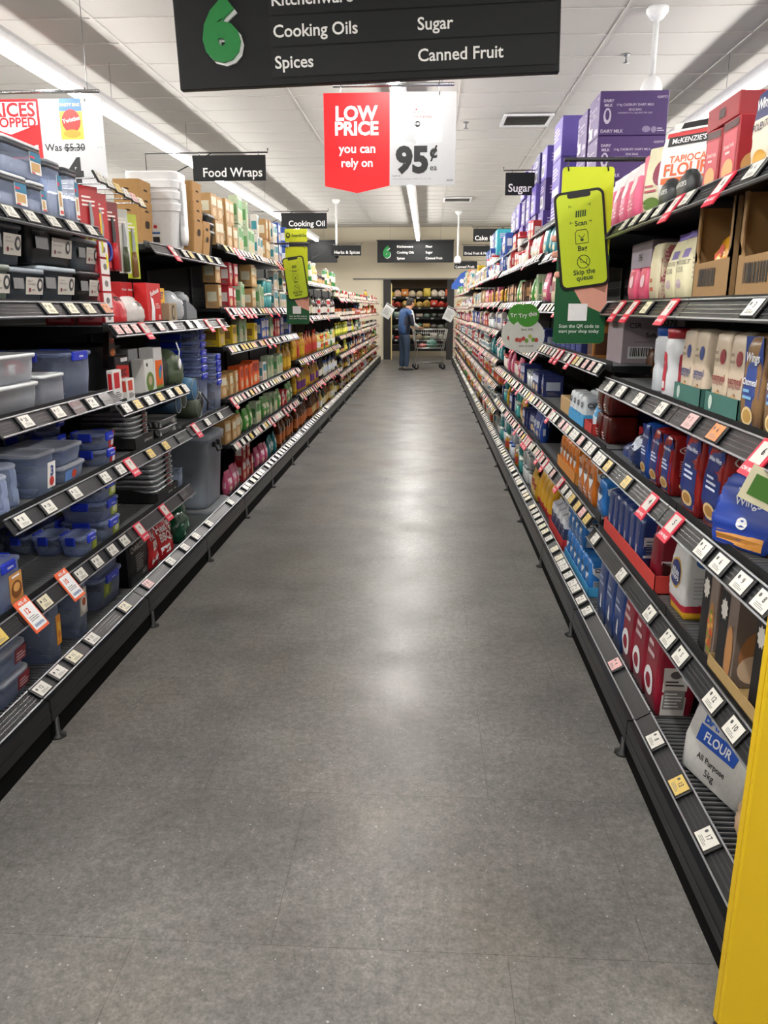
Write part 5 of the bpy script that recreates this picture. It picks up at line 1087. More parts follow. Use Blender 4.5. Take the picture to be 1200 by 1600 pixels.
put(block_bag('pasta_bag', .17, .15, .22, '#d8731a', lambda b, w, d, h: (b.text('f', 'White', 0, h * .66, .03, M('#dfe6f2'), .015), b.text('f', 'Wings', 0, h * .54, .03, M('#dfe6f2'), .015), b.disc('f', 0, h * .3, .016, .016, WHITE, 1), b.rect('f', -w * .4, h * .03, w * .4, h * .18, M('#c98a3c'), 3)), mf=lambda x, y, zz: '#1f3f9c' if y < .22 and zz < .88 else '#d8731a', top='crimp', bulge=.03, seed=39, wob=.005, r=.2), 'R', 1.93, z + .005, 'shiny orange and blue bag slumped on third shelf near the yellow stand', 'oat bag', sb=.01, rz=.55, rx=-.3)
put(lumpy('pasta_bag', .14, .13, .17, '#2246a8', 40, lambda b, w, d, h: b.text('f', 'Wings', 0, h * .6, .04, WHITE, .02), .22, .1), 'R', 1.73, z, 'blue bag standing behind the shiny orange bag', 'oat bag', sb=.12)
def d_brn(b, w, d, h): b.lines('f', -w * .3, h * .1, w * .1, h * .4, 3, M('#d9c9c4')); b.lines('t', -w * .3, d * .2, w * .3, d * .8, 4, M('#5a2018'))
z = .905
P = block_bag('drink_powder_pack', .12, .14, .125, '#4a140e', d_brn, top='flat', bulge=.01, seed=43, r=.18)
for k in range(2):
    for j in range(2): put(P, 'R', 3.52 + .13 * k, z + .127 * j, f'shiny dark brown wrapped pack, {("lower", "upper")[j]} level {("nearer", "farther")[k]} column', 'wrapped pack', 'dark brown wrapped packs', sb=.02)
def d_redc(b, w, d, h): b.disc('+', -d * .2, h * .5, .022, .022, M('#d9b9b6')); b.disc('+', -d * .2, h * .5, .012, .012, M('#9a1f22'), lift=.003)
put(carton('shipping_carton', .26, .3, .1, '#9a1f22', d_redc), 'R', 3.3, z - .009, 'dark red carton lying in the shade behind dark brown packs', 'carton', sb=.15)
T = tray('display_carton', .42, .2, .1, '#3f9bd2', .6); put(T, 'R', 4.1, z, 'light blue display carton on third shelf holding white sugar packs', 'display carton'); put(tray('display_carton', .18, .2, .1, '#bb3230', .6), 'R', 3.78, z, 'red display carton beside dark brown packs holding a pale blue pouch', 'display carton')
put(pouch('sugar_pouch', .09, .08, .17, '#4aa3d8', lambda b, w, d, h: b.lines('f', -w * .3, h * .3, w * .3, h * .7, 3, M('#dcecf5')), seed=45, mf=lambda x, y, zz: '#d7e6f0' if .35 < zz < .6 else '#4aa3d8'), 'R', 3.76, z + .005, 'pale blue pouch standing in the red carton', 'sugar pouch', sb=.02)
P = block_bag('sugar_pack', .095, .095, .16, '#dfe5ea', lambda b, w, d, h: (b.disc('f', 0, h * .72, w * .34, h * .13, M('#aeb8c2')), b.text('f', 'CSR', 0, h * .72, .032, INK, .02, lift=.003), b.disc('+', 0, h * .72, w * .34, h * .13, M('#aeb8c2')), b.text('+', 'CSR', 0, h * .72, .032, INK, .02, lift=.003)), mf=lambda x, y, zz: '#3f9bd2' if zz < .42 else '#d9e0e6', top='flat', bulge=.008, seed=46, r=.25)
for k in range(4): put(P, 'R', 3.95 + .1 * k, z + .005, f'white and pale blue sugar pack, front file {NUM[k]} along third shelf', 'sugar pack', 'white sugar packs'); put(P, 'R', 3.95 + .1 * k, z + .005, f'white and pale blue sugar pack, rear file {NUM[k]} along third shelf', 'sugar pack', 'white sugar packs', sb=.1)
put(carton('paper_sack', .3, .25, .09, '#c2a273', None), 'R', 4.55, z, 'flat tan paper sack next to the white sugar packs', 'bag', sb=.02)
# ---- fourth deck
z = 1.21
def d_jar(b, w, d, h):
    for fc in ('f', '+'): b.rect(fc, -w * .26, h * .1, w * .14, h * .6, M('#b32d3d'), 4, .0015); b.disc(fc, -w * .06, h * .6, w * .2, h * .07, M('#b32d3d'), lift=.0015); b.lines(fc, -w * .2, h * .42, w * .1, h * .56, 2, WHITE, lift=.003); b.rect(fc, -w * .2, h * .14, w * .1, h * .24, M('#dcd6d4'), 2, .0025)
o = round_jar('plastic_jar', .062, .225, M('#d5d8dc', .3), M('#a3222e', .35), .032, None, d_jar, .86); put(o, 'R', 2.64, z, 'white plastic jar with red lid and red label', 'jar', 'plastic jars', sb=.0)
o = round_jar('plastic_jar', .06, .225, M('#c6cbd2', .3), M('#1f4a9a', .35), .03, None, None, .86); put(o, 'R', 2.83, z, 'white plastic jar with blue lid behind the red lid jar', 'jar', 'plastic jars', sb=.02)
for k in range(3):
    o = round_jar('plastic_jar', .062, .23, CLRD, M('#8a1f28', .35), .034, None, None, .86) if k == 0 else o
    put(o, 'R', 2.0 + .16 * k, z, f'big clear jar with dark red lid behind the oat packs, {NUM[k]} from the yellow stand', 'jar', 'dark red lid jars', sb=.2)
def d_oatp(col):
    def f(b, w, d, h):
        b.rect('f', -w * .46, h * .02, w * .46, h * .3, M('#8a6a48'), 2); b.disc('f', 0, h * .18, w * .3, h * .1, M('#c7a57a'), lift=.0025); b.text('f', 'oatmeal', 0, h * .45, .03, MM(col), .012, w=w * .8); b.text('f', 'baking flour', 0, h * .38, .02, MM(col), .006, w=w * .7); b.disc('f', w * .15, h * .7, w * .18, h * .09, MM(col)); b.lines('f', -w * .35, h * .62, -w * .05, h * .78, 2, M('#9a8a78'))
    return f
for i, (Y, c, lab) in enumerate(((2.12, '#8a2f36', 'maroon'), (2.40, '#2d3f7c', 'navy'))):
    put(tray('display_carton', .24, .14, .15, '#3a6b62', .42, lambda b, w, d, h: b.disc('f', -w * .3, h * .25, .014, .02, M('#bcd0c8'), 1)), 'R', Y, z, f'dark green display carton holding cream oat packs with {lab} print', 'display carton', 'green display cartons')
    P = block_bag('oat_pack', .11, .11, .225, '#c9b9a4', d_oatp(c), top='flat', bulge=.004, seed=50 + i, r=.35)
    for k in range(2): put(P, 'R', Y - .057 + .114 * k, z + .005, f'cream oat pack with {lab} print in green carton, {("nearer", "farther")[k]} one', 'oat pack', f'cream oat packs, {lab} print', sb=.008)
P = block_bag('oat_pack', .115, .12, .23, '#8a6b4a', lambda b, w, d, h: (b.rect('f', -w * .44, h * .05, w * .44, h * .97, M('#2b4488'), 3), b.text('f', 'Wings', 0, h * .74, .04, WHITE, .025, w=w * .7, lift=.003), b.text('f', 'Oatmeal', 0, h * .5, .025, WHITE, .012, w=w * .7, lift=.003), b.lines('f', -w * .3, h * .3, w * .2, h * .44, 2, M('#7fb2d8'), lift=.003), b.disc('f', -.0, h * .14, w * .28, h * .1, M('#dfc692'), lift=.003), b.disc('f', 0, h * .14, w * .2, h * .07, M('#b38d4a'), lift=.004)), top='flat', bulge=.008, seed=55, r=.25)
for k, Y in enumerate((1.66, 1.80, 1.94)): put(P, 'R', Y, z, f'navy and tan oatmeal pack on fourth shelf, {("nearest", "middle", "farthest")[k]} of three', 'oat pack', 'navy oatmeal packs', sb=.0)
z = 1.265
def d_cart(code, t, c):
    def f(b, w, d, h):
        b.text('+', code, d * .22, h * .8, .04, INK, .015, w=d * .3); b.text('+', t, d * .1, h * .55, .028, INK, .012, w=d * .5); b.text('+', 'CSR', -d * .3, h * .75, .05, M('#3c3c44'), .02, w=d * .2); b.bars('+', -d * .4, h * .1, d * .0, h * .34); b.lines('+', -d * .3, h * .4, d * .1, h * .46, 1, M('#8a8488'))
        b.text('f', code, 0, h * .75, .04, INK, .012, w=w * .5)
    return f
put(carton('shipping_carton', .28, .26, .215, '#a79aa3', d_cart('10378', 'Soft Sugar', 0)), 'R', 3.58, z, 'pale shipping carton printed 10378 on fourth shelf', 'carton', sb=.05)
put(block_bag('sugar_pack', .09, .1, .12, '#5d3a25', lambda b, w, d, h: b.rect('+', -d * .2, h * .35, d * .25, h * .8, M('#8d8a88')), top='flat', seed=58, r=.2), 'R', 3.43, z - .055, 'brown sugar pack standing before the pale shipping carton', 'sugar pack', sb=.16)
put(carton('sugar_box', .12, .1, .17, '#b5793f', lambda b, w, d, h: (b.rect('f', -w * .4, h * .1, w * .4, h * .6, M('#3f2417')), b.rect('+', -d * .4, h * .1, d * .3, h * .7, M('#5d3620')))), 'R', 3.85, z, 'orange and brown sugar box before the dark blue multipacks', 'box', sb=.0)
def d_dkb(b, w, d, h): b.rect('f', -w * .2, h * .45, w * .1, h * .8, M('#b9c2da')); b.lines('f', -w * .4, h * .1, w * .4, h * .3, 2, M('#3f55a8'))
P = carton('drink_box', .14, .16, .15, '#1a2764', d_dkb)
for k in range(3): put(P, 'R', 4.1 + .15 * k, 1.08 - .175, f'dark blue boxed pack, {NUM[k]} along behind the white sugar packs', 'box', 'dark blue boxes', sb=.25)
for k in range(6): put(P, 'R', 4.2 + .16 * k, z, f'dark blue boxed pack on fourth shelf, {NUM[k]} along from the orange and brown box', 'box', 'dark blue boxed packs on fourth shelf', sb=.01)
# ---- fifth deck
z = 1.52
def d_cut(b, w, d, h): b.bars('+', -d * .36, h * .24, d * .1, h * .5, 1, False); b.bars('f', -w * .38, h * .1, w * .2, h * .36, 1, False)
for Y, w, lab in ((1.96, .3, 'nearer'), (2.30, .28, 'farther')):
    put(cut_carton('shipping_carton', w, .3, .26, '#8f7049', .42, d_cut), 'R', Y, z, f'brown torn-open shipping carton with barcode, {lab} of two on fifth shelf', 'carton', 'torn brown cartons')
    put(lumpy('flour_pouch', w * .7, .2, .21 if lab == 'farther' else .14, '#d99a1c', 60 + int(Y * 10), lambda b, w, d, h: (b.disc('f', -w * .1, h * .6, w * .14, h * .1, M('#c8433a')), b.lines('f', -w * .2, h * .3, w * .2, h * .5, 2, M('#e7d9c4'))), .25, .12), 'R', Y, z + .006, f'yellow pouch inside the {lab} torn brown carton', 'pouch', 'yellow pouches in torn cartons', sb=.02)
def d_cr(c):
    def f(b, w, d, h): b.rect('f', -w * .4, h * .62, w * .3, h * .74, MM(c), 2); b.text('f', 'WHITE SPELT', 0, h * .55, .03, M('#6a5f55'), .008, w=w * .8); b.text('f', 'FLOUR', 0, h * .45, .03, M('#6a5f55'), .008, w=w * .5); b.disc('f', 0, h * .25, w * .2, h * .07, M('#b9a7b0')); b.lines('+', -d * .3, h * .3, d * .3, h * .7, 6, M('#a3868a'))
    return f
P = pouch('flour_bag', .14, .1, .215, '#d6d0ac', d_cr('#6c5aa0'), seed=63, mf=lambda x, y, zz: '#6c5aa0' if zz > .86 else '#d6d0ac', r=.4)
put(P, 'R', 2.58, z, 'cream spelt flour bag with purple top, nearer one beside the torn cartons', 'flour bag', 'cream spelt bags'); put(P, 'R', 2.72, z, 'cream spelt flour bag with purple top, farther one', 'flour bag', 'cream spelt bags', sb=.01)
put(block_bag('flour_bag', .11, .11, .2, '#cfc6a8', lambda b, w, d, h: (b.rect('f', -w * .44, h * .5, w * .44, h * .62, M('#6c5aa0')), b.lines('f', -w * .3, h * .15, w * .1, h * .45, 2, M('#b0563f')), b.rect('+', -d * .42, h * .05, d * .42, h * .95, M('#a35a5e'), 3), b.lines('+', -d * .36, h * .1, d * .36, h * .9, 12, M('#cfa5a2'), lift=.002)), top='flat', seed=64), 'R', 2.9, z, 'cream and dusty pink flour bag beside the spelt bags', 'flour bag', sb=.01)
put(carton('shipping_carton', .3, .26, .235, '#9a90a0', d_cart('396', 'Pure Icing Sugar', 0)), 'R', 3.32, z, 'pale mauve shipping carton of icing sugar on fifth shelf', 'carton', sb=.07)
P = block_bag('sugar_bag', .11, .1, .13, '#c9506f', lambda b, w, d, h: (b.rect('+', -d * .25, h * .4, d * .25, h * .85, M('#cfc6cc'), 2), b.bars('+', -d * .2, h * .45, d * .15, h * .65), b.disc('f', 0, h * .6, w * .25, h * .18, M('#e3c4cf'))), top='flat', seed=66, r=.3)
for k, Y in enumerate((3.08, 3.2)): put(P, 'R', Y, z, f'pink icing sugar bag before the mauve carton, {("nearer", "farther")[k]} one', 'sugar bag', 'pink icing sugar bags', sb=.02 - .01 * k)
# ---- top deck
z = 1.825
def d_tap(b, w, d, h): b.poly('f', [(-w * .3, h * .99), (w * .3, h * .99), (w * .24, h * .84), (-w * .24, h * .84)], INK); b.rect('f', -w * .44, h * .78, w * .44, h * .84, M('#b8262c'), 2); b.rect('f', -w * .4, h * .68, w * .36, h * .79, INK, 2, .002); b.text('f', 'McKENZIE\'S', -w * .02, h * .735, .03, WHITE, .015, w=w * .6, lift=.004); b.text('f', 'TAPIOCA', 0, h * .52, .05, M('#d8663a'), .02, w=w * .66); b.text('f', 'FLOUR', 0, h * .4, .06, M('#cf5a2c'), .025, w=w * .8); b.rect('f', -w * .44, h * .24, w * .44, h * .31, M('#dc6a34'), 2); b.disc('f', w * .38, h * .66, w * .09, h * .05, INK, 1)
put(block_bag('flour_bag', .2, .1, .27, '#d9d8d6', d_tap, top='crimp', bulge=.02, seed=70, r=.3), 'R', 2.78, z + .012, 'white tapioca flour bag with black top and orange print on top shelf', 'flour bag', sb=.05, rz=.75, rx=-.1)
for k, (Y, sb) in enumerate(((2.62, -.01), (2.8, -.015))): put(lumpy('spice_sachet', .14, .06, .09, '#23282a', 72 + k, lambda b, w, d, h: b.text('f', 'McKENZIE\'S', 0, h * .5, .03, M('#cfd3cf'), .015, w=w * .7), .3, .06, mf=lambda x, y, zz: '#dcdcd8' if x < .25 else '#23282a'), 'R', Y, z, f'small black and white sachet lying before the tapioca flour, {("nearer", "farther")[k]} one', 'sachet', 'black sachets', sb=sb)
def d_rbx(b, w, d, h): b.disc('+', -d * .2, h * .24, d * .22, h * .2, M('#c99a62')); b.disc('f', 0, h * .22, w * .34, h * .18, M('#cfa06a')); b.rect('f', -w * .4, h * .05, w * .4, h * .82, M('#c04a58'), 1, .0008); b.text('f', 'bread mix', 0, h * .6, .02, M('#e7c9c6'), .008, w=w * .6); b.lines('f', -w * .2, h * .46, w * .2, h * .54, 1, M('#e7c9c6')); b.rect('+', d * .0, h * .6, d * .4, h * .72, M('#d9c9c4')); b.rect('+', d * .1, h * .04, d * .42, h * .24, M('#8c8a8a')); b.rect('f', -w * .45, h * .86, w * .45, h * .97, M('#3a1518')); b.lines('+', 0, h * .76, d * .4, h * .9, 2, M('#d9a9a6'))
P = carton('bread_mix_box', .12, .14, .165, '#9c1f2b', d_rbx)
put(P, 'R', 2.31, z, 'red bread mix box with roll picture standing beside navy and yellow bag', 'baking mix', 'red bread mix boxes', sb=.02); put(P, 'R', 2.45, z, 'red bread mix box leaning next to the white tapioca bag', 'baking mix', 'red bread mix boxes', sb=.02, ry=.08)
put(carton('bread_mix_box', .24, .16, .062, '#8f1d28', lambda b, w, d, h: (b.rect('f', -w * .1, h * .3, w * .1, h * .7, M('#2a1214')), b.rect('+', -d * .1, h * .2, d * .0, h * .8, M('#d9d4d2')))), 'R', 2.42, z + .172, 'red bread mix box lying flat across the standing red boxes', 'baking mix', sb=.03)
def d_nv(b, w, d, h): b.text('f', 'Wings', 0, h * .8, .035, WHITE, .02, w=w * .7); b.text('f', 'POLENTA', 0, h * .56, .025, M('#3a3f58'), .01, w=w * .8); b.disc('f', 0, h * .18, w * .3, h * .1, M('#d9a23c')); b.rect('+', -d * .3, h * .3, d * .3, h * .6, M('#e0cf9a')); b.disc('+', 0, h * .82, d * .3, h * .07, M('#c9d2e2'))
P = block_bag('polenta_bag', .13, .12, .2, '#d8a82c', d_nv, mf=lambda x, y, zz: '#22305f' if zz > .66 else ('#d9cdb8' if x > .0 and y < .2 else '#d8a82c'), top='flat', bulge=.008, seed=75, r=.3)
put(P, 'R', 2.13, z, 'navy and yellow polenta bag, farther of two at the frame edge', 'flour bag', 'navy and yellow bags', sb=.03); put(P, 'R', 1.97, z, 'navy and yellow polenta bag, nearer of two at the frame edge', 'flour bag', 'navy and yellow bags', sb=.03)
put(pouch('seed_bag', .14, .08, .22, '#c9c5a8', lambda b, w, d, h: (b.disc('f', w * .15, h * .6, w * .28, h * .2, M('#7c1d3f')), b.disc('f', -w * .1, h * .14, w * .3, h * .1, M('#5d7a34')), b.lines('f', -w * .35, h * .3, w * .1, h * .45, 2, M('#a33a4a'))), seed=77, r=.4), 'R', 2.95, z, 'beige bag with maroon and green print beside the tapioca flour', 'flour bag', sb=.0, rz=.5)
put(carton('display_box', .12, .2, .22, '#cf5c7c', lambda b, w, d, h: b.rect('+', -d * .46, h * .05, d * .46, h * .88, M('#b9b3b3'))), 'R', 3.12, z, 'tall pink display box with pale side panel next to the beige bag', 'box', sb=.02)
P = pouch('icing_sugar_bag', .14, .1, .22, '#d95f85', lambda b, w, d, h: (b.disc('f', 0, h * .62, w * .28, h * .14, M('#ecd5dd')), b.lines('f', -w * .3, h * .2, w * .3, h * .4, 3, M('#efbfce'))), seed=79, mf=lambda x, y, zz: '#e6d6dc' if zz > .78 else '#d95f85')
for k, Y in enumerate((3.28, 3.42, 3.56, 3.7)): put(P, 'R', Y, z, f'pink and white icing bag, {NUM[k]} along from the tall pink box', 'sugar bag', 'pink and white icing bags', sb=.0)
# ---- stock shelf: purple shipping cartons
def d_pur(b, w, d, h):
    LV_ = M('#cbbfd8', .6)
    for fc, W_ in (('f', w), ('+', d)):
        b.text(fc, 'DAIRY', -W_ * .37, h * .78, .045, LV_, .025, w=W_ * .15); b.text(fc, 'MILK', -W_ * .37, h * .68, .045, LV_, .025, w=W_ * .12); b.disc(fc, -W_ * .38, h * .44, .026, .05, LV_, 1, 10); b.disc(fc, -W_ * .38, h * .46, .014, .032, M('#46296b'), 1, 10, .003)
        b.text(fc, '114g CADBURY DAIRY MILK', W_ * .02, h * .68, .042, LV_, .01, w=W_ * .54); b.text(fc, 'EGG BAG', W_ * .02, h * .58, .042, LV_, .01, w=W_ * .18); b.text(fc, 'CONTENTS: 27 x 114g UNITS PER CASE', W_ * .02, h * .5, .024, LV_, .004, w=W_ * .5)
        b.text(fc, '4259777', W_ * .4, h * .85, .035, LV_, .012, w=W_ * .15); b.text(fc, 'DAIRY MILK', -W_ * .3, h * .1, .05, LV_, .02, w=W_ * .33); b.disc(fc, W_ * .2, h * .14, .028, .02, M('#8f7fa8'), 1, 12); b.disc(fc, W_ * .31, h * .13, .018, .02, M('#8f7fa8'), 1, 12); b.lines(fc, W_ * .36, h * .08, W_ * .47, h * .18, 2, LV_)
    b.rect('f', -w * .3, h * .05, -w * .02, h * .3, M('#b6b4bd'), lift=.004)
P = carton('shipping_carton', .34, .45, .272, '#46296b', d_pur, ch=.004, r=.55)
zs = 2.07
for j in range(2):
    for k in range(3): put(P, 'R', 5.87 + .36 * j, zs + (.273 - .012 * j) * k, f'printed purple chocolate carton, {("bottom", "middle", "top")[k]} of the {("nearer", "farther")[j]} stack on the stock shelf', 'carton', 'printed purple cartons', X=1.125 - .01 * j)
def d_hol(b, w, d, h): LV_ = M('#2b1a4a'); b.text('+', '408g CADBURY', d * .12, h * .88, .04, LV_, .012, w=d * .55); b.text('+', 'HOLLOW EGG', d * .12, h * .78, .04, LV_, .012, w=d * .5); b.disc('+', d * .32, h * .42, .07, .07, M('#d8b22c'), 2, 20); b.rect('f', -w * .4, h * .1, w * .4, h * .3, M('#b6b4bd')); b.lines('f', -w * .4, h * .5, w * .3, h * .85, 4, M('#b9aecb'))
P = carton('shipping_carton', .4, .42, .3, '#5a4a9c', d_hol, ch=.004, r=.55)
for k in range(3): put(P, 'R', 6.95, zs + .302 * k, f'blue violet hollow egg carton with yellow disc, {("bottom", "middle", "top")[k]} one behind the printed purple stack', 'carton', 'blue violet cartons', X=1.05)
def d_pl(b, w, d, h): b.rect('f', -w * .42, h * .12, w * .1, h * .5, M('#c4c2cc')); b.lines('f', -w * .38, h * .6, w * .3, h * .85, 3, M('#b4a9c8')); b.lines('+', -d * .4, h * .5, d * .3, h * .8, 3, M('#b4a9c8')); b.bars('f', -w * .38, h * .16, w * .06, h * .46, 1, False)
pc = [carton('shipping_carton', .3, .4, .26, c, d_pl, ch=.004, r=.55) for c in ('#4d3a86', '#3d2a6c', '#5d4fa2', '#37306c')]
rn = random.Random(12)
Y = 7.4; i = 0
while Y < 11.2:
    n = 3 if Y < 9.0 else (2 if Y < 10.3 else 1)
    for k in range(n): put(pc[(i + k) % 4], 'R', Y, zs + .261 * k, f'plain purple shipping carton, {("bottom", "second", "third")[k]} level of the {NUM[i]} stack beyond the blue violet cartons', 'carton', 'purple stock cartons', X=1.0 + rn.uniform(-.03, .03))
    Y += .33; i += 1
for c, Y, n, lab in (('#2c9aa8', 11.5, 2, 'teal'), ('#25396e', 11.95, 2, 'navy'), ('#d4d2cc', 12.4, 2, 'pale'), ('#a9835a', 12.9, 1, 'brown')):
    P = carton('shipping_carton', .34, .38, .24, c, d_pl, ch=.004)
    for k in range(n): put(P, 'R', Y, zs + .241 * k, f'{lab} shipping carton at the far end of stock shelf, {("lower", "upper")[k]} one', 'carton', f'{lab} stock cartons', X=.95)
# ================================================================== GOODS further down the aisle: built once per look, then copied
def far_bottle(glass, cap, label, h=.28, r=.036, neck=.014, sq=False):
    b = MB(); m = M(glass, .12, coat=.3)
    lm = M(label, .5)
    f = (lambda x, y, z: lm if h * .12 < z < h * .48 else m)
    if sq: b.tub([(0, 2 * r - .01, 2 * r - .01, .012), (.006, 2 * r, 2 * r, .014), (h * .14, 2 * r, 2 * r, .014), (h * .47, 2 * r, 2 * r, .014), (h * .62, 2 * r, 2 * r, .016), (h * .74, neck * 2.2, neck * 2.2, .01), (h * .92, neck * 2, neck * 2, .01)], m, 3, cy=r, mf=f)
    else: b.lathe([(r * .9, 0), (r, .006), (r, h * .14), (r, h * .47), (r, h * .6), (r * .75, h * .7), (neck, h * .8), (neck, h * .92)], m, 12, 0, r, mf=f)
    b.lathe([(neck * 1.15, h * .91), (neck * 1.15, h - .003), (0, h)], M(cap, .4), 10, 0, r); return b.build('oil_bottle')
def far_jar(c, cap, label, h=.11, r=.026):
    b = MB(); m = M(c, .15, coat=.3); lm = M(label, .5)
    b.lathe([(r * .9, 0), (r, .004), (r, h * .16), (r, h * .58), (r, h * .68), (r * .8, h * .76), (r * .8, h * .8)], m, 12, 0, r, mf=lambda x, y, z: lm if h * .12 < z < h * .62 else m)
    b.lathe([(r * .9, h * .79), (r * .9, h - .002), (0, h)], M(cap, .4), 12, 0, r); return b.build('glass_jar')
def far_tin(c, c2, h=.11, r=.037):
    b = MB(); b.lathe([(r, 0), (r, .005), (r, h * .35), (r, h * .75), (r, h - .005)], M(c, .35), 14, 0, r, mf=lambda x, y, z: CHROME if z < .004 else (M(c2, .35) if h * .34 < z < h * .76 else M(c, .35)))
    b.lathe([(r + .001, h - .006), (r + .001, h), (r - .003, h - .002), (0, h - .002)], CHROME, 14, 0, r); return b.build('food_tin')
def far_pouch(c, c2, w=.12, d=.06, h=.19):
    def deco(b, w, d, h): b.rect('f', -w * .36, h * .45, w * .36, h * .68, M(c2, .45), 2); b.disc('f', 0, h * .25, w * .28, h * .1, MM('#d9c9a8'), 1, 8); b.rect('n', -d * .15, h * .3, d * .15, h * .55, M(c2, .45), 1)
    return pouch('food_pouch', w, d, h, c, deco, r=.3, wob=.0015)
def far_carton(c, c2, w=.1, d=.06, h=.17):
    def deco(b, w, d, h): b.rect('f', -w * .4, h * .55, w * .4, h * .88, M(c2, .5)); b.disc('f', 0, h * .28, w * .3, h * .18, M('#c8b08a', .6), 1, 10); b.rect('n', -d * .35, h * .3, d * .35, h * .7, M(c2, .5)); b.lines('n', -d * .3, h * .08, d * .3, h * .24, 2, M('#77706a'))
    return carton('food_carton', w, d, h, c, deco)
def far_bag(c, c2, w=.12, d=.08, h=.2):
    def deco(b, w, d, h): b.rect('f', -w * .36, h * .4, w * .36, h * .7, M(c2, .5), 1); b.rect('n', -d * .3, h * .2, d * .3, h * .55, M(c2, .5), 1)
    return block_bag('dry_goods_bag', w, d, h, c, deco, top='fold', seed=8)
def far_tubpack(c, cap, h=.13, r=.045):
    b = MB(); b.tub([(0, 2 * r - .012, 2 * r - .012, .02), (h * .1, 2 * r - .006, 2 * r - .006, .024), (h * .84, 2 * r, 2 * r, .026)], M(c, .4), 4, cy=r, mf=lambda x, y, z: M(c, .4)); b.tub([(h * .84, 2 * r + .004, 2 * r + .004, .028), (h * .98, 2 * r + .004, 2 * r + .004, .028), (h, 2 * r - .01, 2 * r - .01, .024)], M(cap, .4), 4, cy=r); b.freeze(); b._bb[1] = (0, 2 * r)
    b.rect('f', -r * .7, h * .2, r * .7, h * .7, MM('#d9d4cb'), 1); return b.build('food_tub')
def far_sauce(c, cap, label, h=.21, r=.033):
    b = MB(); m = M(c, .2, coat=.2); lm = M(label, .5)
    b.tub([(0, 2 * r - .008, 1.5 * r, .012), (.008, 2 * r, 1.6 * r, .016), (h * .2, 2 * r, 1.6 * r, .016), (h * .55, 2 * r, 1.6 * r, .016), (h * .68, 1.7 * r, 1.4 * r, .016), (h * .8, .8 * r, .8 * r, .01), (h * .86, .7 * r, .7 * r, .01)], m, 3, cy=.8 * r, mf=lambda x, y, z: lm if h * .18 < z < h * .56 else m)
    b.lathe([(r * .42, h * .85), (r * .42, h - .004), (r * .3, h), (0, h)], M(cap, .4), 10, 0, .8 * r); return b.build('sauce_bottle')
def far_shaker(c, cap, label, h=.13, r=.034):
    b = MB(); m = M(c, .3); lm = M(label, .5)
    b.lathe([(r, 0), (r, h * .2), (r, h * .62), (r, h * .78)], m, 10, 0, r, mf=lambda x, y, z: lm if h * .18 < z < h * .64 else m); b.lathe([(r * 1.04, h * .77), (r * 1.04, h - .002), (0, h)], M(cap, .4), 10, 0, r); return b.build('spice_shaker')
def far_sachet(c, c2, w=.09, h=.13):
    b = MB(); b.tub([(0, w, .008, .003), (.01, w, .012, .004), (h * .4, w, .02, .008), (h * .85, w, .012, .004), (h, w, .004, .0015)], M(c, .3, bump=.2), 2, cy=.012); b.freeze(); b._bb[1] = (0, .02)
    b.rect('f', -w * .38, h * .5, w * .38, h * .75, M(c2, .5), 1); b.disc('f', 0, h * .27, w * .3, h * .16, M('#c98a3c'), 1, 8); return b.build('seasoning_sachet')
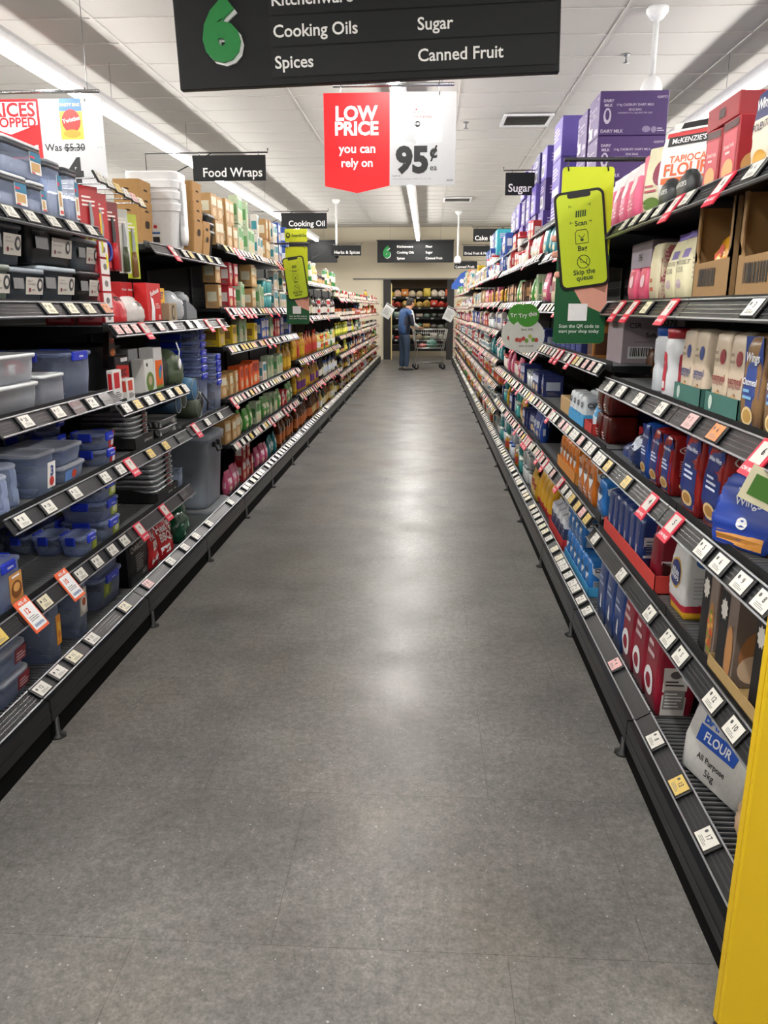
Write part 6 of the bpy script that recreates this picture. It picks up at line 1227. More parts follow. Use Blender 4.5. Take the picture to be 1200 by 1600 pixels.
# a look: maker, arguments, words for the label, category, width of a facing
K = {
 'oil_amber': (far_bottle, ('#7a4a10', '#2c1a0c', '#c9b27a'), 'amber oil bottle with tan label', 'bottle', .082),
 'oil_gold': (far_bottle, ('#b5861c', '#c9a52c', '#c9a21c'), 'golden oil bottle with yellow label', 'bottle', .082),
 'oil_green': (far_bottle, ('#2a3312', '#1c1c18', '#cdc9a8', .29, .036, .013, True), 'dark green square oil bottle', 'bottle', .08),
 'oil_red': (far_bottle, ('#a8591c', '#b32420', '#b03226'), 'orange oil bottle with red label', 'bottle', .082),
 'oil_clear': (far_bottle, ('#c8b25c', '#d9d9d2', '#d7d8d0', .25, .034), 'pale oil bottle with white label', 'bottle', .08),
 'oil_tall': (far_bottle, ('#5c2c0c', '#1d120c', '#b5622c', .31, .04, .015, True), 'tall brown square oil bottle', 'bottle', .088),
 'vinegar': (far_bottle, ('#2a120c', '#161414', '#d4cfc4', .25, .032), 'black vinegar bottle with white label', 'bottle', .074),
 'oil_purple': (far_bottle, ('#a8862c', '#5c2c6c', '#5a2468', .27, .036), 'oil bottle with purple label', 'bottle', .08),
 'spray': (far_tin, ('#2e7d3a', '#d9dccf', .22, .027), 'green and white spray can', 'can', .06),
 'sauce_red': (far_sauce, ('#8c1c16', '#d9d6cf', '#d9cfc0'), 'red sauce bottle with cream label', 'bottle', .074),
 'sauce_brown': (far_sauce, ('#3a1c10', '#b3261f', '#d7b23c'), 'brown sauce bottle with yellow label', 'bottle', .074),
 'sauce_lime': (far_sauce, ('#9aa51c', '#d9d61e', '#e3e05a'), 'lime yellow sauce bottle', 'bottle', .074),
 'sauce_white': (far_sauce, ('#d6d2c4', '#1f4fa0', '#bfc9d9'), 'white sauce bottle with blue cap', 'bottle', .074),
 'jar_red': (far_jar, ('#9a2a1c', '#c03028', '#d6d0c3', .13, .034), 'red glass jar with red lid', 'jar', .076),
 'jar_green': (far_jar, ('#4c5c22', '#d6b23c', '#d8d3c4', .13, .034), 'green glass jar with gold lid', 'jar', .076),
 'jar_brown': (far_jar, ('#4a2412', '#23201e', '#c9a26a', .12, .034), 'brown glass jar with black lid', 'jar', .076),
 'jar_gold': (far_jar, ('#b5862c', '#d9d4c8', '#b03a2a', .14, .036), 'honey glass jar with white lid', 'jar', .08),
 'spice_red': (far_shaker, ('#a8321c', '#b5262a', '#d9d3c6'), 'spice shaker with red cap', 'spice jar', .085),
 'spice_green': (far_shaker, ('#56662a', '#1f7a3c', '#d9d6c9'), 'spice shaker with green cap', 'spice jar', .085),
 'spice_orange': (far_shaker, ('#b5641c', '#d9701c', '#d9d3c6'), 'spice shaker with orange cap', 'spice jar', .085),
 'spice_black': (far_shaker, ('#3a2c22', '#1b1b1d', '#cfc9bc'), 'spice shaker with black cap', 'spice jar', .085),
 'sachet_red': (far_sachet, ('#b3282c', '#dcd2c8'), 'red seasoning sachet', 'sachet', .1), 'sachet_green': (far_sachet, ('#3c7a3a', '#d9d9c6'), 'green seasoning sachet', 'sachet', .1),
 'sachet_yellow': (far_sachet, ('#d0a42c', '#a8322a'), 'yellow seasoning sachet', 'sachet', .1), 'sachet_teal': (far_sachet, ('#2a8a96', '#dfe4e0'), 'teal seasoning sachet', 'sachet', .1), 'sachet_white': (far_sachet, ('#d3d0ca', '#b32c34'), 'white and red seasoning sachet', 'sachet', .1),
 'tin_red': (far_tin, ('#b8b4ac', '#b3262a'), 'steel food tin with red label', 'tin', .08), 'tin_green': (far_tin, ('#2f7a42', '#d9d3bc'), 'green food tin with cream label', 'tin', .08), 'tin_yellow': (far_tin, ('#d3a92c', '#c8402c'), 'yellow food tin with red label', 'tin', .08), 'tin_blue': (far_tin, ('#2a4a94', '#d9d6d0'), 'blue food tin with white label', 'tin', .08), 'tin_white': (far_tin, ('#cfcbc2', '#7a8f9a'), 'pale food tin with grey label', 'tin', .08),
 'pouch_red': (far_pouch, ('#b3262e', '#e0d3cc'), 'red food pouch', 'pouch', .13), 'pouch_white': (far_pouch, ('#d2cfc8', '#b03a44'), 'white food pouch with red panel', 'pouch', .13), 'pouch_yellow': (far_pouch, ('#cfa52a', '#8c2a24'), 'yellow food pouch', 'pouch', .13), 'pouch_teal': (far_pouch, ('#23808a', '#d9e0dc'), 'teal food pouch', 'pouch', .13),
 'pouch_pink': (far_pouch, ('#c8587e', '#e8d3dc'), 'pink food pouch', 'pouch', .13), 'pouch_green': (far_pouch, ('#3f8a34', '#dfe3c6'), 'green food pouch', 'pouch', .13), 'pouch_purple': (far_pouch, ('#5a3a86', '#d6cfe0'), 'purple food pouch', 'pouch', .13), 'pouch_brown': (far_pouch, ('#6a3c24', '#d3b890'), 'brown food pouch', 'pouch', .13), 'pouch_blue': (far_pouch, ('#24489c', '#d3dae6'), 'blue food pouch', 'pouch', .13),
 'carton_kraft': (far_carton, ('#a8824f', '#c9c6ae', .13, .1, .17), 'kraft food carton', 'carton', .14), 'carton_green': (far_carton, ('#a9b89a', '#4f8a4c', .1, .07, .2), 'pale green carton', 'carton', .11), 'carton_orange': (far_carton, ('#d0541c', '#8a2a1c', .14, .1, .2), 'orange carton', 'carton', .15), 'carton_blue': (far_carton, ('#2a4f9c', '#d0d6de', .09, .07, .19), 'blue carton', 'carton', .1),
 'carton_yellow': (far_carton, ('#cdb01c', '#8a6a2c', .16, .12, .15), 'yellow carton', 'carton', .17), 'carton_red': (far_carton, ('#a8222c', '#d6cbc6', .1, .07, .16), 'red carton', 'carton', .11), 'carton_white': (far_carton, ('#cdc9c2', '#2c7f8a', .1, .06, .17), 'white carton with teal panel', 'carton', .11), 'carton_navy': (far_carton, ('#1c2a66', '#b5bdd3', .15, .14, .15), 'navy carton', 'carton', .16), 'carton_brown': (far_carton, ('#4a2a1c', '#b88a5a', .1, .06, .17), 'dark brown carton', 'carton', .11), 'carton_pink': (far_carton, ('#c4587a', '#e6d6dc', .1, .06, .17), 'pink carton', 'carton', .11),
 'bag_cream': (far_bag, ('#cfc5a6', '#8a4a52'), 'cream paper bag', 'bag', .13), 'bag_white': (far_bag, ('#d3d0cb', '#2c4a94'), 'white paper bag with blue panel', 'bag', .13), 'bag_navy': (far_bag, ('#25356e', '#c9b26a'), 'navy paper bag', 'bag', .13), 'bag_red': (far_bag, ('#96202c', '#d8cdc9'), 'dark red paper bag', 'bag', .13), 'bag_tan': (far_bag, ('#a88458', '#dcd0b5'), 'tan paper bag', 'bag', .13),
 'tub_blue': (far_tubpack, ('#c9d2dc', '#24509c'), 'white tub with blue lid', 'tub', .1), 'tub_red': (far_tubpack, ('#d3c9c2', '#b3262c'), 'white tub with red lid', 'tub', .1), 'tub_brown': (far_tubpack, ('#5a3420', '#7a1f20'), 'brown tub with dark red lid', 'tub', .1), 'tub_teal': (far_tubpack, ('#2f8a8c', '#d3dcd6'), 'teal tub with white lid', 'tub', .1), 'tub_clear': (far_tubpack, ('#b8bdc0', '#7d858a'), 'grey tub with grey lid', 'tub', .1),
}
PROTO = {}
def look(k):
    if k not in PROTO: f, a, lab, cat, w = K[k]; PROTO[k] = f(*a)
    return PROTO[k]
ZONE = [  # side, bays, looks level by level (bottom first); two words per block of facings
 ('L', 4, 5, ['pouch_pink carton_red', 'carton_kraft pouch_green', 'carton_kraft carton_orange', 'carton_yellow carton_yellow carton_green', 'carton_kraft carton_red carton_green', 'carton_kraft carton_kraft carton_green']),
 ('L', 5, 6, ['pouch_pink pouch_teal', 'carton_green pouch_green carton_green', 'carton_orange carton_white carton_green', 'carton_yellow carton_blue carton_green', 'carton_kraft carton_green tub_teal', 'carton_green carton_white carton_kraft']),
 ('L', 6, 7, ['pouch_teal oil_tall oil_tall', 'pouch_green pouch_white carton_red', 'carton_green carton_white oil_gold', 'carton_blue carton_red oil_purple', 'tub_teal carton_white oil_amber', 'carton_blue carton_yellow carton_white']),
 ('L', 7, 9, ['oil_tall oil_amber oil_tall', 'oil_gold oil_purple oil_gold', 'oil_red oil_gold oil_red', 'oil_amber oil_green vinegar', 'spray oil_clear spray']),
 ('L', 9, 11, ['oil_clear oil_green oil_amber', 'vinegar oil_green sauce_white', 'oil_clear tin_yellow spray', 'vinegar vinegar tin_red', 'oil_clear spray jar_brown']),
 ('L', 11, 14, ['sauce_red vinegar sauce_brown oil_clear', 'sauce_brown jar_green sauce_white', 'sachet_teal sauce_lime jar_brown', 'sauce_lime vinegar jar_red', 'spice_orange spice_red spice_black', 'spice_red sachet_white spice_green']),
 ('L', 14, 21, ['jar_red sauce_white sauce_brown jar_gold', 'sachet_red jar_green sachet_yellow', 'jar_brown sachet_green sauce_red', 'spice_black sachet_white jar_green', 'spice_orange sachet_red spice_green', 'spice_red spice_green sachet_white']),
 ('R', 2, 3, ['', '', '', '', '', '']), ('R', 3, 4, ['', '', '', '', 'pouch_purple bag_cream', 'pouch_pink pouch_teal']),
 ('R', 4, 5, ['pouch_yellow tub_clear', 'pouch_blue carton_navy', 'carton_navy tub_clear', 'carton_navy carton_navy', 'pouch_pink carton_green pouch_green', 'pouch_teal pouch_red pouch_white']),
 ('R', 5, 7, ['tub_teal jar_gold tub_blue', 'pouch_yellow tub_teal carton_navy', 'carton_navy pouch_pink tub_red', 'tub_clear tin_white carton_red', 'carton_brown carton_brown pouch_green', 'carton_red pouch_white tub_red']),
 ('R', 7, 10, ['jar_gold tub_clear carton_white', 'tin_white tub_clear pouch_white', 'jar_gold tin_white carton_red', 'pouch_teal tin_white tub_clear', 'carton_red tub_clear bag_white', 'sachet_yellow carton_brown carton_pink', 'bag_white tub_red carton_blue']),
 ('R', 10, 13, ['pouch_yellow tub_brown tin_white', 'pouch_brown pouch_white tin_yellow', 'tub_clear tin_red pouch_pink', 'carton_red tin_white pouch_white', 'bag_cream carton_blue pouch_purple', 'bag_tan pouch_purple carton_white', 'bag_cream bag_white carton_yellow']),
 ('R', 13, 17, ['pouch_red tin_yellow pouch_green', 'pouch_brown tin_red pouch_yellow', 'pouch_white tin_green pouch_red', 'tin_white pouch_pink tub_blue', 'pouch_white carton_pink pouch_yellow', 'pouch_red bag_white tub_red', 'carton_white pouch_yellow bag_red']),
 ('R', 17, 21, ['tin_yellow jar_red tin_green', 'tub_clear tin_yellow tin_blue', 'pouch_red tin_green pouch_white', 'jar_gold tin_white sachet_white', 'tub_blue tin_white carton_red', 'pouch_white tin_red pouch_yellow', 'pouch_white pouch_green tin_white']),
]
rn = random.Random(99)
NSET = {}
for side, b0, b1, rows in ZONE:
    word = 'left' if side == 'L' else 'right'
    for k in range(b0, b1):
        zs = levels(side, k)
        for i, row in enumerate(rows):
            if not row: continue
            z = zs[i]; room = (zs[i + 1] - z if i + 1 < len(zs) else .5) - .06
            ks = row.split(); rn.shuffle(ks) if k > 8 else None
            if side == 'R': pass
            ya = Y0 + k + .02; L = .96 / len(ks)
            if k >= 6:
                ks = [rn.choice(ks) for q in range(4)] if k < 14 else [rn.choice(ks + [rn.choice(list(K))]) for q in range(5)]; L = .96 / len(ks)
            for j, name in enumerate(ks):
                f, a, lab, cat, w = K[name]; P = look(name); hgt = max(v[2] for v in [P.bound_box[q] for q in range(8)])
                y1 = ya + L * (j + 1); y = ya + L * j + w / 2
                if k >= 11 and i in (0, 1) and w < .12: w *= 1.35
                where = f'{ORD[i]} {"shelf up" if i else "shelf"}, {NUM[k]} bay of {word} shelving'
                while y + w / 2 <= y1 + .01:
                    n = 2 if (2 * hgt < room and name[:3] in ('tin', 'car', 'tub') and k < 17 and rn.random() < .75) else 1
                    if hgt * 1.0 > room + .03: break
                    for q in range(n):
                        o = inst(P); s = 1 if side == 'L' else -1
                        o.location = ((XL if side == 'L' else XR) - s * rn.uniform(0, .03), y + rn.uniform(-.004, .004), z + .001 + q * (hgt + .001)); o.rotation_euler = (0, 0, s * PI / 2 + rn.uniform(-.12, .12))
                        sc_ = rn.uniform(.9, 1.04); o.scale = (sc_, sc_, sc_)
                        lb = f'{lab}, {where}'
                        tag(o, lb, cat, lb)
                    y += w + rn.uniform(.0, .006) + (.05 if rn.random() < .04 else 0)
# ================================================================== YELLOW STAND, CARDS
def yellow_stand():
    o = empty('display_stand', (.642, 1.352, 0)); tag(o, 'tall yellow cardboard display stand at the near end of the flour shelves', 'display stand')
    Y_ = M('#d8b40f', .55, var=.04, scale=4)
    b = MB(); b.box(0, .56, -.012, 0, .014, 1.02, Y_, .003); part(b, 'front_panel', o)
    b = MB(); b.box(.0, .012, .0, .02, .012, 1.0, Y_); part(b, 'side_flange', o)
    b = MB(); b.box(-.006, .56, -.012, 0.002, 0, .014, M('#2a2621', .7)); part(b, 'base_strip', o, 'dark base strip')
yellow_stand()
b = MB(); b.prism([(-.045, -.04), (.045, -.04), (.045, .04), (-.045, .04)], -.003, 0, M('#c9c4a6', .5)); b.freeze(); b.poly('f', [(-.03, -.025), (.03, -.025), (.03, .025), (-.03, .025)], M('#3c6a24')); o = b.build('shelf_card'); put(o, 'R', 1.66, 1.12, 'cream shelf card with green print hanging from the fourth shelf by the yellow stand', 'card', X=.735, rz=.9, ry=.35)
# round wobblers
def wobbler(Y, X, z, label, g):
    o = empty('shelf_wobbler', (X, Y, z)); tag(o, label, 'sign', g)
    b = MB(); b.prism([(.11 * math.cos(t * PI / 12), .105 * math.sin(t * PI / 12)) for t in range(24)], -.002, 0, M('#d6d8d2', .5)); b.freeze()
    b.text('f', 'Save 20%', 0, .04, .02, INK, .006, w=.08)
    rn = random.Random(3)
    for q in range(7): b.disc('f', -.06 + .02 * q, -.015 + rn.uniform(-.015, .015), .012, .014, M(rn.choice(('#6f9a3a', '#a8b85a', '#b5473c'))), 1, 8)
    b.text('f', 'LESS SUGAR', 0, -.06, .018, INK, .006, w=.09); part(b, 'round_card', o)
    b = MB(); b.prism([(.0 + .07 * math.cos(t * PI / 12), .125 + .07 * math.sin(t * PI / 12)) for t in range(24)], -.005, -.003, M('#3f8f2a', .5)); b.freeze(); b.text('f', 'Try this', 0, .125, .036, WHITE, .018, w=.12, rot=.15); part(b, 'green_disc', o, 'green disc reading Try this')
    b = MB(); b.tube([(0, .0, .05), (.04, .04, .06), (.12, .08, .03)], .002, CLR, 4); part(b, 'clear_arm', o)
wobbler(4.95, .62, 1.33, 'round white and green Try this card, nearer of two in front of navy packs', 'try this cards')
wobbler(5.25, .60, 1.33, 'round white and green Try this card, farther one, partly covered', 'try this cards')
# white price cards at the aisle end
CARD = M('#cfd2d0', .6)
for X, z, rz, ry, lab in ((-1.12, 1.41, .1, .55, 'tilted white card on the shelf end left of the man'), (.62, 1.33, -.1, .45, 'tilted white card on the shelf end beside the cart')):
    b = MB(); b.box(-.14, .14, 0, .004, -.19, .19, CARD); b.freeze(); b.rect('f', -.13, .15, .13, .175, INK); b.lines('f', -.1, -.12, .1, .1, 7, M('#8f9290')); o = b.build('end_card'); o.location = (X, 22.4, z); o.rotation_euler = (0, ry, rz); tag(o, lab, 'card'); q = MB(); s_ = -1 if X < 0 else 1; q.tube([(s_ * .13, .006, .02), (s_ * .27, .006, -.04 * s_ + .02)], .006, DARK, 5); part(q, 'card_arm', o)
b = MB(); b.prism([(-.2, 0), (.2, 0), (.2, .5), (.05, .42), (-.2, .12)], -.004, 0, M('#2a55a8', .5)); b.freeze(); b.disc('f', .08, .22, .06, .06, M('#d8d0d3')); o = b.build('end_card'); o.location = (.86, 22.34, 2.0); tag(o, 'blue header card at the far end of the right shelving', 'card')

# ================================================================== PRODUCE CASE beyond the opening
def produce_case():
    x0, x1, yf, yb = -1.75, 1.2, 25.2, 26.3
    o = empty('produce_case', ((x0 + x1) / 2, yf, 0)); tag(o, 'dark refrigerated wall case of bagged produce at the end of the aisle', 'fridge case'); w = x1 - x0
    D_ = M('#1a1817', .6)
    b = MB(); b.box(-w / 2, w / 2, yb - yf - .04, yb - yf, 0, 2.3, D_); part(b, 'back_panel', o)
    b = MB(); b.box(-w / 2, w / 2, -.05, .9, .0, .16, M('#b0a48c', .6)); part(b, 'kick_plate', o); b = MB(); b.box(-w / 2, w / 2, -.05, .9, .161, .36, D_, .01); part(b, 'front_bumper', o)
    b = MB(); b.box(-w / 2, w / 2, .05, 1.05, 2.22, 2.5, M('#8a7f6e', .7)); b.box(-w / 2, w / 2, .0, .05, 2.1, 2.5, M('#9a8d79', .7)); part(b, 'canopy', o)
    b = MB(); b.box(-w / 2 + .05, w / 2 - .05, .08, .12, 2.18, 2.215, EM('#fff0d8', CASE_LAMP)); part(b, 'lamp', o, 'lit canopy lamp')
    for i, z in enumerate((.52, .86, 1.2, 1.52, 1.84)):
        b = MB(); d0 = .12 + .07 * i; b.box(-w / 2 + .02, w / 2 - .02, d0, 1.03, z - .03, z, D_); part(b, 'shelf', o)
        b = MB(); b.box(-w / 2 + .02, w / 2 - .02, d0 - .012, d0 - .001, z - .06, z + .005, DARK); b.freeze()
        rn = random.Random(i)
        for q in range(7): u = -w / 2 + .3 + .38 * q + rn.uniform(-.06, .06); b.rect('f', u, z - .052, u + .09, z - .005, WHITE)
        part(b, 'ticket_strip', o)
        b = MB(); b.box(-w / 2 + .05, w / 2 - .05, d0 + .03, d0 + .05, z - .045, z - .032, EM('#fff0d8', CASE_LAMP * .5)); part(b, 'lamp', o, 'lit lamp under the shelf')
produce_case()
rn = random.Random(21); cx = -.275
PR = {4: ['#d9c21c', '#d9bfae', '#d08a4a', '#d8d4c2', '#d6c9a6', '#d9c85a', '#d9d6cf', '#d3d0cf', '#d96a4a'], 3: ['#a83a34', '#b8453a', '#c8a04a', '#cfae4a', '#d0b05a', '#c9a44a', '#c8342c', '#d0453a', '#c42f2c'],
      2: ['#4a7a6a', '#a8c4c0', '#9a8f86', '#8a7a72', '#b5a8a0', '#7f9a92', '#4a5a54', '#3a3a38', '#54604e'], 1: ['#5a6a5e', '#7a8a80', '#5a7a4a', '#6a8a5a', '#4a8a6a', '#c49a5a', '#5f5a52', '#8a8f86', '#5c6a4a'],
      0: ['#a8b8bc', '#a82c2c', '#5a6a50', '#b5a07a', '#c8b48a', '#8a9a5a', '#c9c4bc', '#bfc6b8', '#54483c']}
CN = {'d9c21c': 'bright yellow', 'c8342c': 'bright red'}
def tone(h):
    r, g, b_ = [int(h[i:i + 2], 16) for i in (1, 3, 5)]
    if max(r, g, b_) - min(r, g, b_) < 28: return 'pale' if r > 150 else 'dark grey'
    if r > 180 and g > 150: return 'yellow' if b_ < 120 else 'cream'
    if r > g * 1.5: return 'red' if g < 90 else 'orange'
    if g >= r: return 'green'
    return 'brown'
LN = ['lowest', 'second', 'third', 'fourth', 'top']
for lv, cols in PR.items():
    z = (.52, .86, 1.2, 1.52, 1.84)[lv]
    for q, c in enumerate(cols):
        x = -1.2 + .235 * q; big = lv >= 3
        o = (lumpy if (q + lv) % 3 else (lambda n, w, d, h, c, sd, de, r, a: pouch(n, w * 1.05, d, h * 1.15, c, de, seed=sd)))('produce_bag', .22, .2, rn.uniform(.17, .24) if big else rn.uniform(.1, .17), c, 200 + lv * 10 + q, (lambda b, w, d, h: b.rect('f', -w * .2, h * .35, w * .2, h * .65, M('#d9d6cf'), 2)) if q % 2 == 0 else None, .3, .3)
        if lv == 4 and q == 5: o.scale = (1, 1, 1.5)
        put(o, 'N', 25.2 + .16 + .07 * lv, z + .002, f'{tone(c)} produce bag on the {LN[lv]} shelf of the fridge case, {NUM[q]} from its left', 'produce bag', 'produce bags', X=x)

# ================================================================== MAN AND CART
def skin(name, V, Ed, root, sub=2):
    """V: (x,y,z,rx,ry); grows one continuous skin over the edges"""
    me = bpy.data.meshes.new(name); me.from_pydata([v[:3] for v in V], Ed, []); o = bpy.data.objects.new(name, me); COL.objects.link(o)
    m = o.modifiers.new('skin', 'SKIN'); m.use_smooth_shade = True
    sv = me.skin_vertices[0].data
    for i, v in enumerate(V): sv[i].radius = (v[3], v[4] if len(v) > 4 else v[3]); sv[i].use_root = (i == root)
    s = o.modifiers.new('sub', 'SUBSURF'); s.levels = s.render_levels = sub
    dg = bpy.context.evaluated_depsgraph_get(); dg.update()
    e = bpy.data.meshes.new_from_object(o.evaluated_get(dg)); e.name = name
    o.modifiers.clear(); o.data = e; bpy.data.meshes.remove(me)
    for p in e.polygons: p.use_smooth = True
    return o
def paint(o, fn):
    mats = []
    for p in o.data.polygons:
        m = fn(*p.center)
        if m not in mats: mats.append(m); o.data.materials.append(m)
        p.material_index = mats.index(m)
def person(x, y):
    """x forward of the figure is +x world (he faces the cart), his back towards the camera and half left"""
    root = empty('person', (x, y, 0), math.radians(-56)); tag(root, 'man in blue, navy and white jacket and jeans leaning over a shopping cart', 'person')
    SKN = M('#b98567', .55)
    # own frame: faces +y, right side is +x; upper body bowed forward
    V = []; E = []
    def v(*a): V.append(a); return len(V) - 1
    def e(a, b): E.append((a, b))
    pel = v(0, 0, .93, .08, .06); bel = v(0, .0, 1.06, .115, .09); che = v(0, .035, 1.27, .135, .1); sh = v(0, .065, 1.41, .1, .07); nk = v(0, .12, 1.49, .058, .06); jaw = v(0, .17, 1.555, .062, .07); hd = v(0, .19, 1.62, .078, .092); tp = v(0, .19, 1.70, .06, .072)
    for a, b in ((pel, bel), (bel, che), (che, sh), (sh, nk), (nk, jaw), (jaw, hd), (hd, tp)): e(a, b)
    nose = v(0, .285, 1.575, .014, .014); e(jaw, nose)
    hands = {}
    for s in (-1, 1):
        sho = v(s * .18, .055, 1.39, .052, .05); elb = v(s * .235, .1, 1.12, .046, .046); wr = v(s * .2, .30, 1.02, .03, .03); pm = v(s * .19, .36, 1.025, .036, .022)
        e(sh, sho); e(sho, elb); e(elb, wr); e(wr, pm)
        for k in range(4):
            a = v(s * .19 + (k - 1.5) * .019, .415, 1.028, .009); b_ = v(s * .19 + (k - 1.5) * .019, .44 + .004 * (k in (1, 2)), 1.01, .008); c = v(s * .19 + (k - 1.5) * .018, .425, .985, .007); e(pm, a); e(a, b_); e(b_, c)
        t1 = v(s * .19 - s * .04, .375, 1.01, .01); t2 = v(s * .19 - s * .048, .405, .992, .008); e(pm, t1); e(t1, t2)
        hip = v(s * .09, 0, .85, .05, .05); kn = v(s * .1, .018, .48, .045, .046); an = v(s * .105, -.005, .09, .04, .044); to = v(s * .115, .13, .04, .034, .03)
        e(pel, hip); e(hip, kn); e(kn, an); e(an, to)
    b = skin('body', V, E, pel); b.data.materials.append(SKN); kid(root, b)
    # jacket
    BL, NV, WH = M('#274a78', .6, bump=.2, scale=14), M('#171b2c', .6), M('#d3d5d8', .6)
    V = []; E = []
    pel = v(0, -.0, .83, .175, .14); mid = v(0, -.005, .95, .18, .142); bel = v(0, -.01, 1.06, .19, .145); che = v(0, .025, 1.26, .2, .15); sh = v(0, .055, 1.42, .14, .1); nk = v(0, .1, 1.485, .075, .075)
    for a, b_ in ((pel, mid), (mid, bel), (bel, che), (che, sh), (sh, nk)): e(a, b_)
    for s in (-1, 1):
        sho = v(s * .2, .055, 1.4, .08, .078); elb = v(s * .245, .09, 1.12, .064, .062); wr = v(s * .205, .285, 1.025, .045, .045); e(sh, sho); e(sho, elb); e(elb, wr)
    j = skin('jacket', V, E, pel); kid(root, j)
    def jf(x, y, z):
        if z > 1.475: return NV
        ax = abs(x)
        if ax > .16 and z > .96 and (ax > .19 or z > 1.3):
            if y > .10 - max(0, z - 1.15) * .12: return WH
            return NV if z < 1.34 else (BL if y < .05 else WH)
        if ax > .145 and z < 1.32: return NV
        return BL
    paint(j, jf); j['label'] = 'blue jacket with navy sides and white sleeve stripe'
    V = []; E = []
    pel = v(0, 0, .99, .16, .122); crt = v(0, 0, .9, .165, .125); e(pel, crt)
    for s in (-1, 1):
        hip = v(s * .1, 0, .84, .11, .112); kn = v(s * .103, .018, .48, .078, .08); an = v(s * .107, -.008, .12, .066, .07); bt = v(s * .108, -.006, .07, .066, .072); e(crt, hip); e(hip, kn); e(kn, an); e(an, bt)
    t = skin('trousers', V, E, pel); t.data.materials.append(M('#3a4d66', .75, bump=.25, scale=20)); kid(root, t); t['label'] = 'blue jeans'
    for s in (-1, 1):
        q = MB(); q.tub([(0, .092, .28, .04), (.02, .1, .29, .045), (.022, .096, .285, .045)], M('#1b1b1d', .6), 4, cx=s * .112, cy=.055); q.tub([(.022, .092, .275, .042), (.06, .088, .2, .04, 0, -.03), (.1, .08, .1, .036, 0, -.07)], M('#8a8782', .6), 4, cx=s * .112, cy=.055); part(q, 'shoe', root)
    q = MB(); q.ball((0, .175, 1.655), .088, .105, .085, M('#1d1713', .7), 14, 8)
    q.ball((0, .13, 1.60), .08, .07, .08, M('#1d1713', .7), 12, 6); part(q, 'hair', root, 'short dark hair')
    q = MB()
    for s in (-1, 1): q.ball((s * .082, .19, 1.605), .012, .022, .032, SKN, 8, 5)
    part(q, 'ears', root)
    q = MB()
    for s in (-1, 1): q.ball((s * .03, .268, 1.625), .012, .008, .008, M('#2a221d', .3), 8, 5)
    q.box(-.025, .025, .252, .262, 1.535, 1.542, M('#8a5348', .6)); part(q, 'face_features', root)
    return root
pr_ = person(-.565, 19.5)
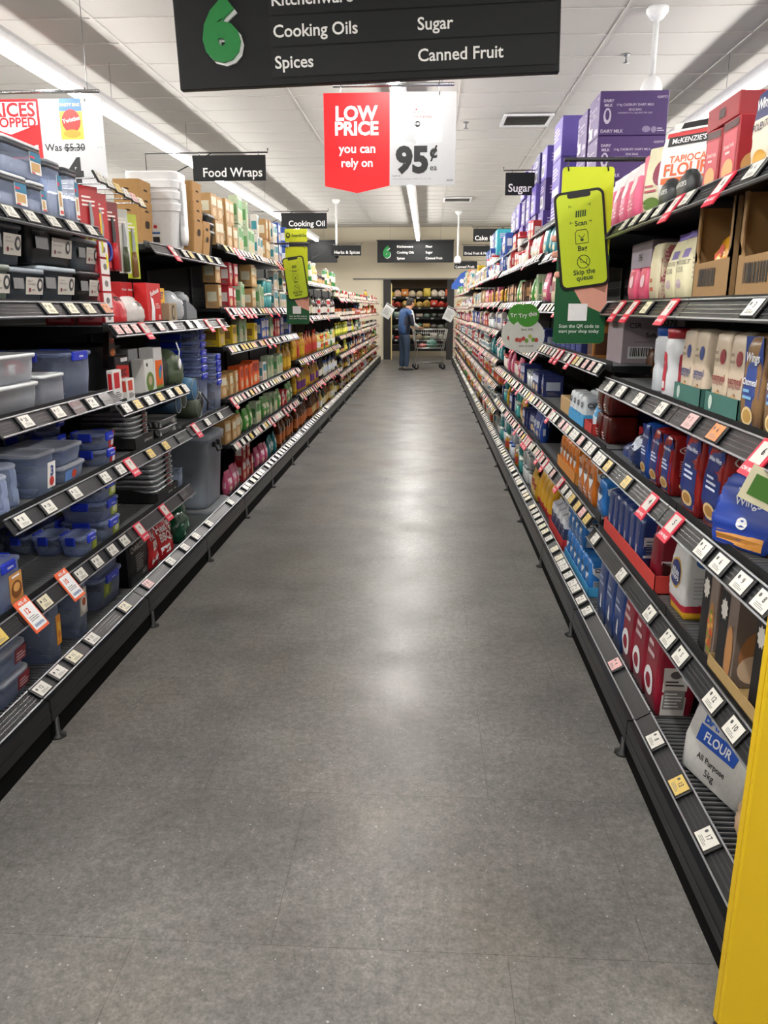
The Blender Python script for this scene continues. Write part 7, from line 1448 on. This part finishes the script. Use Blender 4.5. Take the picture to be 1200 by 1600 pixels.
def cart(x, y, rz):
    o = empty('shopping_cart', (x, y, 0), rz); tag(o, 'chrome wire shopping cart in front of the man in the blue jacket', 'shopping cart')
    C_ = M('#b9bab6', .3, metal=.85); L = .82; W_ = .52
    # frame: x is forward; basket narrows to the front
    b = MB(); zb, zt = .52, .98
    def ring(z, x0, x1, w0, w1): return [(x0, -w0 / 2, z), (x1, -w1 / 2, z), (x1, w1 / 2, z), (x0, w0 / 2, z)]
    top = ring(zt, -.38, .46, .54, .44); bot = ring(zb, -.3, .38, .46, .34); b.tube(top, .008, C_, 6, True); b.tube(bot, .006, C_, 6, True)
    for i in range(4): b.tube([top[i], bot[i]], .005, C_, 5)
    def lerp(a, c, t): return tuple(a[k] + (c[k] - a[k]) * t for k in range(3))
    for i in range(4):
        n = 15 if i % 2 == 0 else 9; a, c, e_, f = top[i], top[(i + 1) % 4], bot[i], bot[(i + 1) % 4]
        for k in range(1, n): b.tube([lerp(a, c, k / n), lerp(e_, f, k / n)], .0022, C_, 4)
        for k in range(1, 5): b.tube([lerp(a, e_, k / 5), lerp(c, f, k / 5)], .003, C_, 4)
    for k in range(1, 9): b.tube([lerp(bot[0], bot[3], k / 9), lerp(bot[1], bot[2], k / 9)], .0022, C_, 4)
    part(b, 'basket', o)
    b = MB()
    for s in (-1, 1): b.tube([(-.48, s * .26, 1.02), (-.38, s * .26, .98), (-.3, s * .235, .5), (-.34, s * .24, .2), (-.3, s * .24, .16), (.38, s * .17, .16)], .011, C_, 6)
    b.tube([(-.3, -.24, .17), (-.3, .24, .17)], .009, C_, 6); b.tube([(.38, -.17, .16), (.38, .17, .16)], .009, C_, 6); b.tube([(.36, -.17, .16), (.36, -.165, .52)], .007, C_, 6); b.tube([(.36, .17, .16), (.36, .165, .52)], .007, C_, 6)
    for k in range(1, 6): b.tube([(-.3, -.24 + .08 * k, .17), (.38, -.17 + .057 * k, .165)], .004, C_, 5)
    part(b, 'frame', o)
    b = MB(); b.tube([(-.48, -.27, 1.02), (-.48, .27, 1.02)], .015, M('#2f8a62', .4), 8); part(b, 'handle', o, 'green push handle')
    b = MB(); b.box(-.36, -.34, -.2, .2, .7, .94, M('#c9cdc9', .5)); part(b, 'child_seat', o)
    for sx, sy in ((-.32, .23), (-.32, -.23), (.36, .15), (.36, -.15)):
        w = MB(); w.xf(Matrix.Identity(4)); w.lathe([(.02, -.016), (.062, -.016), (.065, -.01), (.065, .01), (.062, .016), (.02, .016)], M('#1c1c1e', .6), 16); w.xf(Matrix.Translation((sx, sy, .065)) @ Matrix.Rotation(PI / 2, 4, 'X')); wo = part(w, 'wheel', o)
        w = MB(); w.lathe([(.0, -.018), (.03, -.018), (.03, .018), (.0, .018)], M('#8a8c8c', .4, metal=.5), 10); w.xf(Matrix.Translation((sx, sy, .065)) @ Matrix.Rotation(PI / 2, 4, 'X')); w.box(sx - .012, sx + .012, sy - .026, sy - .02, .06, .165, C_); w.box(sx - .012, sx + .012, sy + .02, sy + .026, .06, .165, C_); part(w, 'hub', wo)
cart(.03, 19.85, .12)
put(lumpy('shopping_bag', .26, .2, .2, '#4a7a6a', 301, None, .5, .1), 'N', 19.8, .535, 'green bundle lying in the shopping cart', 'groceries', X=.12); put(lumpy('meat_pack', .2, .16, .1, '#b05a58', 302, None, .4, .1), 'N', 19.78, .535, 'pink pack lying in the shopping cart', 'groceries', X=-.12)
